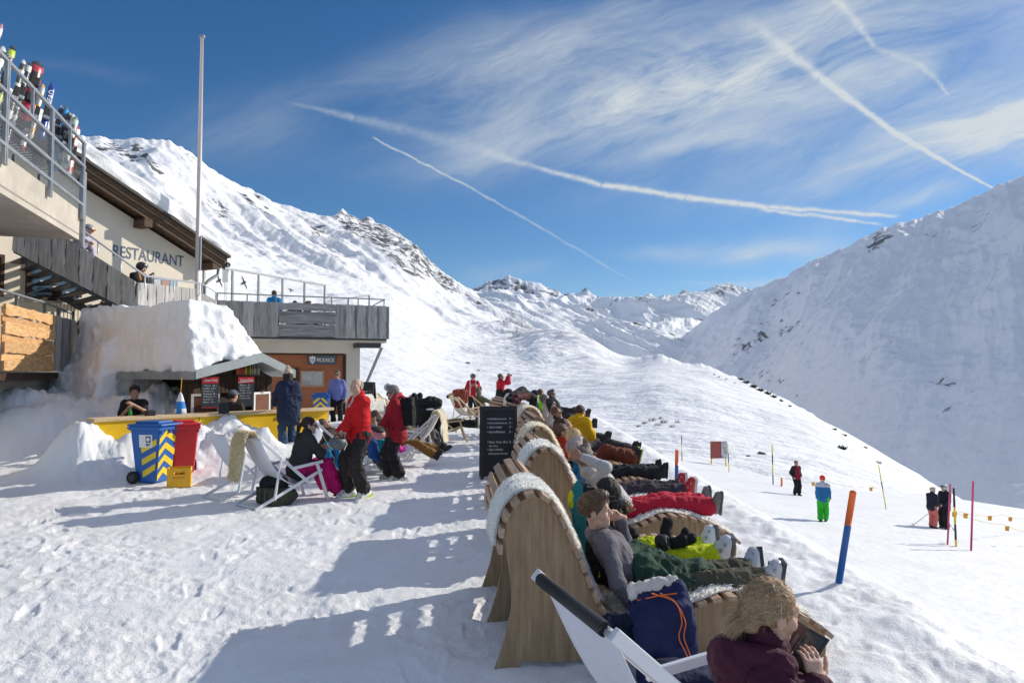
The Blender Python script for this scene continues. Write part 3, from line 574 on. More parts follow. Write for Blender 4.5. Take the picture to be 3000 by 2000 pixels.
def head_prims(c, R, s, female=False):
    W = lambda x, y, z: c+R@A(x, y, z)*s
    E = lambda o, p, r, k, RR=None: (o, W(*p), tuple(v*s for v in r), R if RR is None else RR, k*s)
    C = lambda p, q, a, b, k: ('c', W(*p), W(*q), a*s, b*s, k*s)
    j = .9 if female else 1
    pr = [E('e', (0,-.012,.035), (.074,.094,.086), .02), E('e', (0,.032,-.035), (.056*j,.058,.068), .03), C((0,.062,-.092), (0,.066,-.084), .020*j, .018, .025),
          C((-.045*j,.01,-.075), (0,.062,-.092), .018, .018, .02), C((.045*j,.01,-.075), (0,.062,-.092), .018, .018, .02),
          C((-.036,.074,.030), (.036,.074,.030), .016, .016, .018), E('e', (.040,.058,-.026), (.026,.026,.026), .02), E('e', (-.040,.058,-.026), (.026,.026,.026), .02),
          E('-e', (.032,.098,.008), (.018,.014,.012), .010), E('-e', (-.032,.098,.008), (.018,.014,.012), .010),
          C((0,.084,.018), (0,.106,-.026), .0075, .0115, .010), C((-.011,.096,-.031), (.011,.096,-.031), .008, .008, .008),
          C((-.018,.081,-.056), (.018,.081,-.056), .0085, .0085, .008), C((-.015,.080,-.068), (.015,.080,-.068), .0085, .0085, .007), E('-e', (0,.094,-.0615), (.024,.006,.0022), .003),
          E('e', (.032,.078,.008), (.0125,.012,.0115), .003), E('e', (-.032,.078,.008), (.0125,.012,.0115), .003)]
    for sd in (1, -1):
        pr += [E('e', (sd*.076,-.008,-.002), (.010,.020,.033), .008), E('-e', (sd*.088,-.002,.0), (.008,.010,.018), .006)]
    return pr
"""person: every joint is a world point; R/L pairs are (right, left)"""
def person(label, pel, up, fwd, H=1.75, hands=None, eh=None, feet=None, kh=None, toe=None, hf=None, hu=None, group=None, base=None,
           top=(.5, .02, .02), topt=.02, hem=.0, legs=(.03, .03, .035), legt=.02, shoe='shoe', shoec=(.03, .03, .03), shoe2=None, hair=(.10, .07, .05), hstyle='short', hat=None, glasses=None,
           sk=None, h=.016, hh=.007, hp=((None, None), (None, None)), curl=(.5, .5), collar=True, hood=False, sleeve=1., flare=1.15, tpaint=None, lpaint=None, amp=.011, gloves=None, female=False, headoff=0., noleg=False, thumb=.6, lk=1.):
    pel, u, f = A(pel), nrm(up), A(fwd); f = nrm(f-u*np.dot(f, u)); r = np.cross(f, u); s = H/1.75; sk = sk or M_SKIN
    hu = nrm(hu) if hu is not None else u; hf = nrm(hf) if hf is not None else f
    T = thing('person', label, 'person', base if base is not None else pel, 0, group); seed = int(abs(pel[0]*131+pel[1]*71+pel[2]*17)) % 997
    sH = s*1.07; neck = pel+u*.525*s; W = lambda a, b, c: pel+(r*a+f*b+u*c)*s
    Rh = rot(hu, hf); hc = neck+u*.02*s+hu*(.125+headoff)*s+hf*.018*s
    sh = [W(.163*(1 if female is False else .9), -.01, .455), W(-.163*(1 if female is False else .9), -.01, .455)]; hip = [W(.088, 0, -.02), W(-.088, 0, -.02)]
    l1, l2, t1, t2 = .285*s, .255*s, .43*s*lk, .42*s*lk; el, wr, kn, an = [], [], [], []
    for i, sg in enumerate((1, -1)):
        hd = A(hands[i]) if hands is not None and hands[i] is not None else sh[i]+r*sg*.09*s-A(0, 0, .50*s)+f*.10*s
        hint = A(eh[i]) if eh is not None and eh[i] is not None else -f+r*sg*.4
        e, w = ik(sh[i], hd, l1, l2, hint); el.append(e); wr.append(w)
        ft = A(feet[i]); k_, a_ = ik(hip[i], ft, t1, t2, A(kh[i]) if kh is not None and kh[i] is not None else f+r*sg*.1); kn.append(k_); an.append(a_)
    # ---- body: one skin surface from head to feet
    pr = [('c', neck-u*.06*s, hc-hf*.015*s-hu*.06*s, .058*s*(.86 if female else 1), .052*s*(.86 if female else 1), .03)]+head_prims(hc, Rh, sH, female)
    V1, Q1 = sdf_mesh(pr, hh)
    VV, QQ, off = [V1], [Q1], len(V1)
    for i, sg in enumerate((1, -1)):
        fd = nrm(wr[i]-el[i]); pn = -r*sg
        if hp[i][0] is not None: fd = A(hp[i][0])
        if hp[i][1] is not None: pn = A(hp[i][1])
        V2, Q2 = sdf_mesh(hand_prims(wr[i]+nrm(wr[i]-el[i])*.01, fd, pn, -sg, s, curl[i], thumb)+[('c', el[i]+(wr[i]-el[i])*.45, wr[i], .036*s, .026*s, .02)], min(hh, .0052))
        VV.append(V2); QQ.append(Q2+off); off += len(V2)
    pr = [('c', W(.05, 0, 0), W(.07, 0, .40), .08*s, .09*s, .05), ('c', W(-.05, 0, 0), W(-.07, 0, .40), .08*s, .09*s, .05), ('c', neck-u*.12*s, neck, .06*s, .05*s, .04)]
    for i in (0, 1):
        pr += [('c', sh[i], el[i], .048*s, .040*s, .03), ('c', el[i], wr[i], .040*s, .027*s, .02)]
        if not noleg: pr += [('c', hip[i], kn[i], .075*s, .052*s, .04), ('c', kn[i], an[i], .052*s, .036*s, .02)]
    V3, Q3 = sdf_mesh(pr, .024); VV.append(V3); QQ.append(Q3+off)
    mi = None; bm = [sk]
    if gloves is not None:
        bm.append(cloth(*gloves)); mi = np.concatenate([np.full(len(q), 1 if j in (1, 2) else 0) for j, q in enumerate(QQ)])
    mesh('body', np.concatenate(VV), np.concatenate(QQ), bm, T, True, mi)
    # ---- upper garment
    th = topt*s; pr = [('c', W(.065, 0, -.02-hem*.3), W(.08, .0, .36), .112*s+th, .096*s+th, .06), ('c', W(-.065, 0, -.02-hem*.3), W(-.08, .0, .36), .112*s+th, .096*s+th, .06), ('c', W(-.05, .01, -.045), W(.05, .01, -.045), .118*s+th, .118*s+th, .05),
                       ('c', W(.0, .03, .12), W(.0, .03, .36), .09*s+th, .10*s+th, .05), ('c', sh[0]-r*.03*s, sh[1]+r*.03*s, .052*s+th, .052*s+th, .05), ('c', neck-u*.035*s, sh[0]-u*.005*s, .05*s+th*.7, .045*s+th, .05), ('c', neck-u*.035*s, sh[1]-u*.005*s, .05*s+th*.7, .045*s+th, .05)]
    if hem > 0:
        for sg in (1, -1): pr.append(('c', W(sg*.07, 0, .05), W(sg*.085, 0, -hem), .10*s+th, .11*s+th*1.4, .05))
        pr.append(('c', W(0, 0, .05), W(0, 0, -hem), .10*s+th, .11*s+th*1.4, .05))
    for i in (0, 1):
        e2 = el[i]+(wr[i]-el[i])*(min(1., max(0., sleeve*2-1)) if sleeve < 1 else .97); 
        if sleeve < .5: e1 = sh[i]+(el[i]-sh[i])*sleeve*1.6; pr.append(('c', sh[i], e1, .062*s+th, .060*s+th, .05))
        else: pr += [('c', sh[i], el[i], .060*s+th, .047*s+th, .05), ('c', el[i], e2, .047*s+th, .036*s+th*.8, .035)]
    if collar: pr.append(('c', neck-u*.05*s, neck+u*.045*s-f*.01*s, .068*s+th*.6, .064*s+th*.5, .03))
    if hood: pr += [('e', neck-f*.085*s-u*.02*s, (.105*s, .06*s, .085*s), rot(u, f), .03)]
    for p in (neck, ): pr.append(('-e', p+u*.085*s+f*.03*s, (.055*s, .058*s, .05*s), rot(u, f), .012))
    soft('jacket' if topt > .012 else 'shirt', pr, h, cloth(*top), T, amp*(1 if topt > .012 else .7), 8.5/s, seed, [(g(W, pel, r, f, u, s, el, wr, sh), m_) for g, m_ in tpaint] if tpaint else None)
    # ---- trousers and footwear
    if not noleg:
        lt = legt*s; pr = [('c', W(.06, 0, .04), hip[0], .070*s+lt, .094*s+lt, .05), ('c', W(-.06, 0, .04), hip[1], .070*s+lt, .094*s+lt, .05)]
        for i in (0, 1): pr += [('c', hip[i], kn[i], .088*s+lt, .062*s+lt, .022), ('c', kn[i], an[i]+(kn[i]-an[i])*.10, .062*s+lt, (.055*s+lt)*flare, .022)]
        soft('trousers', pr, h, cloth(*legs), T, amp*1.4, 8.5/s, seed+50, [(g(W, pel, r, f, u, s, kn, an, hip), m_) for g, m_ in lpaint] if lpaint else None)
        for i in (0, 1):
            sd_ = nrm(an[i]-kn[i]); td = A(toe[i]) if toe is not None and toe[i] is not None else f
            footwear(T, an[i], sd_, td, shoe, shoec, shoe2, s, max(.007, h*.6))
    # ---- hair, headgear, glasses
    Hh = lambda x, y, z: hc+Rh@A(x, y, z)*sH
    E = lambda o, p, rd, k: (o, Hh(*p), tuple(v*sH for v in rd), Rh, k*sH)
    if hat is None or hat[0] in ('cap', 'beanie'):
        if hair is not None:
            pr = [E('e', (0,-.020,.042), (.085,.101,.092), .02), E('-e', (0,.105,-.03), (.12,.085,.095), .02), E('-e', (0,.02,-.115), (.12,.16,.07), .02)]
            if hstyle == 'full': pr = [E('e', (0,-.016,.048), (.090,.106,.096), .02), E('e', (0,.055,.105), (.06,.05,.04), .03), E('-e', (0,.112,-.035), (.12,.075,.095), .015), E('-e', (0,.03,-.125), (.12,.16,.07), .02)]
            if hstyle == 'bald': pr = [E('e', (0,-.024,.030), (.082,.098,.080), .02), E('-e', (0,.06,.09), (.13,.10,.09), .02), E('-e', (0,.105,-.03), (.12,.09,.10), .02), E('-e', (0,.02,-.125), (.12,.16,.07), .02)]
            if hstyle == 'long': pr = [E('e', (0,-.020,.042), (.090,.105,.096), .02), E('-e', (0,.110,-.03), (.065,.080,.095), .02), ('c', Hh(.06,-.03,0), Hh(.065,-.035,-.17), .045*s, .04*s, .04), ('c', Hh(-.06,-.03,0), Hh(-.065,-.035,-.17), .045*s, .04*s, .04), ('c', Hh(0,-.07,0), Hh(0,-.075,-.18), .06*s, .05*s, .04)]
            if hstyle == 'tail': pr = [E('e', (0,-.020,.042), (.084,.100,.091), .02), E('-e', (0,.105,-.04), (.12,.082,.10), .02), ('c', Hh(0,-.10,.02), Hh(0,-.145,.0), .03*s, .03*s, .02), ('c', Hh(0,-.145,.0), Hh(0,-.16,-.14), .035*s, .02*s, .02), E('-e', (0,.02,-.12), (.12,.10,.06), .02)]
            soft('hair', pr, max(.005, hh), mat('hair', hair, .6, 0, .35, 30, .5, 90, .35, stretch=(1, 1, .25)), T, .004, 45)
        if hstyle != 'none':
            pr = [('c', Hh(-.047,.083,.027), Hh(-.018,.092,.030), .0045*s, .005*s, .003), ('c', Hh(.047,.083,.027), Hh(.018,.092,.030), .0045*s, .005*s, .003)]
            if hh < .008 and hair is not None:
                mb = mat('brow', tuple(v*.7 for v in hair), .8)
                for q in pr: soft('eyebrow', [q], .003, mb, T)
    if glasses is None and hh < .0075:
        for sg in (1, -1): MB().lathe([(.0001, .0), (.0055*s, .0004), (.0052*s, .0022), (.002*s, .003)], Hh(sg*.032, .0885, .008), 10, Rh.T[[0, 2, 1]]).build('iris', M_LEN, T, True)
    if hat:
        kind, hcol = hat[0], hat[1]
        if kind == 'helmet':
            pr = [E('e', (0,-.012,.045), (.108,.128,.112), .02), E('-e', (0,.15,-.03), (.085,.115,.085), .02), E('-e', (0,.03,-.13), (.14,.19,.08), .02)]
            soft('helmet', pr, max(.008, hh), mat('helmet_shell', hcol, .3, 0, .05, 3, coat=.4), T)
            if len(hat) > 2:
                b = MB(); pts = [Hh(.108*math.cos(t), -.012+.13*math.sin(t), .075) for t in np.linspace(-.2, math.pi+.2, 16)]; b.tube(pts, .013*s, 6); b.build('goggle_strap', M_RUB, T, True)
                soft('goggles', [E('e', (0,.103,.085), (.075,.028,.034), .01)], max(.006, hh), mat('goggle_lens', hat[2], .15, .3, .05), T)
        elif kind == 'beanie':
            pr = [E('e', (0,-.014,.062), (.094,.110,.098), .02), E('-e', (0,.12,-.075), (.14,.12,.10), .02), E('-e', (0,-.02,-.075), (.14,.16,.09), .015)]
            if len(hat) > 2: pr += [E('e', (0,-.02,.185), (.045,.045,.04), .01)]
            soft('knitted_hat', pr, max(.007, hh), mat('knit', hcol, .95, 0, .3, 25, .7, 60, .1), T, .006, 40)
        elif kind == 'cap':
            pr = [E('e', (0,-.014,.062), (.090,.106,.078), .02), E('-e', (0,-.0,-.055), (.14,.2,.09), .008), ('c', Hh(-.03,.10,.05), Hh(-.02,.15,.042), .02*s, .012*s, .03), ('c', Hh(.03,.10,.05), Hh(.02,.15,.042), .02*s, .012*s, .03)]
            soft('cap', pr, max(.006, hh), cloth(*hcol), T, .002, 30)
    if glasses:
        gp = [E('e', (.033,.094,.006), (.027,.010,.020), .004), E('e', (-.033,.094,.006), (.027,.010,.020), .004), ('c', Hh(-.01,.10,.012), Hh(.01,.10,.012), .004*s, .004*s, .003)]
        for sg in (1, -1): gp.append(('c', Hh(sg*.058,.088,.010), Hh(sg*.083,.0,.008), .005*s, .0045*s, .003))
        soft('sunglasses', gp, max(.004, hh*.7), M_LEN if glasses is True else mat('tinted_lens', glasses, .2, 0, .1), T)
    return dict(T=T, hc=hc, Rh=Rh, neck=neck, sh=sh, el=el, wr=wr, kn=kn, an=an, W=W, s=s, r=r, f=f, u=u)
_fm = {}
def fmat(c, rough=.4):
    k = tuple(c)+(rough,)
    if k not in _fm: _fm[k] = mat('footwear', c, rough, 0, .12, 8, .15, 50)
    return _fm[k]
def footwear(T, an, sd, td, kind, c1, c2, s, h):
    """an ankle, sd direction down the shin, td toe direction"""
    n = nrm(A(sd)); t = nrm(A(td)-n*np.dot(td, n)); x = np.cross(t, n); an = A(an); R = np.stack([x, t, -n], 1)
    W = lambda a, b, c: an+(x*a+t*b-n*c)*s
    if kind == 'ski':
        pr = [('c', W(0,-.015,.13), W(0,-.005,-.02), .066*s, .068*s, .02), ('c', W(0,-.05,-.055), W(0,.15,-.065), .055*s, .050*s, .03), ('c', W(0,-.02,0), W(0,.09,-.03), .06*s, .05*s, .03), ('-b', W(0,.05,-.165), (.3*s,.4*s,.06*s), R, .01)]
        b = soft('ski_boot', pr, h, fmat(c1, .3), T, .002, 20)
        m = MB(); m.box(W(0,.045,-.108), (.085*s,.30*s,.03*s), R.T); m.build('sole', M_RUB if c2 is None else fmat(c2), b)
        for y, z, w in ((.02,.085,.142),(.035,.03,.148),(.080,-.010,.130),(.125,-.040,.120)): MB().box(W(.01,y+.012,z), (w*s,.03*s,.018*s), R.T).build('buckle', M_STEEL, b)
    else:
        lift = .10 if kind == 'boot' else .05
        pr = [('c', W(0,0,lift), W(0,-.01,-.03), .052*s, .05*s, .02), ('c', W(0,-.035,-.05), W(0,.13,-.062), .044*s, .040*s, .03), ('c', W(0,0,-.01), W(0,.08,-.045), .048*s, .038*s, .03), ('-b', W(0,.05,-.145), (.3*s,.4*s,.05*s), R, .006)]
        b = soft('boot' if kind == 'boot' else 'shoe', pr, h, fmat(c1, .7), T, .003, 25)
        pts = [(-.045,-.075),(-.048,.0),(-.035,.05),(-.046,.11),(-.03,.165),(0,.18),(.03,.165),(.046,.11),(.035,.05),(.048,0),(.045,-.075)]
        m = MB(); m.prism([W(a, c, -.105) for a, c in pts], n*-.02*s); m.build('sole', fmat(c2 or (.02, .02, .02), .8), b)
def sit(x, y, z, yaw, H=1.7, up=(0, -.25, 1), hands=None, knee=.45, drop=.42, spread=.14):
    """seated: z is the height of the seat, up and hands in (right, forward, up)"""
    s = H/1.75; a = math.radians(yaw); f = A(math.sin(a), math.cos(a), 0); r = A(math.cos(a), -math.sin(a), 0); W = lambda p: A(x, y, z)+(r*p[0]+f*p[1])*s+A(0, 0, p[2]*s)
    d = dict(pel=W((0, 0, .10)), up=nrm(r*up[0]+f*up[1]+A(0, 0, up[2])), fwd=f, H=H, base=A(x, y, z), feet=(W((spread, knee, .1-drop)), W((-spread, knee, .1-drop))), kh=(f*.3+UP, f*.3+UP), toe=(f, f))
    if hands: d['hands'] = tuple(W(q) if q is not None else None for q in hands)
    return d
def stand(x, y, yaw, H=1.75, z=None, lean=(0, 0), step=.0, hands=None, wide=.10, tw=0., crouch=0.):
    """joints of a standing figure; yaw 0 looks away from the camera, +90 to the right; hands in (right, forward, up) metres for 1.75 m"""
    s = H/1.75; z = gz(x, y) if z is None else z; a = math.radians(yaw); f = A(math.sin(a), math.cos(a), 0); r = A(math.cos(a), -math.sin(a), 0); b = A(x, y, z)
    W = lambda p: b+(r*p[0]+f*p[1])*s+A(0, 0, p[2]*s)
    zf = lambda p: A(p[0], p[1], gz(p[0], p[1])+(b[2]-gz(x, y))+.10*s)
    d = dict(pel=W((lean[0]*-.1, -.03-lean[1]*.1, .93-crouch)), up=nrm(r*lean[0]+f*lean[1]+A(0, 0, 1)), fwd=f, H=H, base=b,
             feet=(zf(W((wide, step, 0))), zf(W((-wide, -step, 0)))), toe=(f+r*.25, f-r*.25))
    if hands: d['hands'] = tuple(W(q) if q is not None else None for q in hands)
    return d
# ---------------------------------------------------------------- restaurant
Wd = nrm((.485, .875, 0)); Wn = nrm((.875, -.485, 0)); WE = A(-9.9, 21.5, 0); UP = A(0, 0, 1)
wallp = lambda t, z, o=0.: WE-Wd*t+Wn*o+UP*z
REST = thing('restaurant', 'cream restaurant building with snowy timber roof on left', 'building', (-12, 18, 0))
m = MB(); ez, sl = 5.62, .42
m.prism([wallp(0, -.5), wallp(0, ez-.25), wallp(9, ez-.25+9*sl), wallp(9, -.5)], -Wn*7); m.build('wall', M_CREAM, REST)
def roofprism(name, t0, t1, z0, z1, o0, o1, mt, parent, amp=0.):
    q = MB(); q.prism([wallp(t0, ez-t0*-sl+z0, o0), wallp(t0, ez+t0*sl+z1, o0), wallp(t1, ez+t1*sl+z1, o0), wallp(t1, ez+t1*sl+z0, o0)], -Wn*(o0-o1)); return q.build(name, mt, parent)
RF = roofprism('roof', -0.55, 9, -.12, .04, .50, -7, M_BEAM, REST)
roofprism('bargeboard', -0.59, 9, -.02, .16, .56, .50, M_BEAM, RF); roofprism('roof_edge', -0.65, 9, .163, .24, .66, -7, mat('dark_slate', (.09, .08, .075), .8), RF)
roofprism('barge_batten', -0.59, 9, -.22, -.125, .47, .41, M_BEAM, RF)
# snow blanket on the roof
nu, nv = 70, 26; Vs = []; 
for j in range(nv):
    for i in range(nu):
        t = -.56+9.2*i/(nu-1); v = j/(nv-1)
        o = .62-.02*v; hh_ = .50*sst(0, .28, (t+.56)/1.1)
        if v < .35: off, z = .60+.02*math.sin(i*.9), .245+hh_*(v/.35)
        else: off, z = .60-(v-.35)/.65*6.5, .245+hh_*(1-.0*v)+.03
        p = wallp(t, ez+t*sl+z, off)+Wn*.05*float(noise3(t*2.3, v*9, 0, 3))+UP*.05*float(noise3(t*1.8, v*6, 4, 5)); Vs.append(p)
mesh('snow_cover', Vs, grid_faces(nv, nu, True), M_PILE, RF)
for t in (2.05, 4.75): MB().bar(wallp(t, ez+t*sl-.33, -.3), wallp(t, ez+t*sl-.33, .52), .26, .24).build('purlin_end', M_BEAM, RF, bevel=.01)
MB().bar(wallp(-.25, ez-.25*sl-.30, -.3), wallp(-.25, ez-.25*sl-.30, .45), .2, .18).build('purlin_end', M_BEAM, RF)
MB().tube([wallp(-.66, ez-.32, .55), wallp(-.68, ez-.32, -6)], .07, 8).build('gutter', M_DKST, RF, True)
MB().tube([wallp(-.62, ez-.36, .1), wallp(-.6, ez-.62, .1), wallp(-.25, ez-.85, .12), wallp(-.12, ez-1.0, .12), wallp(-.12, 3.1, .12)], .05, 8).build('downpipe', M_STEEL, REST, True)
text('RESTAURANT', .33, mat('sign_letters', (.13, .17, .24), .5), wallp(2.78, 5.12, .004), Wd, UP, 'lettering', REST, 2.2, ext=.004, bold=.012)
def window(t0, t1, z0, z1, parent, posters=False, fm=None):
    fm = fm or M_DARKW; fmn = MB()
    for a, b, c, d in ((t0, t1, z1-.07, z1), (t0, t1, z0, z0+.07), (t0, t0-.08, z0+.07, z1-.07), (t1+.08, t1, z0+.07, z1-.07), ((t0+t1)/2+.03, (t0+t1)/2-.03, z0+.07, z1-.07)):
        fmn.box(wallp((a+b)/2, (c+d)/2, .03), (abs(a-b), .09, d-c), (Wd, Wn, UP))
    w = fmn.build('window', fm, parent); MB().box(wallp((t0+t1)/2, (z0+z1)/2, .012), (abs(t0-t1), .015, z1-z0), (Wd, Wn, UP)).build('pane', M_GLASS, w)
    if not posters: MB().box(wallp((t0+t1)/2, z0-.05, .10), (abs(t0-t1)+.2, .24, .06), (Wd, Wn, UP)).build('sill', M_CREAM2, w)
    return w
window(4.95, 3.6, 3.72, 4.75, REST); window(6.7, 5.45, 3.72, 4.75, REST)
nc = thing('notice_case', 'grey framed notice case with posters under restaurant lettering', 'notice board', wallp(1.2, 4.3, 0))
m = MB(); m.box(wallp(1.22, 4.32, .04), (.86, .07, .7), (Wd, Wn, UP)); m.build('case', M_STEEL, nc)
MB().box(wallp(1.22, 4.32, .078), (.78, .01, .6), (Wd, Wn, UP)).build('backing', mat('case_back', (.25, .33, .42), .3), nc)
for t, z, w, h_, c in ((1.46,4.5,.2,.22,(.6,.65,.7)), (1.2,4.5,.24,.2,(.5,.28,.22)), (.95,4.5,.2,.24,(.35,.5,.65)), (1.46,4.2,.2,.28,(.7,.7,.72)), (1.2,4.2,.22,.26,(.2,.3,.5)), (.95,4.2,.22,.22,(.6,.55,.5))):
    MB().box(wallp(t, z, .088), (w, .008, h_), (Wd, Wn, UP)).build('poster', mat('poster', c, .5, 0, .45, 22), nc)
# flagpole
fb = A(*P(577, 850, 20.2)); ft = A(*P(592, 112, 20.2))
fp = thing('flagpole', 'tall bare white flagpole at the corner of the wooden stair landing', 'flagpole', fb)
m = MB(); m.tube([fb-UP*2.4, fb+(ft-fb)*.5, ft], [.075, .065, .045], 14); m.build('pole', mat('pole_paint', (.70, .62, .58), .35, 0, .04, 2), fp, True)
m = MB(); m.lathe([(.045, 0), (.085, .02), (.09, .06), (.05, .09), (.01, .10)], ft, 14); m.build('finial', M_STEEL, fp, True)
MB().tube([fb+UP*.6+A(.09, -.02, 0), fb+UP*1.6+A(.09, -.02, 0)], .03, 8).build('winch_tube', M_STEEL, fp)

# ---------------------------------------------------------------- rough board balustrades
def board_run(a, b, zb, zt, n, m_, parent, seed=0, th=.045, horiz=False, zt2=None, zb2=None, nm='boards', gap=False):
    """overlapping wavy-edged boards from a to b (ground plan); boards alternate in front of and behind each other"""
    a, b = A(a[0], a[1], 0), A(b[0], b[1], 0); d = nrm(b-a); L = np.linalg.norm(b-a); nn = A(d[1], -d[0], 0); rg = random.Random(seed); q = MB(); zt2 = zt if zt2 is None else zt2; zb2 = zb if zb2 is None else zb2
    if horiz:
        z = zb; k = 0; hs = (zt-zb)/n
        while k < n:
            h0 = hs*(1.12 if k % 2 == 0 else .8); o = .05 if k % 2 == 0 else 0; S = 14; top, bot = [], []
            for i in range(S+1):
                p = a+d*L*i/S; top.append(p+UP*(min(zt, z+h0)+rg.uniform(-.015, .015))); bot.append(p+UP*(max(zb, z-.02)+rg.uniform(-.02, .02)))
            q.prism([p+nn*o for p in bot]+[p+nn*o for p in top[::-1]], nn*th); z += hs; k += 1
        return q.build(nm, m_, parent)
    x = 0
    for k in range(n):
        w = L/n; o = .07 if k % 2 == 0 and not gap else 0; x0, x1 = (k*w+.012, (k+1)*w-.012) if gap else (max(0, k*w-(.05 if k % 2 == 0 else .1)), min(L, (k+1)*w+(.05 if k % 2 == 0 else .1))); S = 7; l, r_ = [], []
        j0, j1 = [rg.uniform(-.02, .02) for _ in range(S+1)], [rg.uniform(-.028, .028) for _ in range(S+1)]
        for i in range(S+1):
            e0 = min(max(x0+j0[i], 0), L); e1 = min(max(x1+j1[i], 0), L); dz = rg.uniform(-.008, .008)
            b0, b1 = zb+(zb2-zb)*e0/L, zb+(zb2-zb)*e1/L; c0, c1 = zt+(zt2-zt)*e0/L, zt+(zt2-zt)*e1/L
            l.append(a+d*e0+UP*(b0+(c0-b0)*i/S)); r_.append(a+d*e1+UP*(b1+(c1-b1)*i/S))
        q.prism([p+nn*o for p in l]+[p+nn*o for p in r_[::-1]], nn*th)
    return q.build(nm, m_, parent)
# picnic building under the terrace
Ba = nrm((.93, .37, 0)); Bn = A(Ba[1], -Ba[0], 0); Bo = A(-4.44, 24.0, 0)          # right front corner of the terrace
tb = lambda t, o, z: Bo-Ba*t-Bn*o+UP*z
PK = thing('picnic_building', 'cream building with orange wooden front below the boarded terrace', 'building', tb(3, 1, 0))
m = MB(); m.box(tb(3.4, 3.4, 3.0), (6.9, 6.6, .22), (Ba, Bn, UP)); m.build('terrace_slab', M_CREAM2, PK)
m = MB()
m.prism([tb(.75, .9, -.5), tb(.75, .9, 2.92), tb(6.8, .9, 2.92), tb(6.8, .9, 2.52), tb(1.22, .9, 2.52), tb(1.22, .9, -.5)], -Bn*.35)
m.box(tb(.9, 3.6, 1.2), (.3, 4.7, 3.4), (Ba, Bn, UP)); m.build('wall', M_CREAM2, PK)
m = MB(); m.box(tb(4.0, 1.2, 1.0), (5.5, .06, 3.0), (Ba, Bn, UP)); pw = m.build('panel_wall', M_ORANGE, PK)
for t in (4.95, 3.95, 3.93): MB().box(tb(t, 1.165, 1.0), (.03, .02, 3.0), (Ba, Bn, UP)).build('joint_strip', mat('panel_joint', (.16, .06, .03), .7), pw)
m = MB(); m.box(tb(1.27, 1.14, 1.0), (.08, .1, 3.0), (Ba, Bn, UP)); m.box(tb(4.0, 1.14, 2.49), (5.4, .1, .06), (Ba, Bn, UP)); m.build('frame', M_DARKW, pw)
def tpx(px, o=1.1): 
    a = np.linspace(-1, 8, 2000); p = Bo[None]-Ba[None]*a[:, None]-Bn*o; return float(a[np.argmin(np.abs(1500+F*p[:, 0]/p[:, 1]-px))])
def zpy(py, t, o=1.1): p = tb(t, o, 0); return float(P(1500, py, p[1])[2])
t0, t1 = tpx(838), tpx(868); m = MB(); m.box(tb((t0+t1)/2, 1.16, .85), (t0-t1, .03, 2.0), (Ba, Bn, UP)); dr = m.build('doorway_shade', mat('dark_doorway', (.012, .011, .01), .9), PK)  # near-black sheet paints the shade inside the open doorway
m = MB(); m.box(tb(t1-.04, 1.14, .9), (.1, .08, 2.2), (Ba, Bn, UP)); m.box(tb((t0+t1)/2, 1.14, 1.93), (t0-t1, .08, .1), (Ba, Bn, UP)); m.build('door_frame', M_DARKW, dr)
t0, t1 = tpx(883), tpx(949); z0, z1 = zpy(1132, t0), zpy(1087, t0); m = MB(); m.box(tb((t0+t1)/2, 1.15, (z0+z1)/2), (t0-t1, .03, z1-z0), (Ba, Bn, UP)); w = m.build('window', mat('milky_pane', (.42, .43, .42), .35, 0, .3, 3.5, .2, 6), PK)
fm_ = mat('window_trim', (.42, .24, .12), .6); m = MB()
for zz in (z0, z1): m.box(tb((t0+t1)/2, 1.13, zz), (t0-t1+.06, .05, .05), (Ba, Bn, UP))
for tt in (t0, t1): m.box(tb(tt, 1.13, (z0+z1)/2), (.05, .052, z1-z0-.05), (Ba, Bn, UP))
m.build('window_frame', fm_, w)
t0, t1 = tpx(902), tpx(986); z0, z1 = zpy(1068, t0), zpy(1040, t0)
SG = thing('sign', 'dark grey sign with shield reading PICKNICK on orange wall', 'sign', tb((t0+t1)/2, 1.1, z0))
m = MB(); m.box(tb((t0+t1)/2, 1.10, (z0+z1)/2), (t0-t1, .04, z1-z0), (Ba, Bn, UP)); m.build('panel', mat('sign_grey', (.085, .10, .125), .5, 0, .03), SG, bevel=.01)
text('PICKNICK', (z1-z0)*.40, M_WHITE, tb(t0-.30, 1.07, z0+(z1-z0)*.30), Ba, UP, 'lettering', SG, (t0-t1)*.62, bold=.008)
sw, shh = .2, (z1-z0)*.86; c = tb(t0-.155, 1.072, z0+(z1-z0)*.5)
outl = [(-.5,.40),(-.3,.36),(0,.5),(.3,.36),(.5,.40),(.5,0),(.35,-.25),(0,-.5),(-.35,-.25),(-.5,0)]
MB().prism([c+Ba*x*sw+UP*y*shh for x, y in outl], -Bn*-.006).build('emblem', M_WHITE, SG)
m = MB()
for y, hgt in ((.10, .07), (-.06, .07), (-.21, .06)): m.box(c+Bn*.008+UP*y*shh, (sw*.74 if y > -.2 else sw*.45, .006, hgt*shh*1.1), (Ba, Bn, UP))
m.build('emblem_band', mat('sign_grey_band', (.16, .19, .23), .5), SG)
sp = tb(.75, .9, 0); a = P(1068, 1112, sp[1]-.05); b = tb(.12, .12, 2.72)
st = thing('support_strut', 'slanting steel strut holding up the terrace corner', 'strut', a)
m = MB(); m.tube([a-UP*.3, b], .055, 10); m.build('strut_tube', M_STEEL, st, True); m = MB(); m.box(tb(.55, .6, 2.80), (.9, .5, .17), (Ba, Bn, UP)); m.build('steel_beam', M_DKST, st)
BAL = thing('terrace_balustrade', 'grey weathered board balustrade round the upper terrace', 'balustrade', tb(3, 0, 3.1))
Lf = 6.3; cut = [0, 4.15, 2.38, 0]; g = lambda t: tb(t, 0, 0)
tA, tB = tpx(815, 0), tpx(980, 0); tL = tpx(633, 0)
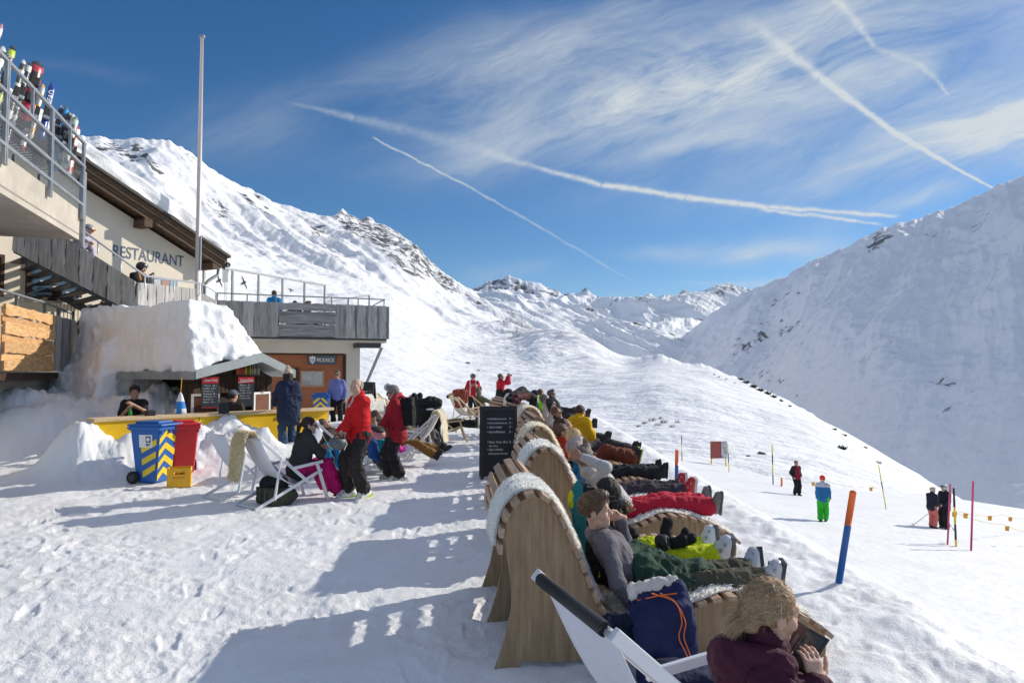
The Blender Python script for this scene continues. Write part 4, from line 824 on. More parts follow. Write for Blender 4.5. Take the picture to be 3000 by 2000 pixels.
board_run(g(tL), g(tA), 3.02, 4.17, 9, M_GREY, BAL, 1); board_run(g(tA), g(tB), 3.06, 4.17, 5, M_GREYH, BAL, 2, horiz=True, nm='planks'); board_run(g(tB), g(0), 3.02, 4.17, 9, M_GREY, BAL, 3)
board_run(g(0), tb(0, 4, 0), 3.02, 4.17, 8, M_GREY, BAL, 4)
m = MB(); m.box(tb(tL/2, .03, 3.0), (tL, .06, .08), (Ba, Bn, UP)); m.build('bottom_rail', M_DKST, BAL)
m = MB(); zr = 4.42
m.tube([tb(tL, .12, zr), tb(.02, .12, zr)], .022, 6); m.tube([tb(.02, .12, zr), tb(.02, 3.6, zr)], .022, 6)
for t in np.linspace(.05, tL, 7): m.tube([tb(t, .12, 4.0), tb(t, .12, zr)], .02, 6)
m.build('handrail', M_STEEL, BAL)
# glass windbreak with bird silhouettes
GS = thing('glass_windbreak', 'steel framed glass windbreak with black bird silhouettes on terrace', 'windbreak', P(600, 880, 22.6))
ga, gb = A(*P(598, 776, 22.5)[:2], 0), A(*P(952, 834, 28.0)[:2], 0); gd_ = nrm(gb-ga); gL = np.linalg.norm(gb-ga); gn = A(gd_[1], -gd_[0], 0); gp = lambda t, z: ga+gd_*gL*t+UP*z; gt = 5.38
m = MB(); ts = [float((lambda x: x)(v)) for v in np.linspace(0, 1, 6)]
for t in ts: m.box(gp(t, (3.1+gt)/2), (.07, .07, gt-3.1), (gd_, gn, UP))
m.box(gp(.5, gt+.036), (gL+.1, .075, .07), (gd_, gn, UP)); m.build('frame', M_STEEL, GS)
M_PANE = mat('clear_pane', (.93, .96, .97), .02, 0, 0, spec=.3, alpha=.10)
for i in range(5): MB().box(gp((ts[i]+ts[i+1])/2, (3.3+gt)/2), (gL/5-.09, .012, gt-3.35), (gd_, gn, UP)).build('pane', M_PANE, GS)
def bird(px, py, span, ang, label):
    a = np.linspace(0, 1, 400); pts = ga[None]+gd_[None]*gL*a[:, None]; t = float(a[np.argmin(np.abs(1500+F*pts[:, 0]/pts[:, 1]-px))]); z = float(P(1500, py, gp(t, 0)[1])[2])
    o = [(-1,.05),(-.6,.22),(-.2,.16),(-.08,.34),(0,.42),(.08,.34),(.2,.16),(.6,.22),(1,.05),(.6,.02),(.2,-.05),(.1,-.3),(.16,-.5),(-.16,-.5),(-.1,-.3),(-.2,-.05),(-.6,.02)]
    ca, sa = math.cos(ang), math.sin(ang); q = [gp(t, z)+gn*.02+gd_*(x*ca-y*sa)*span/2+UP*(x*sa+y*ca)*span/2 for x, y in o]
    MB().prism(q, gn*.004).build('bird_silhouette', M_RUB, GS)
bird(636, 822, .52, -1.05, ''); bird(709, 828, .55, -1.05, ''); bird(848, 850, .36, -.15, '')
# corner glass on the terrace's far side
m = MB(); ca, cb = A(*P(950, 886, 25.0)), A(*P(1084, 864, 27.5)); CG = thing('corner_railing', 'low steel framed glass railing at far terrace corner', 'railing', ca)
m.bar(ca, cb, .05, .05); 
for t in (.02, .5, .98): p = ca+(cb-ca)*t; m.bar(p-UP*.9, p, .05, .05)
m.build('frame', M_STEEL, CG); m = MB(); m.bar(ca-UP*.45, cb-UP*.45, .012, .8); m.build('pane', M_PANE, CG)
# thin mast behind
mp_ = P(660, 905, 60); MA = thing('antenna_mast', 'thin lattice antenna mast behind the glass windbreak', 'mast', mp_); m = MB(); mt_ = P(662, 752, 60)
for a in (0, 2.1, 4.2): m.tube([mp_+A(.16*math.cos(a), .16*math.sin(a), -2), mt_+A(.1*math.cos(a), .1*math.sin(a), 0)], .02, 5)
for k in range(14): q = mp_+(mt_-mp_)*k/14; m.bar(q+A(.15, 0, 0), q+A(-.12, .1, .3), .015, .015)
m.build('lattice', M_STEEL, MA); m = MB(); m.box(mp_+(mt_-mp_)*.66, (.5, .25, 1.4)); m.box(mp_+(mt_-mp_)*.8+A(.2,0,0), (.2, .2, .9)); m.build('antenna_box', M_CREAM2, MA)

# ---------------------------------------------------------------- concrete ski platform
Pb = nrm((-.30, .95, 0)); Pa = A(-Pb[1], Pb[0], 0); PC = A(-9.52, 14.9, 0); zp0, zp1 = 4.77, 5.42   # corner; Pb runs away from us, Pa to the left
pp = lambda b, a, z: PC-Pb*b+Pa*a+UP*z
PL = thing('concrete_platform', 'raised concrete platform with overhanging slab at upper left', 'platform', pp(3, 2, 4.7))
m = MB(); m.prism([pp(0, 0, zp0), pp(0, 0, zp1), pp(9, 0, zp1), pp(9, 0, zp0)], Pa*7); m.build('slab', M_CONC, PL)
m = MB(); m.box(pp(4.5, .02, zp0+.12), (9, .05, .03), (Pb, Pa, UP)); m.build('drip_edge', mat('dark_concrete', (.28, .26, .24), .9), PL)  # narrow strip along the slab in a darker concrete colour
NS = []
for j in range(8):
    for i in range(60): b, a = .1+8.6*i/59, .03+2.2*(j/7)**1.5; NS.append(pp(b, a, zp1+.004+(.10+.09*float(noise3(b*2.2, a*3, 0, 4)))*min(1, j/1.5)*(1-.0*j)))
mesh('snow_layer', NS, grid_faces(8, 60), M_PILE, PL)
RL = thing('platform_railing', 'grey steel railing with wire mesh along the concrete platform', 'railing', pp(3, 0, zp1))
zr1 = zp1+1.5
for b in (.02, 1.02, 2.06, 3.12, 4.2, 5.3): 
    m = MB()
    if b in (2.06, .02, 4.2): m.box(pp(b, -.06, (zp1-.2+zr1)/2), (.05, .05, zr1-zp1+.2), (Pb, Pa, UP)); m.box(pp(b+.07, -.06, (zp1-.2+zr1)/2), (.05, .05, zr1-zp1+.2), (Pb, Pa, UP))
    else: m.box(pp(b, -.06, zr1-.26), (.045, .045, .52), (Pb, Pa, UP))
    m.build('post', M_STEEL, RL)
for z in (zr1, zr1-.52, zr1-1.0, zp1+.12): MB().box(pp(2.7, -.06, z), (5.5, .055, .055), (Pb, Pa, UP)).build('rail', M_STEEL, RL)
MB().box(pp(-.10, -.02, zp1+.05), (.16, .10, 1.7), (Pb, Pa, UP)).build('end_post', M_STEEL, RL)
m = MB(); s = .075
for i in range(74): b = i*s; m.tube([pp(b, -.03, zp1+.12), pp(b+.9, -.03, zr1-.55)], .0035, 3, False); m.tube([pp(b+.9, -.028, zp1+.12), pp(b, -.028, zr1-.55)], .0035, 3, False)
m.build('wire_mesh', M_STEEL, RL)
# skis standing in the rack
def ski(px, py, wid, c1, c2, lean, label, L=1.7, board=False, a=.55, letters=None, pair=True):
    # base on the platform floor, tip on the ray of the image point
    bs = np.linspace(-.5, 7, 3000); base = PC[None]-Pb[None]*bs[:, None]+Pa*a; b = float(bs[np.argmin(np.abs(1500+F*base[:, 0]/base[:, 1]-px))]); q = pp(b, a, 0); tip = P(px, py, q[1])
    d = nrm(Pb*lean+UP+Pa*-.05); root = tip-d*L; n = nrm(Pa*-.55+Pb*-.9); n = nrm(n-d*np.dot(n, d)); x = np.cross(d, n)
    T = thing('snowboard' if board else 'ski', label, 'snowboard' if board else 'ski', root, 0, None); S = 30; V = []; 
    for i in range(S+1):
        t = i/S; w = wid*(.86+.14*abs(2*t-1)**1.5)*min(1, math.sqrt(max(.001, (1-t)*(7 if not board else 9))))*min(1, math.sqrt(max(.04, t*14)))
        cv = max(0, (t-.86)/.14)**2*.09*(1 if not board else .7)
        for sx, sn in ((-1, -1), (1, -1), (1, 1), (-1, 1)): V.append(root+d*L*t+x*sx*w/2+n*(sn*.006-cv))
    Fq = [(i*4+k, i*4+(k+1) % 4, (i+1)*4+(k+1) % 4, (i+1)*4+k) for i in range(S) for k in range(4)]+[(3, 2, 1, 0), (S*4, S*4+1, S*4+2, S*4+3)]
    mi = [1 if (i//3+i//7) % 3 == 1 or i > 26 else 0 for i in range(S) for k in range(4)]+[0, 0]
    mesh('deck', V, Fq, [mat('ski_top', c1, .3, 0, .2, 12, coat=.3), mat('ski_graphic', c2, .3, 0, .2, 12, coat=.3)], T, True, mi)
    if not board: MB().box(root+d*L*.45+n*.03, (.30, wid*.85, .05), (d, x, n)).build('binding', M_RUB, T, bevel=.008); MB().box(root+d*L*.36+n*.045, (.08, wid*.95, .08), (d, x, n)).build('heel_piece', M_STEEL, T, bevel=.008)
    else:
        for k in (.36, .62): MB().box(root+d*L*k+n*.05, (.22, wid*.7, .09), (d, x, n)).build('binding', M_RUB, T, bevel=.02)
    if letters: text(letters, wid*.62, M_WHITE, root+d*L*.58+n*.0085+x*wid*.28, d, -x, 'lettering', T, L*.24, ext=.001, bold=.01)
W9, K9 = (.75, .76, .78), (.02, .02, .025)
for a_ in [(14,128,.13,(.03,.035,.04),(.7,.72,.7),.32,'black ski with white letters leaning at far left of rack',1.75,False,.5),
           (42,126,.125,(.55,.68,.06),(.03,.03,.03),.34,'lime green and black ski at left end of rack',1.75,False,.5,'STOCKLI'),
           (74,168,.11,(.08,.09,.08),(.75,.70,.68),.36,'black ski with pale pink tip left of red snowboard',1.7,False,.6),
           (92,176,.10,(.70,.74,.60),(.05,.05,.08),.40,'pale ski with dark band just left of red snowboard',1.65,False,.6),
           (114,176,.26,(.52,.05,.07),(.05,.05,.055),.30,'wide red and black snowboard standing upright in rack',1.55,True,.55),
           (130,240,.10,(.60,.60,.58),(.75,.45,.1),.34,'grey ski with orange tip between red board and blue ski',1.55,False,.65),
           (158,236,.15,(.015,.06,.30),(.02,.075,.36),.30,'dark blue ski with white HEAD lettering',1.6,False,.5,'HEAD'),
           (184,303,.11,(.06,.06,.065),(.5,.5,.52),.36,'dark curved ski right of the blue ski',1.5,False,.6),
           (199,304,.11,(.03,.33,.65),(.1,.12,.15),.32,'bright blue ski in right half of rack',1.5,False,.55),
           (209,322,.10,(.03,.03,.035),(.3,.32,.34),.36,'slim black ski between bright blue and green ski',1.5,False,.65),
           (219,328,.11,(.55,.68,.45),(.75,.77,.78),.34,'white and pale green ski near rack end',1.5,False,.55),
           (227,335,.11,(.62,.72,.62),(.25,.3,.28),.36,'grey green ski second from the right rack end',1.5,False,.6),
           (229,362,.15,(.80,.80,.80),(.62,.06,.06),.30,'white ski with red star at right end of rack',1.4,False,.5),
           (10,62,.09,(.75,.72,.78),(.5,.25,.3),.42,'pale ski with curved tip sticking up highest at left edge',2.1,False,1.0),
           (60,255,.12,(.03,.03,.03),(.4,.1,.4),.34,'black and purple ski low in the rack behind railing',1.5,False,.8),
           (100,285,.11,(.5,.04,.05),(.7,.7,.7),.30,'short red ski low in the rack behind railing',1.4,False,.8),
           (170,345,.11,(.65,.72,.1),(.05,.05,.05),.30,'short lime ski low in the rack behind railing',1.4,False,.8),
           (20,215,.12,(.25,.12,.35),(.7,.7,.7),.34,'violet ski at left edge behind the railing',1.5,False,.7),
           (195,350,.10,(.1,.2,.45),(.75,.75,.75),.34,'navy and white ski low at right behind railing',1.4,False,.75)]:
    ski(*a_)
RK = thing('ski_rack', 'dark steel ski rack behind the platform railing', 'rack', pp(3, .7, zp1)); m = MB()
for z in (zp1+.35, zp1+.8): m.tube([pp(0, .75, z), pp(6, .75, z)], .025, 6)
for b in (.1, 1.5, 3, 4.5, 5.9): m.tube([pp(b, .8, zp1), pp(b, .75, zp1+.85)], .025, 6)
for b in np.arange(.15, 5.9, .16): m.tube([pp(b, .75, zp1+.8), pp(b, .5, zp1+.84)], .012, 5)
m.build('rack_frame', M_DKST, RK)
# ---------------------------------------------------------------- outdoor stair with board balustrade
sA, sB = A(*P(30, 742, 16.6)), A(*P(392, 925, 16.0)); off = A(.05, 1.75, 0)          # near stringer and width of the flight
ST = thing('outdoor_stairs', 'dark steel open stair descending below concrete platform', 'stairs', sB)
nA, nB, fA, fB = A(*P(66, 750, 16.4)), A(*P(396, 914, 15.9)), A(*P(-12, 758, 18.0)), A(*P(322, 946, 17.6))
for a, b in ((nA, nB), (fA, fB)): MB().bar(a, b, .05, .20).build('stringer', M_DKST, ST)
for k in range(9):
    t = (k+.45)/9.; p, q = nA+(nB-nA)*t, fA+(fB-fA)*t; q[2] = p[2]; tr_ = MB(); tr_.bar(q, p, .26, .045); tt = tr_.build('tread', M_DKST, ST)
    tag_ = MB(); tag_.bar(q+(p-q)*.06+UP*.055, q+(p-q)*.22+UP*.055, .2, .07); tag_.build('snow_patch', M_PILE, tt, bevel=.025)
m = MB()
for k in range(34): p = fA+(fB-fA)*k/33; m.tube([p+UP*-.75, p+UP*.05], .011, 4)
m.build('lower_bars', M_DKST, ST)
m = MB(); q0, q1 = A(*P(228, 985, 17.4)), A(*P(395, 890, 18.0)); m.bar(q0, q1, .05, .2); m.bar(q0+off*.6, q1+off*.6, .05, .16)
for k in range(26): p = q0+(q1-q0)*k/25+off*.5; m.tube([p, p+UP*.95], .011, 4)
m.bar(q0+off*.5+UP*.95, q1+off*.5+UP*.95, .04, .04); m.build('lower_flight', M_DKST, ST)
SBd = thing('stair_balustrade', 'tall grey weathered board balustrade along the outdoor stair', 'balustrade', sB)
u0, u1 = A(*P(62, 0, 16.45)), A(*P(420, 0, 15.85)); zf_ = lambda px, py, Y: float(P(px, py, Y)[2])
board_run(u0, u1, zf_(62,734,16.45), zf_(62,600,16.45), 9, M_GREY, SBd, 11, zt2=zf_(420,826,15.85), zb2=zf_(420,918,15.85), gap=True)
v1 = A(*P(588, 0, 18.3)); board_run(u1, v1, zf_(420,930,15.85), zf_(420,827,15.85), 7, M_GREY, SBd, 12, zt2=zf_(588,846,18.3), zb2=zf_(588,930,18.3), gap=True)
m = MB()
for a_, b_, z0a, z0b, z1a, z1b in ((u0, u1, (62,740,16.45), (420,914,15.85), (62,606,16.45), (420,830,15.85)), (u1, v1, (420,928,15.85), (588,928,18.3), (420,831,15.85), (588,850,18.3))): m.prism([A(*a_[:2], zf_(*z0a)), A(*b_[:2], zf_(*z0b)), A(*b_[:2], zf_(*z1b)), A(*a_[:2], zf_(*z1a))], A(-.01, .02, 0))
m.build('backing', M_DARKW, SBd)  # dark sheet added behind the boards, so the gaps read as shade
m = MB(); h0, h1, h2 = A(*P(222, 660, 16.4)), A(*P(425, 808, 15.95)), A(*P(585, 830, 18.3)); m.tube([A(*P(60, 545, 16.6)), h0, h1, h2], .026, 8)
for q in (h0+(h1-h0)*.33, h0+(h1-h0)*.66, h1, h1+(h2-h1)*.5, h2): m.tube([q-UP*.3, q], .018, 6)
m.build('handrail', M_ALU, SBd, True)
PLF = thing('landing', 'wooden landing at the foot of the outdoor stair', 'landing', v1+UP*2.9); m = MB(); m.prism([A(*u1[:2], 3.0), A(*v1[:2], 3.0), A(-10.4, 20.4, 3.0), A(-11.4, 17.2, 3.0)], UP*.15); m.build('deck', M_BEAM, PLF)
lw = thing('low_parapet', 'small pale boarded parapet with rail between stair landing and terrace', 'parapet', v1); m = MB(); a, b = A(*P(590, 900, 19.2)), A(*P(632, 900, 20.8)); m.prism([A(*a[:2], 3.0), A(*b[:2], 3.0), A(*b[:2], 4.05), A(*a[:2], 4.1)], A(-.1, .2, 0)); m.build('panel', M_GREYH, lw)
m = MB(); m.tube([A(*a[:2], 4.1), A(*a[:2], 4.36), A(*b[:2], 4.3), A(*b[:2], 4.0)], .022, 6); m.build('rail', M_ALU, lw)
# ---------------------------------------------------------------- lower wooden balcony
LB = thing('wooden_balcony', 'orange and grey plank balcony on concrete base at left edge', 'balcony', (-10, 14, 1.9))
e0, e1, e2 = A(-8.9, 11.1, 0), A(-10.32, 15.25, 0), A(-11.0, 17.3, 0)
board_run(e0, A(-9.35, 12.4, 0), 1.9, 3.13, 2, M_FRESH, LB, 20, nm='post_board'); board_run(A(-9.36, 12.44, 0), e1, 1.9, 3.13, 7, M_FRESH, LB, 21, horiz=True, nm='planks'); board_run(e1, e2, 1.9, 3.13, 7, M_GREY, LB, 22)
m = MB(); m.prism([A(*e0[:2], 1.72), A(*e1[:2], 1.72), A(*e2[:2], 1.72), A(*e2[:2], 1.86), A(*e1[:2], 1.86), A(*e0[:2], 1.86)], A(-4, -1.3, 0)); m.build('floor_edge', M_DARKW, LB)
m = MB(); o_ = A(-.12, -.05, 0); m.tube([A(*e0[:2], 3.42)+o_, A(*e1[:2], 3.42)+o_, A(*e2[:2], 3.34)+o_], .028, 8)
for q in (e0, A(-9.75, 13.6, 0), e1, A(-10.7, 16.3, 0), e2): m.tube([A(*q[:2], 2.6)+o_, A(*q[:2], 3.41)+o_], .03, 8)
m.build('handrail', M_STEEL, LB, True)
CB = thing('retaining_wall', 'stained concrete base wall under the wooden balcony', 'wall', (-10.6, 15.4, 0)); m = MB(); o_ = A(-.55, -.2, 0)
m.prism([A(*e0[:2], -.3)+o_, A(*e2[:2], -.3)+o_+A(.2, .6, 0), A(*e2[:2], 1.70)+o_+A(.2, .6, 0), A(*e0[:2], 1.70)+o_], A(-3, -1, 0)); m.build('concrete', M_CONC, CB)

# ---------------------------------------------------------------- kiosk
Hd = nrm((.5, .866, 0)); Hn = A(Hd[1], -Hd[0], 0); HC = A(-6.71, 14.2, 0)                 # gable runs along Hd, side wall along -Hn
hp_ = lambda a, b, z: HC+Hd*a-Hn*b+UP*z
KW, KL, KE, KR = 2.3, 3.0, 1.76, 2.13
KI = thing('kiosk', 'dark timber snack kiosk under thick snow', 'kiosk', hp_(1.4, 1, 0))
m = MB(); z0 = -.2
def wallbox(a0, a1, b0, b1, za, zb): m.box(hp_((a0+a1)/2, (b0+b1)/2, (za+zb)/2), (abs(a1-a0), abs(b1-b0), zb-za), (Hd, Hn, UP))
wallbox(.15, .27, .06, .16, z0, KE)                                # corner posts, gable wall with an opening, counter-height base
wallbox(2.05, 2.2, .06, .16, z0, KE); wallbox(.27, .5, .08, .14, z0, 1.42); wallbox(1.6, 2.05, .08, .14, z0, 1.42); wallbox(.5, 1.6, .08, .14, z0, .82); wallbox(.27, 2.05, .08, .15, 1.42, KE)
m.prism([hp_(.15, .09, KE), hp_(2.2, .09, KE), hp_(1.5, .09, KR-.05)], Hn*-.05)
for a in np.linspace(.35, 2.1, 18): m.box(hp_(a, .077, 1.62+.0), (.035, .012, .34), (Hd, Hn, UP))
wallbox(.15, .25, .16, .5, z0, KE); wallbox(.17, .23, .5, 2.9, z0, .55); wallbox(.15, .25, 2.55, KL, z0, KE); wallbox(.15, 2.2, KL-.1, KL, z0, KE); wallbox(2.1, 2.2, .16, KL-.1, z0, KE); wallbox(1.3, 1.36, .5, KL-.1, z0, KE)
m.build('wall', M_DARKW, KI)
m = MB(); ev = .32
ridge = lambda b, z: hp_(1.5, b, z)
for s_, a_e in ((1, -.12), (-1, 2.45)):
    m.prism([hp_(a_e, -.38, KE), hp_(a_e, -.38, KE+.14), ridge(-.38, KR+.14), ridge(-.38, KR)], -Hn*(KL+.6))
RFK = m.build('roof', M_ROOFT, KI)
m = MB()
for a_e in (-.14, 2.47): m.prism([hp_(a_e, -.40, KE-.03), hp_(a_e, -.40, KE+.16), ridge(-.40, KR+.17), ridge(-.40, KR-.03)], Hn*.025)
m.prism([hp_(-.145, -.4, KE-.04), hp_(-.145, -.4, KE+.14), hp_(-.145, KL+.2, KE+.14), hp_(-.145, KL+.2, KE-.04)], Hd*-.02); m.build('fascia', M_ROOFT, RFK)
m = MB(); m.box(hp_(.05, 1.6, .75), (.02, 1.5, .62), (Hd, Hn, UP)); m.build('white_panel', M_WHITE, KI)
m = MB(); m.box(hp_(1.05, .2, 1.12), (1.1, .02, .5), (Hd, Hn, UP)); m.build('serving_hatch', mat('hatch_dark', (.03, .02, .018), .8), KI)
# shutters with white frames
def shutter(a, b, ang, label):
    c = hp_(a, -.02, 1.08); d = nrm(Hd*math.cos(ang)+Hn*math.sin(ang)); n = A(d[1], -d[0], 0); q = MB(); w, h_ = .52, .62
    for sx in (-1, 1): q.box(c+d*sx*w/2, (.05, .04, h_), (d, n, UP))
    for sz in (-1, 1): q.box(c+UP*sz*h_/2, (w+.05, .042, .05), (d, n, UP))
    S = thing('window_shutter', label, 'shutter', c); q.build('frame', M_WHITE, S); q = MB(); q.box(c, (w, .02, h_), (d, n, UP)); pn = q.build('panel', mat('shutter_wood', (.16, .06, .035), .7, 0, .3, 5), S)
    for k in range(8): 
        q = MB(); y = -.42+.12*k; a0, a1 = max(-.5, -.5), min(.5, .5); q.bar(c+n*.013+d*-w*.46+UP*h_*(y*.75-.05), c+n*.013+d*w*.46+UP*h_*(y*.75+.28), .008, .03) if abs(y*.75+.12) < .34 else None
        if q.V: q.build('slat', mat('shutter_slat', (.20, .08, .045), .7), pn)
shutter(.38, 0, .35, 'white framed brown shutter at left of kiosk front'); shutter(1.84, 0, -.2, 'white framed brown shutter beside woman in navy coat')
# menu boards with red headers
def menu(px, py0, py1, wpx, label, style):
    a = np.linspace(0, 3, 2000); pts = HC[None]+Hd[None]*a[:, None]+Hn*.26; aa = float(a[np.argmin(np.abs(1500+F*pts[:, 0]/pts[:, 1]-px))]); c = HC+Hd*aa+Hn*.26; k = c[1]/F; zt, zb = P(1500, py0, c[1])[2], P(1500, py1, c[1])[2]
    fx = nrm((.8, .6, 0)); nn = A(fx[1], -fx[0], 0); w = wpx*k/.88; h_ = zt-zb; c = c+UP*(zt+zb)/2
    T = thing('menu_board', label, 'menu board', c); MB().box(c, (w, .02, h_), (fx, nn, UP)).build('board', mat('menu_slate', (.055, .065, .075), .6), T)
    MB().box(c+UP*h_*(.5-.105)+nn*.012, (w, .006, h_*.21), (fx, nn, UP)).build('header', mat('menu_red', (.62, .03, .04), .45), T)
    text('Coca-Cola', h_*.085, M_WHITE, c+UP*h_*.36+nn*.017-fx*w*.40, fx, UP, 'header_lettering', T, w*.78, shear=.35, ext=.002, bold=.015)
    if style: MB().box(c-UP*h_*.485+nn*.012, (w, .006, h_*.03), (fx, nn, UP)).build('footer', mat('menu_red', (.62, .03, .04), .45), T)
    else: MB().bar(c+UP*h_*.31+nn*.0165-fx*w*.48, c+UP*h_*.37+nn*.0165+fx*w*.48, .002, h_*.02).build('header_wave', M_WHITE, T)
    rg = random.Random(int(px)); words = ['Tee 4.-', 'Kaffee 4.50', 'Punsch 6.-', 'Suppe 8.-', 'Wienerli 7.-', 'Wurst Brot 9.-', 'Bier 5.-'] if style else ['Bier 5.-', 'Cola 4.50', 'Tee 4.-', 'Kaffee 4.50', 'Apero 7.-', 'Rivella 4.50']
    for i, wd in enumerate(words): text(wd, h_*.05, M_CHALK, c+UP*h_*(.20-.088*i)+nn*.0125-fx*w*.42, fx, UP, 'handwriting', T, w*rg.uniform(.6, .84), shear=.3, ext=.002)
menu(617, 1104, 1195, 41, 'left red topped chalk menu board on kiosk front', True); menu(722, 1104, 1190, 40, 'right red topped chalk menu board on kiosk gable', False)
# bottle shelf in the gable
shl = thing('bottle_shelf', 'small wooden shelf with bottles under kiosk gable', 'shelf', hp_(1.5, -.02, 1.8)); m = MB(); m.box(hp_(1.45, -.05, 1.80), (.72, .16, .025), (Hd, Hn, UP)); m.build('board', M_BEAM, shl)
cols = [((.75,.16,.03),'orange'),((.7,.10,.03),'orange'),((.6,.05,.04),'red'),((.55,.08,.05),'red'),((.75,.6,.05),'yellow'),((.12,.16,.05),'green'),((.7,.55,.06),'yellow'),((.45,.33,.18),'brown'),((.6,.55,.45),'clear'),((.25,.3,.18),'olive'),((.62,.6,.55),'clear')]
for k, (c, nm) in enumerate(cols):
    q = hp_(1.14+.058*k, -.05, 1.8135); o = MB().lathe([(.022, 0), (.024, .01), (.024, .10), (.017, .135), (.009, .155), (.009, .19), (.011, .195), (.010, .205)], q, 10).build('bottle', mat('bottle_glass', c, .2, 0, .05), None, True)
    tag(o, '%s drink bottle on shelf under the kiosk gable' % nm, 'bottle', 'bottles on the kiosk shelf')
# the counter
CT = thing('bar_counter', 'long yellow plank bar counter half buried in snow', 'counter', A(*((C0+C1)/2), .5)); cd_ = A(*nrm(A(*(C1-C0), 0))); cn = A(cd_[1], -cd_[0], 0); CL = np.linalg.norm(C1-C0); c0 = A(*C0, 0)
m = MB(); m.box(c0+cd_*CL/2+UP*.62, (CL, .06, .74), (cd_, cn, UP)); m.build('front_boards', M_YEL, CT)
for q in (1.85,): MB().box(c0+cd_*q+cn*.031+UP*.62, (.012, .006, .74), (cd_, cn, UP)).build('joint', M_BEAM, CT)
m = MB(); m.box(c0+cd_*CL/2-cn*.14+UP*1.02, (CL+.02, .42, .06), (cd_, cn, UP)); m.build('counter_top', M_PINE, CT, bevel=.006)
e = A(*C1, 0)+A(.75, .85, 0); m = MB(); d2 = nrm(e-A(*C1, 0)); m.box((A(*C1, 0)+e)/2+d2*.06+UP*.64, (1.05, .06, .7), (d2, A(d2[1], -d2[0], 0), UP)); m.build('end_boards', M_YEL, CT)
m = MB(); m.box((A(*C1, 0)+e)/2+d2*.1+UP*1.03, (1.1, .3, .06), (d2, A(d2[1], -d2[0], 0), UP)); m.build('end_top', M_PINE, CT)
# little table sign on the counter, black gadget, parasol bag
t = thing('table_sign', 'small black chalk table sign on the yellow counter', 'sign', P(656, 1208, 13.9)); q = P(656, 1195, 13.85); MB().box(q, (.20, .03, .22), (nrm((.8, .6, 0)), nrm((.6, -.8, 0)), UP)).build('slate', M_BLACK, t); text('Menu 9.-', .05, M_CHALK, q+A(-.07, -.06, .02), (.8, .6, 0), UP, 'handwriting', t, .14)
t = thing('cash_box', 'small black box on left part of yellow counter', 'box', P(459, 1222, 12.7)); q = c0+cd_*.98-cn*.1+UP*1.10; MB().box(q, (.16, .14, .1), (cd_, cn, UP)).build('case', M_RUB, t, bevel=.012); MB().box(q+UP*.055, (.10, .08, .012), (cd_, cn, UP)).build('lid', M_DKST, t)
q = P(528, 1208, 13.6); t = thing('parasol', 'blue and white folded parasol bag hanging at kiosk corner', 'parasol', q)
pr_ = MB(); pr_.lathe([(.012, .40), (.04, .34), (.075, .22), (.105, .08), (.115, -.02), (.08, -.04)], q, 14); o = pr_.build('folded_canopy', [mat('parasol_white', (.72, .74, .78), .7), mat('parasol_blue', (.03, .22, .62), .7)], t, True, mi=[0]*14+[0]*14+[1]*14+[0, 0, 0, 1, 1, 0, 0]*2+[1]*14+[0, 0]); MB().tube([q+UP*.38, q+UP*.70+A(.02, 0, 0)], .006, 5).build('cord', M_YEL, t)
# snow mass over the kiosk
def snowcap():
    R = np.stack([Hd, -Hn, UP], 1); lo = A(-1.2, -1.0, -.3); hi = A(4.2, 5.2, 3.75); h = .055
    ax = [np.arange(lo[i], hi[i], h) for i in range(3)]; a, b, z = np.meshgrid(*ax, indexing='ij')
    # a along gable, b away behind the gable face, z up: a flat-topped block with sloping sides over the roof, widening to the ground at the far left
    roofz = KE+.12+(KR-KE)*np.minimum(np.clip((a+.12)/1.62, 0, 1), np.clip((2.45-a)/.95, 0, 1))
    d_front = (-.36-b)*.90+(z-2.0)*.34                        # lit face above the gable, leaning back
    d_side = (-.20-a)*.97+(z-1.9)*.16                        # shaded face towards the camera
    d_top = z-(3.42-.10*a-.0*b); d_far = (a-1.85)*.78+(z-2.15)*.62; d_back = b-4.4
    blk = np.maximum.reduce([d_front, d_side, d_top, d_far, d_back, roofz-z])
    # the heap at the left end of the kiosk
    hb = np.maximum.reduce([(2.35-b)*.93+(z-.9)*.12, (-.65-a)*.95+(z-.8)*.22, (a-2.4), b-4.7, (z-(2.5-.34*(b-2.4)-.0*a))*.9])
    k = .35; hh = np.clip(.5+.5*(hb-blk)/k, 0, 1); D = hb*(1-hh)+blk*hh-k*hh*(1-hh)
    X = HC[0]+Hd[0]*a-Hn[0]*b; Y = HC[1]+Hd[1]*a-Hn[1]*b
    D = D+.06*fbm(X*1.6, Y*1.6, z*1.6, 4, 31)+.055*np.abs(fbm(X*4.2, Y*4.2, z*4.2, 3, 33))+.012*fbm(X*14, Y*14, z*14, 2, 35)-.02
    D = np.maximum(D, np.where((b < 2.3) | (a > 1.0), roofz-.015-z, -9))     # rests on the roof
    V, Q = snets(D, lo, h); V = HC+V[:, :1]*Hd-V[:, 1:2]*Hn+V[:, 2:]*UP; Q = Q[:, ::-1] if np.linalg.det(np.stack([Hd, -Hn, UP])) < 0 else Q
    tag(mesh('snow_heap', V, Q, M_PILE), 'huge block of snow burying the kiosk roof and side', 'snow heap')
snowcap()
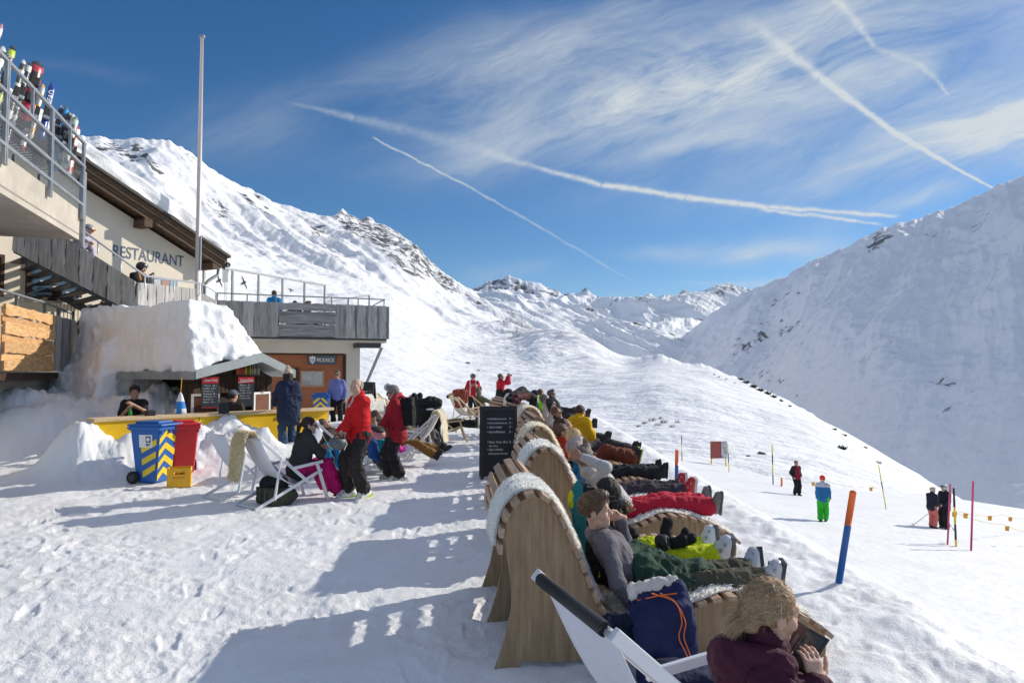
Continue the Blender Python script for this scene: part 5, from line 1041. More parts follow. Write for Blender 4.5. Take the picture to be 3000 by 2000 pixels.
# ---------------------------------------------------------------- wooden wave loungers
PROF = np.array([(-.075,.74),(-.062,.88),(-.02,1.0),(.06,1.085),(.16,1.11),(.25,1.06),(.315,.96),(.38,.82),(.445,.67),(.52,.49),(.60,.35),(.72,.265),(.88,.255),(1.05,.31),(1.22,.375),(1.40,.415),(1.58,.405),(1.76,.355),(1.92,.285),(2.05,.215),(2.13,.15)])
def catmull(Pt, n):
    P_ = np.vstack([2*Pt[0]-Pt[1], Pt, 2*Pt[-1]-Pt[-2]]); out = []
    for i in range(1, len(P_)-2):
        for t in np.linspace(0, 1, n, endpoint=False):
            a, b, c, d = P_[i-1:i+3]; out.append(.5*((2*b)+(c-a)*t+(2*a-5*b+4*c-d)*t*t+(-a+3*b-3*c+d)*t**3))
    return np.array(out+[Pt[-1]])
CUR = catmull(PROF, 12); _d = np.r_[0, np.cumsum(np.hypot(*np.diff(CUR, axis=0).T))]; CLEN = _d[-1]
def cur(s):                                                  # point, tangent, outward normal at arc length s
    s = np.clip(s, 0, CLEN-1e-4); p = A(np.interp(s, _d, CUR[:, 0]), np.interp(s, _d, CUR[:, 1])); q = A(np.interp(s+.01, _d, CUR[:, 0]), np.interp(s+.01, _d, CUR[:, 1])); r = A(np.interp(s-.01, _d, CUR[:, 0]), np.interp(s-.01, _d, CUR[:, 1]))
    t = nrm(q-r); return p, t, A(-t[1], t[0])
LW = 1.70
def make_lounger():
    T = thing('wooden_lounger', 'x', 'lounger', (0, 0, 0))
    inner = [cur(s)[0]-cur(s)[2]*.013 for s in np.linspace(.10, CLEN-.03, 90)]
    low = [(2.11,.10),(2.10,.0),(1.98,0),(1.93,.055),(.62,.055),(.30,.045),(.06,.06),(.035,0),(-.115,0),(-.085,.08),(-.04,.22),(-.005,.38),(0,.50),(-.02,.64)]
    for y in (0., .84, LW-.03):
        m = MB(); m.prism([(a, y, b) for a, b in [tuple(p) for p in inner]+low], (0, .03, 0)); m.build('side_panel', M_WOOD, T, local=True)
    n = 30; ss = np.linspace(.035, CLEN-.02, n)
    for i, s in enumerate(ss):
        p, t, nn = cur(s); m = MB(); tt = A(t[0], 0, t[1]); n3 = A(nn[0], 0, nn[1])
        j = random.uniform(-.006, .006); m.box(A(p[0], LW/2+j, p[1])+n3*.004, (.063, LW+.07, .030), (tt, A(0, 1, 0), n3)); o = m.build('slat', M_SLAT, T, local=True, bevel=.003)
        tw = random.uniform(.8, 1.2)
    m = MB()
    for x, z in ((.10, .3), (.10, .75), (1.9, .15)): m.box((x, LW/2, z), (.05, LW-.07, .08))
    m.build('cross_rail', M_WOOD, T, local=True); return T
def dup(root, loc, rz, label, group):
    r = root.copy(); COL.objects.link(r); r.location = loc; r.rotation_euler = (0, 0, rz); r['label'] = label; r['group'] = group
    for ch in list(root.children):
        c = ch.copy(); COL.objects.link(c); c.parent = r
    return r
LG = [((0,4.45),5.3,'nearest wooden wave lounger, with boy and white sheepskin'), ((.21,6.95),4.5,'second wooden wave lounger from the front, under man in grey shirt'), ((.24,9.4),4,'third wooden wave lounger, with cream sheepskin, behind grey shirted man'),
      ((.29,11.85),4,'bare backed wooden wave lounger just behind cream sheepskin lounger'), ((.27,14.3),7,'wooden wave lounger with white throw hanging over its back'), ((.12,16.8),10,'wooden wave lounger with blanket and dark jackets piled on top'), ((-.22,19.5),14,'farthest wooden wave lounger beside the photographing man')]
L0 = make_lounger(); LF = []
for i, ((x, y), dg, lb) in enumerate(LG):
    z = gz(x+.8, y+.9)-.015; rz = math.radians(dg); 
    if i == 0: L0.location = (x, y, z); L0.rotation_euler = (0, 0, rz); L0['label'] = lb; L0['group'] = 'wooden loungers in a row'
    else: dup(L0, (x, y, z), rz, lb, 'wooden loungers in a row')
    c, s_ = math.cos(rz), math.sin(rz); LF.append((lambda x, y, z, c=c, s_=s_: (lambda u, v, w: A(x+u*c-v*s_, y+u*s_+v*c, z+w)))(x, y, z))
# ---------------------------------------------------------------- sheepskins: hide with many tufts
def fur(name, label, surf, nu, nv, blades, ln, m_, group=None, seed=0, width=.006, th=.02, drop=.25):
    """surf(u, v) -> point, normal, flow"""
    rg = np.random.default_rng(seed); V = []; Fq = []
    top, bot = [], []
    for i in range(nu):
        for j in range(nv):
            p, n, f = surf(i/(nu-1), j/(nv-1)); e = min(1, 4*min(i, nu-1-i)/(nu-1)*2, 4*min(j, nv-1-j)/(nv-1)*2); top.append(p+n*th*(.35+.65*e)+n*.008*rg.normal()); bot.append(p+n*.002)
    V = top+bot; k = nu*nv; Fq = [tuple(r) for r in grid_faces(nu, nv)]+[tuple(k+q for q in r[::-1]) for r in grid_faces(nu, nv)]
    ring = [j for j in range(nv)]+[i*nv+nv-1 for i in range(1, nu)]+[(nu-1)*nv+j for j in range(nv-2, -1, -1)]+[i*nv for i in range(nu-2, 0, -1)]
    Fq += [(ring[q], ring[(q+1) % len(ring)], k+ring[(q+1) % len(ring)], k+ring[q]) for q in range(len(ring))]
    b = len(V); E = rg.random((blades, 2)); tri = []
    for q in range(blades):
        u, v = E[q]; p, n, f = surf(u, v); cl = .35*A(noise3(u*9, v*9, 1, seed), noise3(u*9, v*9, 5, seed), noise3(u*9, v*9, 9, seed)).ravel()
        d = nrm(n*rg.uniform(.25, .85)+f*rg.uniform(.15, .9)+cl+rg.normal(0, .28, 3)); l = ln*rg.uniform(.5, 1.25); s = nrm(np.cross(d, rg.normal(0, 1, 3)))*width*rg.uniform(.6, 1.3); p = p+n*th*.5
        mid = p+d*l*.55; tip = p+d*l+f*l*.35-UP*l*drop; V += [p-s, p+s, mid+s*.7, mid-s*.7, tip]; Fq += [(b, b+1, b+2, b+3), (b+3, b+2, b+4)]; b += 5
    o = mesh(name, V, Fq, m_, None, True); return tag(o, label, 'sheepskin', group)
def lsurf(i, s0, s1, y0, y1, wig=.06, off=.022, seed=0):
    W = LF[i]
    def f(u, v):
        s = s0+(s1-s0)*u; p, t, n = cur(s); e = 1-.16*(2*u-1)**6; c = (y0+y1)/2; y = c+(v-.5)*(y1-y0)*e+wig*float(noise3(u*5, v*2, 0, seed))*(abs(2*v-1))
        o = W(0, 0, 0); P0 = W(p[0]+n[0]*off, y, p[1]+n[1]*off); N = W(n[0], 0, n[1])-o; T = W(t[0], 0, t[1])-o; return P0, N, T*.6+(W(0, np.sign(v-.5), 0)-o)*.5*(2*v-1)**4
    return f
fur('sheepskin', 'fluffy white sheepskin over the back of the nearest lounger', lsurf(0, .02, 1.36, .10, .66, seed=1), 44, 16, 22000, .036, M_FURW, 'sheepskins on loungers and chairs', 1, .0035)
fur('sheepskin', 'white sheepskin on nearest lounger seat under the boy in olive trousers', lsurf(0, 1.5, 2.95, .06, .62, seed=2), 36, 12, 5000, .045, M_FURW, 'sheepskins on loungers and chairs', 2, .0045)
fur('sheepskin', 'white sheepskin over the back of the second lounger', lsurf(1, .05, 1.2, .12, .66, seed=3), 36, 12, 6000, .05, M_FURW, 'sheepskins on loungers and chairs', 3, .006)
fur('sheepskin', 'flat white sheepskin under the legs in red trousers', lsurf(1, 1.75, 3.0, .12, .62, seed=4), 30, 10, 2500, .04, M_FURW, 'sheepskins on loungers and chairs', 4, .006)
fur('sheepskin', 'white sheepskin tuft between red and grey trousers on second lounger', lsurf(1, 1.6, 2.5, .95, 1.5, seed=5), 24, 10, 2500, .06, M_FURW, 'sheepskins on loungers and chairs', 5, .006)
fur('sheepskin', 'cream sheepskin arching over the back of the third lounger', lsurf(2, .05, 1.35, .12, .75, seed=6, off=.03), 36, 12, 5000, .05, M_FUR, 'sheepskins on loungers and chairs', 6, .008)
fur('sheepskin', 'small cream sheepskin over lounger back near hanging white throw', lsurf(4, .1, 1.05, .1, .7, seed=7, off=.03), 24, 8, 2000, .05, M_FUR, 'sheepskins on loungers and chairs', 7, .012)
def throw(i, label, s0, s1, y0, y1, m_, seed, cat='throw', name='throw', hang=.35):
    f = lsurf(i, max(s0, .001), s1, y0, y1, .05, .03, seed); V = []; nu, nv = 26, 14
    for a in range(nu):
        for b in range(nv):
            u, v = a/(nu-1), b/(nv-1)
            if u < .4 and hang: p, n, t = f(0, v); p = p-UP*hang*(1-u/.4)+n*(.03+.025*math.sin(v*14+seed))
            else: p, n, t = f((u-.4)/.6 if hang else u, v); p = p+n*.025*float(noise3(u*5, v*6, 0, seed))
            V.append(p)
    o = mesh(name, V, grid_faces(nu, nv), m_); o.modifiers.new('thick', 'SOLIDIFY').thickness = .015; return tag(o, label, cat)
throw(4, 'off white throw hanging down the back of a far lounger', 0, .75, .55, 1.15, cloth(.62,.60,.55), 3, hang=.45)
# ---------------------------------------------------------------- deckchairs
def deckchair(o, f, label, fab, s=1., wood=False, frame_m=None, group='deckchairs on the terrace', arm=True, letters=None, grip=False):
    L, r, ff = fr(o, f); fm = frame_m or (M_PINE if wood else M_ALU); T = thing('deckchair', label, 'deckchair', o, 0, group); K = lambda x, y, z: L(x*s, y*s, z*s); w = .30; t = .042*s; t2 = .024*s
    def bar(m, a, b, up=UP): m.bar(K(*a), K(*b), t2, t, up)
    for sx in (-w, w):
        i_ = sx*.93
        m = MB(); bar(m, (sx, -.37, .97), (sx, .42, .27)); m.build('back_rail', fm, T, bevel=.004*s)
        m = MB(); bar(m, (i_, -.42, .02), (i_, .62, .46)); m.build('base_rail', fm, T, bevel=.004*s)
        m = MB(); bar(m, (sx*1.07, -.06, .70), (sx*1.07, -.16, .12)); m.build('strut', fm, T)
        if arm:
            m = MB(); bar(m, (sx*1.08, .50, .57), (sx*1.08, .70, .0)); m.build('leg', fm, T)
            m = MB(); bar(m, (sx*1.09, .10, .53), (sx*1.09, .60, .585)); m.build('armrest', fm, T, bevel=.004*s)
    for y, z, ww in ((-.36, .955, w), (.61, .455, w*.93), (-.40, .03, w*.93), (.41, .28, w)):
        m = MB(); m.tube([K(-ww, y, z), K(ww, y, z)], .016*s, 8); m.build('crossbar', fm, T, True)
    cp = catmull(np.array([(-.36,.975),(-.20,.66),(-.02,.42),(.16,.30),(.34,.285),(.50,.37),(.61,.475)]), 6); V = []; n = len(cp)
    for i, (y, z) in enumerate(cp):
        for j in range(9): v = j/8; V.append(K((v-.5)*2*w*.88, y, z-.018*math.sin(math.pi*v)*math.sin(math.pi*i/(n-1))))
    fo = mesh('fabric', V, grid_faces(n, 9), fab, T); fo.modifiers.new('thick', 'SOLIDIFY').thickness = .004
    if grip: MB().tube([K(-w*.80, -.37, .965), K(w*.84, -.37, .965)], .0225*s, 14).build('foam_grip', M_RUB, T, True)
    return T, K
M_FABW = mat('pale_canvas', (.66, .66, .72), .85, 0, .05, 3, .2, 120); M_FABT = mat('beige_canvas', (.62, .55, .44), .85, 0, .05, 3)
def chairfur(K, label, m_, seed, blades=3000, back=.5, frontl=.35, x0=-.27, x1=.27):
    cp = catmull(np.array([(-.50,.97-back),(-.45,.80),(-.41,.985),(-.33,1.0),(-.22,.72),(-.05,.48),(.08,.40)]), 8); k = max(6, int(len(cp)*(.55+frontl)))
    cp = cp[:k]
    def f(u, v):
        x = u*(len(cp)-1.001); i = int(x); p = cp[i]+(cp[i+1]-cp[i])*(x-i); t = nrm(cp[i+1]-cp[i]); n = A(-t[1], t[0]); o = K(0, 0, 0); e = 1-.2*(2*u-1)**6
        P0 = K(x0+(x1-x0)*(.5+(v-.5)*e), p[0]+n[0]*.02, p[1]+n[1]*.02); N = nrm(K(0, n[0], n[1])-o); T_ = nrm(K(0, t[0], t[1])-o); return P0, N, -UP*.5+T_*.0
    return fur('sheepskin', label, f, 26, 9, blades, .045, m_, 'sheepskins on loungers and chairs', seed, .008)
def on(px, py, dy=0): return hit(px, py)
# the girl's chair in the foreground
gf = nrm((.944, .33, 0)); gr = A(gf[1], -gf[0], 0); gtop = A(.205, 2.50, 0); GO = gtop+gf*.37*1.13
GT, GK = deckchair(A(*GO[:2], -.02), gf, 'near white framed deckchair with black foam grip under the girl', M_FABW, 1.13, grip=True)
for i, ch in enumerate('e l d s'.split()): text('e l d s'.split()[i], .10, mat('grey_print', (.42, .42, .5), .8), GK(-.12, -.235+.10*i, .79-.165*i), GK(0, .5, -.866)-GK(0, 0, 0), GK(-1, 0, 0)-GK(0, 0, 0), 'fabric_lettering', GT, .09, ext=.02)
# left group of chairs
def chair_at(px, py, Y, f, label, fab=M_FABW, **k): p = P(px, py, Y); return deckchair(A(p[0], p[1], gz(p[0], p[1])-.01), f, label, fab, **k)
_, K1 = deckchair(A(-4.16, 10.46, gz(-4.16, 10.46)-.01), (.66, .75), 'empty white deckchair at far left of the seated woman', M_FABW, arm=False)
_, K2 = deckchair(A(-3.42, 9.86, gz(-3.42, 9.86)-.01), (.66, .75), 'white framed deckchair of the woman in magenta trousers', M_FABW); chairfur(K2, 'yellowish sheepskin hanging over deckchair back behind ponytail woman', M_FURY, 21, 5000, .58, .1, -.30, .05)
_, K3 = chair_at(990, 1365, 12.6, (.9, .1), 'white deckchair partly hidden behind man in red jacket', arm=False)
_, K4 = chair_at(1110, 1360, 13.0, (.9, .35), 'white deckchair of the child beside the woman in maroon', arm=False)
_, K5 = chair_at(1235, 1330, 15.0, (-.86, .1), 'white deckchair facing left with cream sheepskin beside stroller'); chairfur(K5, 'cream sheepskin hanging over deckchair by the black stroller', M_FUR, 22, 3500, .6, .25, -.2, .3)
_, K6 = chair_at(1195, 1300, 16.5, (.95, .1), 'deckchair of reclining person in beige jacket behind maroon woman', M_FABT, wood=True)
_, K7 = chair_at(1290, 1265, 18.6, (.95, .15), 'deckchair behind the stroller holding person in ski boots', M_FABT, wood=True)
_, K8 = chair_at(1352, 1222, 25.0, (.45, .4), 'wooden deckchair with rust jacket hung on it', M_FABT, wood=True)
_, K9 = chair_at(1412, 1218, 25.5, (.95, .1), 'wooden deckchair of seated person behind helmeted person', M_FABT, wood=True)
for k, (px, py, Y, fx, fy) in enumerate([(1120,1255,20.5,.9,-.4),(1145,1262,19.6,.9,-.3),(1128,1290,17.4,.8,-.5),(1100,1275,18.6,.85,-.45)]):
    _, Kx = chair_at(px, py, Y, (fx, fy), 'folded looking wooden deckchair in cluster behind the maroon jacket', M_FABT, wood=True, group='cluster of wooden deckchairs')
    if k in (2, 3): chairfur(Kx, ['white sheepskin on left deckchair of cluster behind maroon woman', 'white sheepskin on middle deckchair behind A-board'][k-2], M_FURW, 30+k, 1500, .3, .3)
# ---------------------------------------------------------------- people on the loungers
BLK, DG = (.018, .018, .02), (.035, .033, .036)
def recline(i, v, H=1.75, pu=.95, pw=.40, tilt=(-.62, .78), fu=1.9, fw=.46, knee=0., **k):
    W = LF[i]; o = W(0, 0, 0); X = W(1, 0, 0)-o; Yv = W(0, 1, 0)-o
    d = dict(pel=W(pu, v, pw), up=X*tilt[0]+UP*tilt[1], fwd=X*tilt[1]-UP*tilt[0], H=H, base=W(pu, v, pw-.12), feet=(W(fu, v-.15, fw), W(fu+.03, v+.14, fw)), kh=(UP-X*.2, UP-X*.2), toe=(X*.25+UP-Yv*.3, X*.25+UP+Yv*.3), hu=X*-.25+UP*.95, hf=X+UP*.05)
    d.update(k); return d
o0, X0, Y0 = LF[0](0, 0, 0), LF[0](1, 0, 0)-LF[0](0, 0, 0), LF[0](0, 1, 0)-LF[0](0, 0, 0)
# boy in the grey shirt
hd = P(1752, 1522, 4.92)
boy = person('boy with brown hair in grey ribbed shirt shading his eyes on nearest lounger', **recline(0, .35, 1.66, .90, .385, (-.52, .80), 1.90, .44, hu=X0*-.12+UP-Y0*.06, hf=X0+UP*-.10-Y0*.30,
    hands=(P(1868, 1792, 4.66), P(1818, 1518, 5.0)), eh=(-UP*.7-Y0*.6-X0*.2, X0*.4-UP*.8+Y0*.6)), top=(.135, .125, .15), topt=.008, collar=False, legs=(.085, .078, .055), legt=.03, shoe='ski', shoec=(.50, .52, .55), shoe2=(.04, .04, .045),
    hair=(.10, .06, .033), hstyle='none', h=.0105, hh=.0042, hp=((X0, UP*-1), (-X0+UP*.15-Y0*.05, -Y0-UP*.3)), curl=(.4, .75), sk=M_SKIN2, lk=1.10, amp=.012, flare=1.3)
def strands(name, T, roots, step, nseg, wid, m_, seed=0):
    """thin tapering locks: roots (p, dir), step(p, d, i) -> new p, d"""
    rg = np.random.default_rng(seed); V, Fq = [], []
    for p, d in roots:
        pts = [p]; 
        for i in range(nseg): p, d = step(p, d, i, rg); pts.append(p)
        s = nrm(np.cross(pts[1]-pts[0], rg.normal(0, 1, 3)))*wid*rg.uniform(.5, 1.2); b = len(V)
        for i, q in enumerate(pts): w = s*(1-.75*i/nseg); V += [q-w, q+w]
        Fq += [(b+2*i, b+2*i+1, b+2*i+3, b+2*i+2) for i in range(nseg)]
    return mesh(name, V, Fq, m_, T, True)
def hair_mat(c): return mat('hair_strand', c, .5, 0, .35, 40, 0, 90, .5)
def boy_hair():
    c, R, s = boy['hc'], boy['Rh'], boy['s']*1.07; H_ = lambda x, y, z: c+R@A(x, y, z)*s; E = lambda o, p, rd, k: (o, H_(*p), tuple(v*s for v in rd), R, k*s)
    cap_ = soft('hair', [E('e', (0,-.018,.045), (.082,.100,.090), .02), E('e', (.0,.045,.105), (.060,.060,.038), .03), E('-e', (0,.118,-.028), (.12,.078,.088), .012), E('-e', (0,.035,-.122), (.12,.15,.075), .015)], .005, hair_mat((.085, .05, .028)), boy['T'], .005, 50)
    rg = np.random.default_rng(5); roots = []
    for q in range(5000):
        a, b = rg.uniform(-3.1416, 3.1416), rg.uniform(-.15, 1.5); x, y, z = math.cos(b)*math.sin(a), math.cos(b)*math.cos(a), math.sin(b)
        if y > .45 and z < .45: continue
        if z < .1 and y > -.05: continue
        p = A(.084*x, -.018+.103*y, .045+.092*z); d = nrm(A(x*.4+.25, .9*max(0, z)-.2*(1-z), -.9*(1-z)+.35*z)); roots.append((p, d))
    def step(p, d, i, rg):
        p2 = p+d*.011; q = A(p2[0]/.086, (p2[1]+.018)/.105, (p2[2]-.045)/.096); L = np.linalg.norm(q); p2 = p2+(q/L-q)*A(.086, .105, .096)*(.75 if i < 4 else .3)*(1 if p2[1] < .05 else .35)
        return p2, nrm(d+A(0, .03, -.12)+rg.normal(0, .09, 3))
    o = strands('hair_locks', boy['T'], roots, step, 6, .0011, hair_mat((.20, .125, .07)), 6)
    me = o.data; co = np.zeros(len(me.vertices)*3, np.float32); me.vertices.foreach_get('co', co); co = co.reshape(-1, 3); co = c+(co*s)@R.T; me.vertices.foreach_set('co', co.astype(np.float32).ravel()); me.update()
boy_hair()
# green jacket over the boy's lap
W = LF[0]
RJ = rot(UP, X0); tag(soft('jacket', [('e', W(1.0,.42,.535), (.26,.23,.085), RJ, .08), ('e', W(.93,.25,.47), (.10,.15,.15), RJ, .07), ('e', W(1.28,.36,.515), (.13,.22,.06), RJ, .08), ('c', W(.86,.40,.60), W(.98,.60,.60), .045, .05, .05), ('c', W(.96,.16,.46), W(1.26,.20,.44), .065, .05, .06)], .011, cloth(.018, .055, .035), None, .030, 7, 4), 'crumpled dark green jacket lying over lap of boy', 'jacket')
# lime trousers beside him
person('person in lime yellow trousers and black jacket hunched beside the grey shirt boy', **recline(0, 1.02, 1.78, .78, .39, (-.16, .97), 2.0, .45, hu=X0*1.+UP*.05, hf=X0*.2-UP*1, hands=(P(1800, 1497, 5.45), P(1815, 1492, 5.7)), eh=(-UP-Y0*.4, -UP+Y0*.4), curl=(1.0, 1.0)),
    top=BLK, topt=.035, hood=True, legs=(.52, .62, .012), legt=.026, shoe='ski', shoec=(.62, .64, .68), shoe2=(.12, .12, .13), hair=(.02, .018, .016), hstyle='full', h=.0115, hh=.006, sk=M_SKIN2, lk=1.08, amp=.016, gloves=None,
    tpaint=[(lambda W, pel, r, f, u, s, el, wr, sh: (lambda c: ((c-pel)@X0 < -.13)), cloth(.02, .20, .24)), (lambda W, pel, r, f, u, s, el, wr, sh: (lambda c: ((c-pel)@X0 < -.205)), cloth(.50, .62, .015))])
t = thing('tag_card', 'white card lying on black jacket behind hair of boy', 'card', P(1705, 1437, 5.55)); MB().box(P(1708, 1434, 5.50), (.10, .02, .045), (nrm((1, .1, .1)), nrm((-.1, 1, -.6)), nrm((0, .6, 1)))).build('paper', M_WHITE, t)
def camera_body(c, fw, label):
    fw = nrm(fw); x = nrm(np.cross(fw, UP)); z = np.cross(x, fw); T = thing('camera', label, 'camera', c); MB().box(c, (.13, .06, .085), (x, fw, z)).build('body', M_RUB, T, bevel=.01); MB().box(c+z*.052, (.05, .05, .035), (x, fw, z)).build('viewfinder', M_RUB, T, bevel=.008)
    m = MB(); a = (x, z, fw); m.lathe([(.034, .03), (.036, .06), (.032, .10), (.030, .105)], c, 16, a); m.build('lens', M_DKST, T, True); return T
camera_body(P(1795, 1478, 5.42), X0+UP*.1, 'black camera held above red trousers by hunched person')
t = thing('glove_pair', 'x', 'gloves', W(1.27, .86, .53)); t['label'] = 'black gloves and goggles lying on lime yellow trousers'
soft('goggle', [('e', W(1.25,.80,.585), (.10,.06,.06), rot(UP, X0), .02), ('-e', W(1.30,.74,.60), (.06,.05,.04), rot(UP, X0), .01)], .01, M_RUB, t, .006, 20); soft('glove', [('c', W(1.30,.90,.58), W(1.33,.92,.72), .05, .04, .03), ('c', W(1.35,.86,.56), W(1.42,.83,.60), .045, .04, .02)], .01, cloth(*BLK), t, .008, 20); soft('glove', [('c', W(1.42,.88,.57), W(1.50,.85,.60), .045, .04, .02), ('c', W(1.44,.86,.60), W(1.45,.85,.66), .03, .025, .02)], .01, cloth(*BLK), t, .008, 20)
q = W(.78, 1.42, .55); t = thing('water_bottle', 'pale yellow bottle under raised arm of boy', 'bottle', P(1818, 1560, 5.4)); q = P(1815, 1580, 5.35); MB().lathe([(.001, 0), (.036, .004), (.04, .02), (.04, .12), (.03, .15), (.018, .165)], q, 14, (A(1, 0, .15), A(0, 1, 0), A(-.15, 0, 1))).build('shell', mat('yellow_bottle', (.75, .66, .25), .4), t, True); MB().lathe([(.02, .16), (.022, .165), (.022, .19), (.001, .192)], q, 12, (A(1, 0, .15), A(0, 1, 0), A(-.15, 0, 1))).build('cap', M_RUB, t, True)
q = P(1842, 1590, 5.4); tag(soft('bag', [('c', q+A(-.06, 0, -.05), q+A(.03, .02, .07), .075, .05, .03), ('c', q+A(-.12, -.05, -.06), q+A(-.16, -.1, .03), .06, .05, .03)], .011, cloth(*BLK), None, .01, 14), 'small black bag between boy and lime yellow trousers', 'bag')
# grey shirt man
X1, Y1 = LF[1](1, 0, 0)-LF[1](0, 0, 0), LF[1](0, 1, 0)-LF[1](0, 0, 0)
person('grey haired man in light grey shirt and red trousers with arm behind head', **recline(1, .45, 1.78, 1.04, .42, (-.66, .76), 1.96, .46, hu=X1*-.45+UP*.9, hf=X1*.8+UP*.35+Y1*.5, hands=(P(1706, 1338, 7.12), P(1700, 1340, 7.75)), eh=(X1*.8+UP*.35-Y1*1.2, -X1*.1+Y1*1.0), toe=(X1*.3+UP-Y1*.25, X1*.3+UP+Y1*.3)),
    top=(.46, .46, .48), topt=.009, legs=(.50, .018, .045), legt=.028, shoe='boot', shoec=(.20, .20, .19), shoe2=(.12, .12, .115), hair=(.17, .14, .12), hstyle='full', hat=None, h=.0115, hh=.0055, sk=M_SKIN3, lk=1.06, hp=((-X1+UP*.2, Y1), (-X1, -Y1)), curl=(.5, .5), glasses=True, amp=.010)
person('grey haired man in bright blue T-shirt and dark grey trousers on second lounger', **recline(1, 1.30, 1.76, 1.06, .42, (-.66, .78), 1.98, .46, hu=X1*-.35+UP*.95, hf=X1+UP*.2+Y1*.35), top=(.015, .20, .50), topt=.010, sleeve=.45, legs=(.055, .045, .058), legt=.03, shoe='ski', shoec=(.50, .02, .025), shoe2=(.6, .6, .6),
    hair=(.42, .35, .33), hstyle='full', h=.013, hh=.0065, lk=1.05)
X2, Y2 = LF[2](1, 0, 0)-LF[2](0, 0, 0), LF[2](0, 1, 0)-LF[2](0, 0, 0)
person('blonde person in black clothes with black boots on third lounger', **recline(2, .42, 1.68, 1.0, .40, (-.55, .84), 1.92, .46, hu=X2*-.2+UP, hf=X2+Y2*.25), top=(.03, .03, .035), topt=.02, legs=(.022, .022, .026), legt=.028, shoe='boot', shoec=BLK, hair=(.52, .38, .20), hstyle='long', h=.014, hh=.0075, female=True, lk=1.1)
person('person in rust brown trousers with knees raised on third lounger', **recline(2, 1.25, 1.76, .98, .40, (-.60, .8), 1.72, .56, hu=X2*-.3+UP, hf=X2+UP*.1, kh=(UP+X2*.2, UP+X2*.2), toe=(X2*.35+UP, X2*.35+UP)), top=(.42, .04, .03), topt=.02, legs=(.17, .045, .025), legt=.04, shoe='boot', shoec=(.025, .025, .025), shoe2=(.45, .45, .05), hair=(.12, .08, .05), h=.014, hh=.0075)
def rec_head(label, px, py, Y, up=(-.5, 0, .86), yaw=75, H=1.74, **k):
    hp_ = P(px, py, Y); s = H/1.75; u = nrm(up); a = math.radians(yaw); f0 = A(1, .08, 0); pel = hp_-u*(.525+.145)*s; f = nrm(f0-u*np.dot(f0, u)); side = A(-.08, 1, 0)
    d = dict(pel=pel, up=u, fwd=f, H=H, base=pel-UP*.12, feet=(pel+f0*.80-side*.1+UP*.06, pel+f0*.80+side*.1+UP*.06), kh=(UP, UP), toe=(f0*.3+UP, f0*.3+UP), hu=nrm(u+UP*.5), hf=A(math.sin(a), math.cos(a), 0)); d.update({q: k.pop(q) for q in list(k) if q in d}); return person(label, **d, **k)
far = dict(h=.019, hh=.0085)
rec_head('dark haired man lying back with face to the sun on bare lounger', 1652, 1246, 12.4, (-.66, 0, .75), 80, hf=A(.75, .1, .65), hu=A(-.65, 0, .75), top=(.03, .025, .03), topt=.02, legs=DG, hair=(.06, .035, .03), **far)
rec_head('man with short brown hair and sunglasses turning towards the camera in row', 1626, 1210, 14.9, (-.42, 0, .9), 120, top=(.05, .045, .03), topt=.02, legs=DG, hair=(.12, .07, .045), sk=M_SKIN3, glasses=True, **far)
rec_head('dark haired woman in grey beanie and large sunglasses reclining in row', 1611, 1184, 17.2, (-.42, 0, .9), 115, 1.66, top=(.55, .53, .50), topt=.025, legs=DG, hair=(.02, .015, .015), hstyle='long', hat=('beanie', (.06, .065, .08)), glasses=True, female=True, **far)
rec_head('man in grey cap with purple goggles reclining in row', 1593, 1173, 18.6, (-.42, 0, .9), 100, top=(.55, .52, .50), topt=.02, legs=DG, hair=(.25, .22, .2), hat=('beanie', (.22, .20, .19)), glasses=(.25, .03, .30), **far)
rec_head('man with grey hair and black goggles strap near far end of row', 1613, 1156, 20.0, (-.35, 0, .93), 90, top=(.02, .02, .025), topt=.03, legs=DG, hair=(.14, .12, .11), hstyle='full', glasses=True, **far)
rec_head('person in fluorescent green jacket near far end of row', 1582, 1152, 21.6, (-.3, 0, .95), 60, top=(.25, .85, .03), topt=.02, legs=DG, hair=(.10, .06, .04), **far)
rec_head('person in navy cap and dark coat leaning over far lounger', 1566, 1158, 20.6, (.1, 0, .98), 70, top=(.015, .02, .04), topt=.04, legs=DG, hair=(.03, .025, .02), hat=('beanie', (.03, .045, .085)), **far)
yp = P(1692, 1209, 13.2); person('man in yellow jacket with cropped hair sitting with his back turned', **sit(yp[0], yp[1], .36, 42, 1.74, (0, .12, 1), ((.1, .35, .35), (-.1, .35, .35)), .5, .35), top=(.72, .42, .012), topt=.04, hood=True, legs=DG, shoe='boot', shoec=BLK, hair=(.07, .05, .04), h=.016, hh=.0075, headoff=-.02)
# things heaped on the far loungers
def heap(label, prims, c, amp=.02, cat='blanket', name='blanket', h=.018, sc=9): return tag(soft(name, prims, h, cloth(*c), None, amp, sc, 9), label, cat)
pt = lambda px, py, Y: P(px, py, Y)
heap('black blanket heaped over backs of two far loungers', [('c', pt(1500,1162,17.6), pt(1530,1148,18.3), .10, .14, .06), ('c', pt(1530,1150,18.3), pt(1562,1168,18.6), .13, .12, .06), ('c', pt(1490,1170,17.4), pt(1520,1172,17.6), .07, .07, .05)], BLK)
heap('black ski helmet and jacket on the lounger end beside photographing man', [('e', pt(1489,1150,19.2), (.13, .13, .12), np.eye(3), .03), ('c', pt(1476,1156,19.2), pt(1484,1154,19.2), .09, .08, .04)], (.02, .02, .022), .006, 'helmet', 'helmet')
heap('patterned dark red jacket bundle below the black blanket', [('c', pt(1512,1163,17.1), pt(1545,1160,17.5), .08, .08, .04), ('c', pt(1508,1172,17.0), pt(1520,1180,17.0), .06, .05, .04)], (.10, .03, .035), .02, 'jacket', 'jacket')
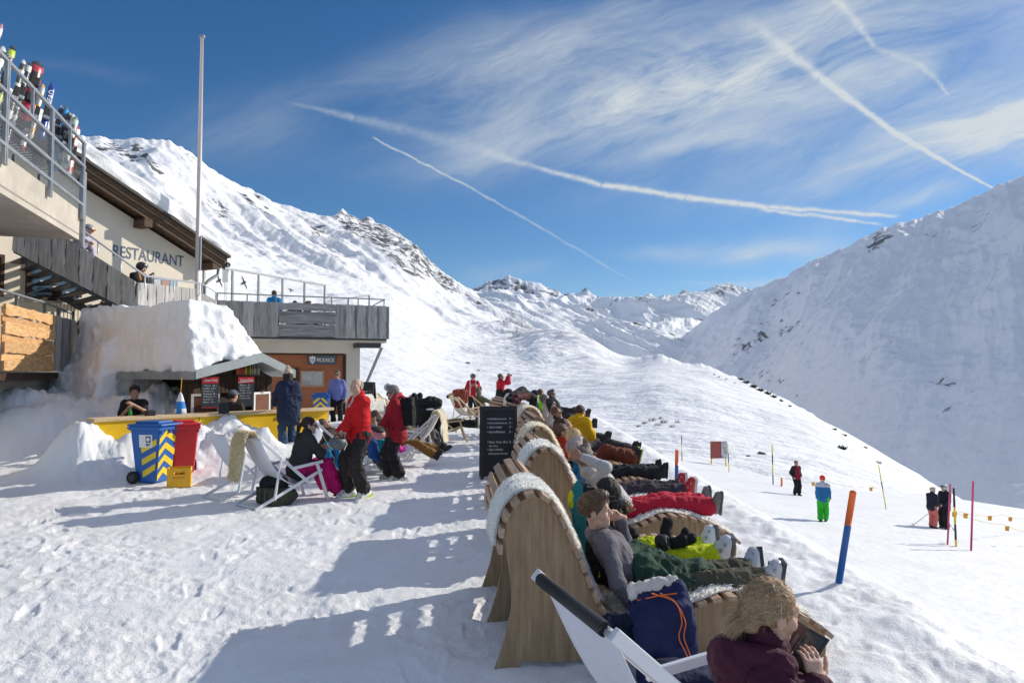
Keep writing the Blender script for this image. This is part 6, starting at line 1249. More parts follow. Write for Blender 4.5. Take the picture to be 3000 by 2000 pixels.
t = thing('plastic_chair', 'white plastic chair back behind farthest loungers', 'chair', pt(1483, 1190, 19.0)); m = MB(); c = pt(1483, 1172, 18.9)
m.tube([c+A(-.05, 0, -.35), c+A(-.04, 0, .05), c+A(.02, 0, .16), c+A(.2, .05, .18), c+A(.26, .05, .1)], .035, 8); m.tube([c+A(.1, .1, -.35), c+A(.09, .1, .1)], .03, 8); m.build('frame', M_WHITE, t, True); MB().box(c+A(.15, .2, -.1), (.4, .4, .04)).build('seat', M_WHITE, t)
# the girl with the phone
gx, gy = gf, A(-gf[1], gf[0], 0)                            # facing, and her left
gpel = A(.875, 2.55, .50); girl_ph = P(2365, 1905, 2.42)
girl = person('girl with blonde tied hair in dark purple hoodie looking at phone', pel=gpel, up=(.02, -.24, .95), fwd=(.82, .0, -.2), H=1.50, base=A(.8, 2.6, .35), feet=(A(1.50, 2.36, .10), A(1.46, 2.86, .10)), kh=(UP, UP), toe=(gx, gx),
    hands=(P(2395, 2015, 2.30), P(2305, 1985, 2.48)), eh=(-UP*.9-gy*.7, -UP*.9+gy*.5), hu=A(.10, -.06, .95), hf=A(.84, .22, -.34), top=(.052, .010, .026), topt=.034, hood=False, collar=True, legs=(.45, .12, .16), legt=.03, shoe='boot', shoec=(.3, .3, .3),
    hair=(.30, .19, .10), hstyle='none', h=.0105, hh=.0042, sk=M_SKIN2, female=True, hp=((UP*.75+gx*.1-gy*-.35, gy*1.+gx*.2), (gx*.75+UP*.5, -gy+gx*.1)), curl=(.45, .7), amp=.012, thumb=.3)
def girl_hair():
    c, R, s = girl['hc'], girl['Rh'], girl['s']*1.07*.93; H_ = lambda x, y, z: c+R@A(x, y, z)*s; E = lambda o, p, rd, k: (o, H_(*p), tuple(v*s for v in rd), R, k*s)
    soft('hair', [E('e', (0,-.020,.042), (.090,.108,.098), .02), E('e', (0,-.10,-.03), (.055,.045,.05), .03), E('-e', (0,.108,-.045), (.11,.085,.105), .012), E('-e', (0,.045,-.125), (.12,.13,.075), .015)], .0055, hair_mat((.27, .18, .10)), girl['T'], .006, 40)
    rg = np.random.default_rng(15); roots = []
    for q in range(13000):
        a, b = rg.uniform(-3.1416, 3.1416), rg.uniform(-.5, 1.52); x, y, z = math.cos(b)*math.sin(a), math.cos(b)*math.cos(a), math.sin(b)
        if y > .42 and z < .5: continue
        if z < -.2 and y > -.2: continue
        p = A(.090*x, -.020+.108*y, .042+.098*z)*1.0; roots.append((p, A(0, -1, -.2)))
    tail = A(.0, -.155, -.035)
    def step(p, d, i, rg):
        g = nrm(tail-p); d = nrm(d*.45+g*.75+rg.normal(0, .06, 3)); p2 = p+d*.019; q = A(p2[0]/.092, (p2[1]+.02)/.110, (p2[2]-.042)/.100); L = np.linalg.norm(q)
        if L < 1.0: p2 = p2+(q/L*1.01-q)*A(.092, .110, .100)
        return p2+rg.normal(0, .0008, 3), d
    o1 = strands('hair_locks', girl['T'], roots, step, 8, .00075, hair_mat((.42, .30, .175)), 16)
    roots = [(A(rg.normal(0, .016), -.13+rg.normal(0, .012), -.03+rg.normal(0, .012)), nrm(A(rg.normal(0, .22), -1, .25+rg.normal(0, .25)))) for q in range(1800)]
    def step2(p, d, i, rg): d = nrm(d*.8+A(-.05, -.05, -.30+.02*i)+rg.normal(0, .11, 3)); return p+d*.0105, d
    o2 = strands('ponytail', girl['T'], roots, step2, 8, .0009, hair_mat((.46, .33, .20)), 17)
    roots = []
    for q in range(240):
        a, b = rg.uniform(-3.1416, 3.1416), rg.uniform(-.7, 1.3); x, y, z = math.cos(b)*math.sin(a), math.cos(b)*math.cos(a), math.sin(b); roots.append((A(.09*x, -.02+.108*y, .042+.098*z), nrm(A(x, y*.6-.3, z)+rg.normal(0, .5, 3))))
    def step3(p, d, i, rg): d = nrm(d+A(0, -.15, -.12)+rg.normal(0, .3, 3)); return p+d*.011, d
    o3 = strands('flyaway_hair', girl['T'], roots, step3, 6, .0006, hair_mat((.50, .35, .20)), 18)
    for o in (o1, o2, o3):
        me = o.data; co = np.zeros(len(me.vertices)*3, np.float32); me.vertices.foreach_get('co', co); co = co.reshape(-1, 3); co = c+(co*s)@R.T; me.vertices.foreach_set('co', co.astype(np.float32).ravel()); me.update()
girl_hair()
n_ = girl['neck']; soft('hood', [('c', n_+gy*.10-gx*.03-UP*.03, n_+gy*.02-gx*.13-UP*.02, .045, .06, .03), ('c', n_+gy*.02-gx*.13-UP*.02, n_-gy*.12-gx*.02-UP*.02, .06, .045, .03), ('c', n_-gx*.12-UP*.06, n_-gx*.15-UP*.14, .08, .04, .04)], .0105, cloth(.06, .012, .03), girl['T'], .012, 10, 3)
ph = girl_ph; pu = nrm(A(.55, .25, .55)); pxx = nrm(np.cross(pu, A(-.4, -.5, .75))); pn = np.cross(pxx, pu)
t = thing('smartphone', 'black smartphone in open brown wallet case held by the girl', 'phone', ph)
MB().box(ph, (.073, .148, .009), (pxx, pu, pn)).build('body', M_RUB, t, bevel=.003); MB().box(ph+pn*.0055, (.066, .134, .002), (pxx, pu, pn)).build('screen', mat('phone_screen', (.012, .03, .045), .12, 0, .5, 30, spec=.8), t)
fx = nrm(pxx*-.93+pn*.3); fn = np.cross(fx, pu); fn = fn if fn@pn > 0 else -fn; cc = ph-pxx*.04+fx*.04-pn*.006
MB().box(cc, (.078, .155, .005), (fx, pu, fn)).build('case_flap', mat('brown_leather', (.12, .065, .055), .55, 0, .2, 20), t, bevel=.002)
for k in range(3): MB().box(cc+fn*.004-pu*.01+fx*(.012*k-.006), (.050, .09, .002), (fx, pu, fn)).build('card_slot', mat('brown_leather_slot', (.19, .13, .125), .55), t)
MB().box(ph-pn*.006, (.079, .155, .005), (pxx, pu, pn)).build('case_back', mat('brown_leather', (.12, .065, .055), .55, 0, .2, 20), t, bevel=.002)
# blue drawstring backpack by the nearest lounger
bq = A(.93, 4.22, 0); bz = gz(bq[0], bq[1])-.02; B_ = lambda x, y, z: bq+A(x, y, z+bz); t = thing('backpack', 'navy drawstring backpack with orange cord beside the nearest lounger', 'backpack', B_(0, 0, 0))
soft('bag', [('b', B_(0,0,.26), (.175,.11,.265), rot((-.10, 0, 1), (0, 1, 0)), .03), ('c', B_(-.10,0,.50), B_(.03,0,.56), .10, .075, .06), ('c', B_(.03,-.02,.5), B_(.08,-.02,.6), .09, .05, .05)], .011, cloth(.014, .020, .078), t, .014, 9)
MB().box(B_(-.06,-.128,.20), (.11, .012, .07), (nrm((1, 0, .15)), A(0, 1, 0), nrm((-.15, 0, 1)))).build('leather_patch', mat('patch', (.08, .045, .03), .7), t, bevel=.004)
for k in range(2): MB().tube(list(catmull(np.array([B_(-.10+.05*k,-.10,.60), B_(.03,-.13,.56), B_(.07+.02*k,-.135,.45), B_(.05+.03*k,-.14,.36), B_(.09+.02*k,-.14,.27), B_(.12+.01*k,-.145,.19)]), 5)), .0038, 6).build('cord', mat('orange_cord', (.80, .17, .03), .7), t, True)
MB().tube([B_(-.18,-.06,.545), B_(-.06,-.11,.59), B_(.05,-.10,.60)], .004, 6).build('drawstring', mat('orange_cord', (.80, .17, .03), .7), t, True)
soft('lining', [('c', B_(-.17,.02,.57), B_(.04,.0,.63), .055, .045, .04)], .01, cloth(.68, .64, .58), t, .016, 16)
heap('dark blue folded jacket under arm of boy beside navy backpack', [('c', A(.62, 4.36, .30), A(.86, 4.38, .32), .07, .07, .05), ('c', A(.62, 4.36, .2), A(.86, 4.36, .18), .08, .08, .06)], (.014, .02, .05), .018, 'jacket', 'jacket', .012)
q = A(.83, 3.0, .0); t = thing('small_backpack', 'dark blue rucksack with orange webbing under the near deckchair armrest', 'backpack', q); zq = gz(q[0], q[1])
soft('bag', [('b', q+A(.05,.25,zq+.27), (.19,.12,.25), np.eye(3), .03)], .012, cloth(.015, .022, .06), t, .01, 9); MB().box(q+A(.0,.10,zq+.20), (.33, .03, .10)).build('orange_base', mat('orange_web', (.55, .10, .03), .7), t); MB().box(q+A(.03,.12,zq+.36), (.03, .014, .25)).build('strap', mat('orange_strap', (.55, .20, .08), .7), t)
# ---------------------------------------------------------------- people standing and sitting on the terrace
xy = lambda px, Y: ((px-1500)/F*Y, Y)
mid = dict(h=.0125, hh=.0058)
x, y = xy(1048, 10.4)
tor = lambda cond: (lambda W, pel, r, f, u, s, el, wr, sh: cond(W, pel, r, f, u, s))
redman = person('bald man in red jacket and dark trousers standing holding grey helmet', **{**stand(x, y, -128, 1.80, lean=(0, .03), step=.07, wide=.11), 'hands': (P(1008, 1264, 10.1), P(994, 1262, 10.3)), 'eh': (A(.7, -.6, -.3), A(-.1, -.2, -1)), 'hf': A(-.35, -1, -.05), 'hu': A(-.12, -.1, 1)},
    top=(.58, .012, .016), topt=.030, legs=(.030, .026, .026), legt=.032, shoe='ski', shoec=(.72, .74, .70), shoe2=(.45, .60, .03), hair=(.34, .30, .27), hstyle='bald', sk=M_SKIN2, amp=.013, hood=False, curl=(.9, .9), hp=((A(-.6, -.1, -.7), None), (A(-.5, -.2, -.8), None)),
    tpaint=[(tor(lambda W, pel, r, f, u, s: (lambda c: (((c-pel)@u > .16) & ((c-pel)@u < .36) & ((c-pel)@f > .02) & ((c-pel)@f < .15) & (((c-pel)@f-.0) < ((c-pel)@u-.10)*.6) & ((c-pel)@r < .02) & ((c-pel)@r > -.1)))), cloth(.03, .028, .03)), (tor(lambda W, pel, r, f, u, s: (lambda c: (np.abs((c-pel)@r) < .035) & ((c-pel)@f > .05) & ((c-pel)@u > .40))), cloth(.45, .45, .46))], **mid)
hq = P(990, 1296, 10.05); t = thing('ski_helmet', 'matt grey ski helmet with strap hanging from hands of man in red', 'helmet', hq); R_ = rot((.2, .1, .97), (-.8, -.5, .1))
soft('shell', [('e', hq, (.115, .135, .105), R_, .02), ('-e', hq+UP*.07, (.085, .10, .085), R_, .012)], .009, mat('helmet_grey', (.10, .115, .12), .45, 0, .05, 3), t); MB().tube([hq+A(-.07, 0, .05), hq+A(-.02, -.05, .13), hq+A(.04, -.02, .10)], .010, 6).build('goggle_strap', M_RUB, t, True); MB().tube([hq+A(.10, -.02, .06), hq+A(.14, -.02, -.02), hq+A(.10, -.04, -.10)], .006, 6).build('chin_strap', mat('strap_grey', (.6, .6, .58), .7), t, True)
for dx, lb in ((-.02, 'left'), (.05, 'right')):
    t = thing('ski_pole', 'silver ski pole planted below helmet, %s of the two' % lb, 'ski pole', P(1000, 1400, 10.9)); b = P(1000, 1318, 11.2)+A(dx, 0, 0); g0 = A(b[0]+.04, b[1]+.02, gz(b[0], b[1])); MB().tube([g0, b], .009, 6).build('shaft', M_ALU, t, True); MB().tube([b, b+UP*.11], .016, 8).build('grip', M_RUB, t, True); MB().lathe([(.001, .05), (.045, .055), (.045, .065), (.001, .07)], g0, 12).build('basket', M_RUB, t, True)
x, y = xy(1168, 12.0)
person('grey haired woman in maroon jacket and black trousers standing with backpack', **{**stand(x-.06, y, -98, 1.66, lean=(0, .10), wide=.10, step=.10), 'hands': (P(1112, 1258, 11.7), P(1118, 1255, 12.1)), 'eh': (A(.5, -.8, -.5), A(.3, .6, -.6)), 'hf': A(-1, -.15, -.25)},
    top=(.32, .014, .026), topt=.034, hem=.12, hood=True, legs=(.022, .020, .022), legt=.04, shoe='ski', shoec=(.38, .42, .40), shoe2=(.6, .62, .6), hair=(.22, .21, .20), hstyle='full', glasses=(.05, .04, .03), female=True, amp=.014, **mid)
q = P(1196, 1205, 12.05); t = thing('backpack', 'black backpack worn by woman in maroon jacket', 'backpack', q); soft('bag', [('b', q+A(0, 0, .0), (.10, .15, .24), rot((-.05, 0, 1), (0, 1, 0)), .03), ('c', q+A(.03, -.03, .1), q+A(.04, 0, -.12), .09, .10, .04)], .012, cloth(.016, .016, .018), t, .012, 11)
MB().tube([q+A(-.02, -.12, .2), q+A(-.12, -.14, .26), q+A(-.24, -.15, .16), q+A(-.22, -.15, -.02), q+A(-.06, -.13, -.18)], .016, 6).build('shoulder_strap', M_RUB, t, True); MB().tube([q+A(.0, 0, .24), q+A(.03, 0, .29), q+A(.06, 0, .24)], .01, 6).build('grab_loop', M_RUB, t, True); MB().tube([q+A(-.05, -.15, -.17), q+A(-.25, -.17, -.19)], .014, 6).build('hip_belt', M_RUB, t, True)
q = P(1108, 1270, 11.65); t = thing('ski_helmet', 'pink and black helmet held by woman in maroon jacket', 'helmet', q); R_ = rot((.3, 0, 1), (-1, 0, 0)); soft('shell', [('e', q, (.115, .13, .10), R_, .02), ('-e', q+UP*.09, (.09, .10, .09), R_, .01)], .010, mat('pink_shell', (.50, .22, .22), .4, 0, .1, 8), t); soft('goggles', [('e', q+A(-.0, -.02, .07), (.13, .12, .05), R_, .02)], .010, M_RUB, t)
x, y = xy(846, 14.5)
person('woman in navy coat, jeans and pompom hat leaning on yellow bar', **{**stand(x, y, -32, 1.66, z=.27, lean=(-.02, .06), step=.04, wide=.11), 'hands': (None, P(796, 1201, 14.75)), 'eh': (None, A(-1, -.4, -.4))}, top=(.020, .028, .065), topt=.042, hem=.26, hood=True, legs=(.035, .075, .14), legt=.018, shoe='boot', shoec=(.05, .045, .04), hair=(.025, .02, .018), hstyle='long', hat=('beanie', (.55, .47, .38), 1), female=True, amp=.014, flare=1.3, **mid)
x, y = xy(989, 21.2)
person('man in blue shirt and sunglasses standing beside striped bin', **{**stand(x, y, 172, 1.74, z=.18), 'hands': None}, top=(.17, .20, .48), topt=.012, collar=True, legs=(.015, .015, .018), legt=.015, hair=(.13, .10, .08), glasses=True, h=.016, hh=.007)
x, y = xy(397, 13.6); d = stand(x, y, 150, 1.76, z=-.14)
bm = person('man in black printed T-shirt standing inside snow covered kiosk bar', **{**d, 'hands': (P(372, 1200, 13.35), P(392, 1186, 13.3)), 'eh': (A(-.6, .1, -1), A(.8, .2, -1))}, top=(.014, .014, .016), topt=.012, sleeve=.46, collar=False, legs=BLK, hair=(.02, .016, .014), hstyle='full', h=.014, hh=.0068, sk=M_SKIN3)
text('LOST WEST', .05, mat('shirt_print', (.42, .40, .40), .9), bm['W'](.13, .155, .36), -bm['r'], bm['u'], 'shirt_lettering', bm['T'], .24, ext=.012)
t = thing('green_bottle', 'small green bottle in hand of man in black T-shirt', 'bottle', P(382, 1212, 13.25)); q = P(381, 1216, 13.22); MB().lathe([(.03, 0), (.034, .01), (.034, .09), (.015, .125), (.013, .165), (.015, .17)], q-UP*.03, 12).build('glass', mat('green_glass', (.03, .28, .06), .2, 0, .05), t, True)
x, y = xy(684, 14.75)
person('man in grey cap and dark T-shirt seen from behind at kiosk', **{**stand(x, y, -12, 1.72, z=-.22), 'hf': A(.35, 1, 0)}, top=(.045, .036, .03), topt=.014, sleeve=.46, collar=False, legs=BLK, hair=(.035, .025, .02), hat=('cap', (.11, .14, .17)), h=.014, hh=.007)
p = P(262, 655, 17.05); person('helmeted skier in white and violet jacket descending the stair', **stand(p[0]-.25, p[1], 105, 1.70, z=p[2]-1.62, lean=(0, .7), hands=((.2, .5, 1.15), None)), top=(.55, .50, .62), topt=.03, legs=BLK, hat=('helmet', (.34, .34, .37), (.55, .2, .1)), h=.018, hh=.008)
p = P(405, 765, 16.75); person('helmeted skier in black jacket with orange strap on stair', **stand(p[0], p[1], 100, 1.74, z=p[2]-1.76, lean=(0, .2), hands=((.25, .45, 1.1), None)), top=BLK, topt=.03, legs=BLK, hat=('helmet', (.035, .035, .04), (.3, .3, .32)), h=.018, hh=.008, tpaint=[(tor(lambda W, pel, r, f, u, s: (lambda c: (np.abs((c-pel)@r-.09) < .02) & ((c-pel)@u > .2))), cloth(.55, .20, .03))])
p = P(803, 868, 23.9); person('person in bright blue jacket standing behind upper terrace boards', **stand(p[0], p[1], -20, 1.62, z=3.1), top=(.01, .24, .55), topt=.03, legs=BLK, hair=(.07, .045, .03), hstyle='full', h=.02, hh=.009)
for px, lb in ((864, 'left'), (902, 'right')):
    p = P(px, 884, 24.5); person('person with brown hair seated on upper terrace, %s of two' % lb, **sit(p[0], p[1], p[2]-.86, 160 if px < 880 else 60, 1.7, (0, 0, 1)), top=(.08, .06, .05), legs=BLK, hair=(.09, .06, .04), hstyle='full', h=.022, hh=.009)
fr2 = dict(h=.017, hh=.0075)
x, y = xy(1386, 28); striped = [(tor(lambda W, pel, r, f, u, s: (lambda c: (np.abs(np.abs((c-pel)@r)-.13) < .022) & ((c-pel)@f > -.05))), cloth(.7, .7, .7)), (lambda W, pel, r, f, u, s, el, wr, sh: (lambda c: np.minimum(np.linalg.norm(c-el[0], axis=1), np.linalg.norm(c-el[1], axis=1)) < .13), cloth(*BLK))]
person('person in silver helmet and red white jacket standing on terrace path', **stand(x, y, 172, 1.78, z=0, hands=((.13, .2, 1.25), (-.12, .24, 1.27)), wide=.12), top=(.50, .012, .03), topt=.035, legs=BLK, legt=.03, shoe='ski', shoec=(.45, .47, .48), hat=('helmet', (.22, .20, .19), (.1, .08, .06)), glasses=True, hair=None, tpaint=striped, **fr2)
t = thing('smartphone', 'dark phone held at chest by helmeted person', 'phone', P(1398, 1122, 27.7)); MB().box(P(1398, 1121, 27.72), (.07, .02, .13)).build('body', M_RUB, t, bevel=.004)
x, y = xy(1468, 27.2); d = stand(x, y, 74, 1.80, z=0); hc_ = d['pel']+A(0, 0, .70)
ph2 = person('man in red and black jacket taking a photograph of mountains', **{**d, 'hands': (hc_+d['fwd']*.30+A(.05, -.1, .0), hc_+d['fwd']*.33+A(-.02, .1, .0)), 'eh': (A(.3, -.6, -1), A(.3, .6, -1)), 'hp': ((UP, None), (UP, None))}, top=(.50, .012, .03), topt=.035, hem=.06, legs=(.02, .022, .02), legt=.03, shoe='boot', shoec=BLK, hair=(.14, .10, .08), tpaint=[(tor(lambda W, pel, r, f, u, s: (lambda c: (((c-pel)@u < .22) & ((c-pel)@f < .05)))), cloth(*BLK)), (lambda W, pel, r, f, u, s, el, wr, sh: (lambda c: (np.linalg.norm(c-el[0]*.6-sh[0]*.4, axis=1) < .075)), cloth(*BLK))], **fr2)
camera_body(hc_+d['fwd']*.36+A(.01, 0, .07), d['fwd'], 'small camera held up by man in red and black jacket')
p = P(1409, 1150, 25.6); person('person in camouflage jacket seated in deckchair behind helmeted person', **sit(p[0]+.05, p[1], .40, 95, 1.72, (0, -.25, 1), ((.1, .5, .28), (-.1, .5, .28)), .55, .40), top=(.10, .10, .06), legs=BLK, hair=(.12, .09, .06), sk=M_SKIN3, **fr2)
def jacket_on(label, px, py, Y, c, w=.30, hgt=.5):
    q = P(px, py, Y); tag(soft('jacket', [('c', q+A(-w*.5, 0, .12), q+A(w*.5, .05, .14), .09, .09, .05), ('c', q+A(-w*.25, -.03, .1), q+A(-w*.2, -.05, -hgt*.6), .13, .13, .06), ('c', q+A(w*.25, -.03, .1), q+A(w*.2, -.03, -hgt*.55), .13, .13, .06), ('c', q+A(w*.6, 0, .08), q+A(w*.62, -.02, -hgt*.4), .06, .05, .04)], .018, cloth(*c), None, .02, 8), label, 'jacket')
jacket_on('rust red jacket draped over the back of a wooden deckchair', 1348, 1158, 24.9, (.24, .055, .035), .38, .55)
# the far end of a sled-like wooden chair beside it
q = P(1322, 1150, 25.4); t = thing('sledge', 'wooden sledge with curved runner leaning beside rust red jacket', 'sledge', q)
for dy in (0, .4): MB().tube([P(1311, 1166, 25.2)+A(0,dy,0), P(1314, 1158, 25.2)+A(0,dy,0), P(1321, 1154, 25.2)+A(0,dy,0), P(1330, 1158, 25.2)+A(0,dy,0), P(1338, 1168, 25.2)+A(0,dy,0)], .05, 8).build('runner', M_PINE, t, True)
MB().tube([P(1311, 1166, 25.2), P(1314, 1158, 25.2)], .06, 8).build('runner_tip', M_RUB, t, True)
# seated woman with the ponytail
wq = K2(0, .34, .40); fk = nrm((.66, .75, 0)); lk_ = A(-fk[1], fk[0], 0)
person('dark haired woman with ponytail in charcoal sweater and magenta trousers seated', pel=wq+UP*.08+fk*.05, up=fk*.30+UP*.95, fwd=fk, H=1.66, base=wq, hands=(wq+fk*.46-lk_*.05+UP*.30, wq+fk*.46+lk_*.05+UP*.34), eh=(-UP-lk_*.8, -UP+lk_*.8), feet=(wq+fk*.58-lk_*.20+A(0, 0, -.26), wq+fk*.66+lk_*.18+A(0, 0, -.26)), kh=(UP+fk*.3, UP+fk*.3), toe=(fk-UP*.05, fk-UP*.05),
    hf=fk+UP*-.05-lk_*.55, hu=fk*.06+UP, top=(.036, .038, .042), topt=.016, legs=(.46, .008, .13), legt=.035, shoe='boot', shoec=(.05, .035, .03), hair=(.025, .016, .014), hstyle='tail', glasses=True, female=True, amp=.013, sk=M_SKIN2, flare=1.35, **mid)
# rucksacks below the chairs
q = K2(.0, .0, .0); t = thing('rucksack', 'olive rucksack with black top lying under white deckchair', 'rucksack', q); soft('bag', [('b', K2(0, .02, .13), (.24, .16, .12), rot(UP, fk), .03), ('c', K2(-.16, .22, .14), K2(.12, .2, .12), .10, .10, .04)], .013, cloth(.06, .065, .045), t, .014, 10); soft('top_pocket', [('c', K2(-.12, -.02, .28), K2(.10, .06, .30), .11, .10, .05)], .013, cloth(*BLK), t, .014, 12)
for k in (-.1, .05): MB().bar(K2(k, -.155, .06), K2(k+.02, -.155, .24), .03, .012).build('strap', mat('webbing', (.09, .09, .07), .8), t)
# woman's neighbours: child, reclining adults
q = P(1096, 1238, 13.3); cf = nrm((.93, .1, 0)); cp_ = A(q[0]+.1, q[1], .42)
person('child with light brown hair in blue and pink ski clothes seated in deckchair', pel=cp_, up=(-.28, 0, .95), fwd=cf, H=1.25, base=cp_, feet=(cp_+A(.52, -.12, -.14), cp_+A(.56, .1, -.16)), kh=(UP, UP), toe=(A(.85, -.2, .3), A(.85, .1, .3)), top=(.01, .26, .38), topt=.03, legs=(.75, .03, .33), legt=.035, shoe='ski', shoec=(.66, .68, .68), shoe2=(.4, .4, .4), hair=(.24, .15, .08), hstyle='full', **mid)
q = P(1160, 1268, 13.9); cp_ = A(q[0], q[1], .44)
person('person in ochre trousers and black boots reclining behind maroon woman', pel=cp_, up=(-.6, 0, .8), fwd=(.8, 0, .6), H=1.74, base=cp_, feet=(cp_+A(.80, -.12, -.22), cp_+A(.86, .12, -.16)), kh=(UP+A(.2,0,0), UP+A(.2,0,0)), toe=(A(.7, -.2, .55), A(.75, .1, .5)), top=(.10, .10, .11), topt=.03, legs=(.22, .115, .03), legt=.02, shoe='boot', shoec=(.028, .024, .022), hair=(.1, .07, .05), **mid)
q = K3(0, .18, .34); person('person in grey trousers and black boots reclining behind red jacket man', pel=q+UP*.06, up=(-.7, 0, .72), fwd=(.7, 0, .7), H=1.72, base=q, feet=(q+A(.72, -.2, -.18), q+A(.66, .12, -.24)), kh=(UP, UP), toe=(A(.8, -.2, .4), A(.8, .1, .4)), top=(.06, .04, .025), topt=.03, legs=(.045, .042, .045), legt=.03, shoe='boot', shoec=BLK, hair=(.1, .07, .05), **mid)
heap('bright blue jacket hanging on deckchair behind helmet', [('c', P(958, 1305, 12.2), P(962, 1345, 12.2), .06, .07, .04), ('c', P(985, 1312, 12.3), P(995, 1360, 12.3), .05, .07, .04)], (.012, .20, .42), .014, 'jacket', 'jacket', .013)
heap('blue and black rucksack hanging between red jacket and maroon jacket', [('c', P(1083, 1262, 12.2), P(1092, 1330, 12.1), .09, .08, .04), ('c', P(1098, 1300, 12.1), P(1104, 1345, 12.1), .05, .05, .04)], (.015, .07, .25), .014, 'rucksack', 'rucksack', .013)
t = thing('shopping_bag', 'turquoise bag hanging beside legs of the maroon woman', 'bag', P(1120, 1310, 12.5)); soft('bag', [('b', P(1118, 1308, 12.5), (.13, .05, .13), np.eye(3), .02)], .013, cloth(.01, .30, .36), t, .012, 9); MB().tube([P(1106, 1290, 12.45), P(1112, 1276, 12.45), P(1124, 1276, 12.45), P(1130, 1290, 12.45)], .008, 6).build('handle', M_RUB, t, True)
q = K6(0, .2, .36); person('person in beige jacket and grey trousers reclining beyond backpack of maroon woman', pel=q+UP*.06, up=(-.62, 0, .78), fwd=(.78, 0, .62), H=1.74, base=q, feet=(q+A(.62, -.15, -.30), q+A(.66, .15, -.30)), kh=(UP, UP), toe=(A(.9, -.1, .3), A(.9, .1, .3)), top=(.42, .38, .31), topt=.035, legs=(.14, .14, .135), legt=.02, shoe='boot', shoec=(.05, .05, .05), hair=(.2, .15, .1), sk=M_SKIN3, h=.015, hh=.007)
q = K7(0, .25, .36); person('person in mustard jacket and black trousers stretching out ski boots', pel=q+UP*.1+A(-.15, 0, 0), up=(-.55, 0, .83), fwd=(.83, 0, .55), H=1.76, base=q, feet=(q+A(.72, -.25, .12), q+A(.74, .1, .10)), kh=(UP, UP), toe=(A(.6, -.3, .9), A(.6, .1, .9)), top=(.45, .25, .03), topt=.035, legs=(.02, .02, .018), legt=.035, shoe='ski', shoec=(.03, .035, .03), shoe2=(.55, .58, .5), hair=(.05, .03, .02), h=.016, hh=.0075)
person('sleeping person in red and white clothes reclining left of the stroller', pel=P(1192, 1190, 18.2), up=(-.7, 0, .7), fwd=(.7, -.2, .7), H=1.7, feet=(P(1222, 1205, 17.9), P(1224, 1203, 18.3)), kh=(UP, UP), toe=(UP, UP), hands=(P(1222, 1172, 18.0), None), top=(.5, .03, .05), legs=BLK, shoe='boot', shoec=BLK, hair=None, hat=('beanie', (.6, .6, .62)), h=.018, hh=.008)
# stroller with a child
q = P(1258, 1292, 16.4); sx = nrm((.96, .28, 0)); sf = A(sx[1], -sx[0], 0); gzq = gz(q[0], q[1]); S_ = lambda x, y, z: A(q[0], q[1], gzq)+sx*x+sf*y+UP*z
t = thing('stroller', 'black pushchair with raised hood and a bag on top', 'stroller', S_(0, 0, 0))
soft('hood', [('c', S_(-.20,-.10,.72), S_(.20,-.10,.72), .17, .17, .05), ('c', S_(-.18,-.05,.92), S_(.18,-.05,.92), .14, .14, .06), ('-e', S_(0,.22,.68), (.21,.28,.30), rot(UP, sf), .02)], .014, cloth(*BLK), t, .006, 9)
soft('seat', [('c', S_(-.15,-.12,.45), S_(.15,-.12,.45), .09, .09, .04), ('c', S_(-.15,.10,.36), S_(.15,.10,.36), .07, .07, .04), ('c', S_(-.22,.0,.5), S_(-.22,-.12,.7), .05, .06, .03), ('c', S_(.22,.0,.5), S_(.22,-.12,.7), .05, .06, .03)], .014, cloth(.03, .03, .03), t, .006, 9)
MB().tube([S_(-.27,.02,.35), S_(-.28,-.02,.75), S_(-.22,-.02,1.0), S_(0,-.01,1.07), S_(.22,-.02,1.0), S_(.28,-.02,.75), S_(.27,.02,.35)], .014, 8).build('hoop', M_ALU, t, True)
for sx_ in (-.27, .27): MB().tube([S_(sx_, -.35, .95), S_(sx_, -.1, .45), S_(sx_*.95, .40, .12)], .016, 8).build('frame_tube', M_DKST, t, True); MB().tube([S_(sx_, -.1, .45), S_(sx_*1.02, -.35, .14)], .016, 8).build('frame_tube', M_DKST, t, True)
for x_, y_ in ((-.28, .42), (.28, .42), (-.29, -.36), (.29, -.36)): w = MB().lathe([(.05, -.02), (.125, -.02), (.13, 0), (.125, .02), (.05, .02)], S_(x_, y_, .13), 20, (sf, UP, sx)).build('wheel', M_RUB, t, True); MB().lathe([(.001, -.025), (.06, -.025), (.06, .025), (.001, .025)], S_(x_, y_, .13), 12, (sf, UP, sx)).build('hub', M_STEEL, w)
soft('window_flap', [('e', S_(0,.085,.985), (.10,.02,.022), rot(UP, sf), .01)], .01, M_WHITE, t)
heap('black soft bag resting on top of stroller hood', [('c', S_(-.2,-.1,1.12), S_(.2,-.12,1.12), .12, .13, .06), ('c', S_(0,-.08,1.2), S_(.1,-.1,1.2), .09, .08, .05)], BLK, .016, 'bag', 'bag', .015)
person('small child in blue helmet-like cap sitting inside the stroller'.replace('helmet-like ', ''), pel=S_(0, -.02, .45), up=nrm(UP*.95-sf*.25), fwd=sf, H=.92, feet=(S_(.08, .26, .30), S_(-.08, .26, .30)), kh=(UP, UP), toe=(sf+UP, sf+UP), top=(.05, .05, .05), legs=(.16, .15, .13), shoe='shoe', shoec=(.1, .1, .1), hair=(.15, .1, .06), hat=('beanie', (.10, .14, .20)), h=.012, hh=.0065)
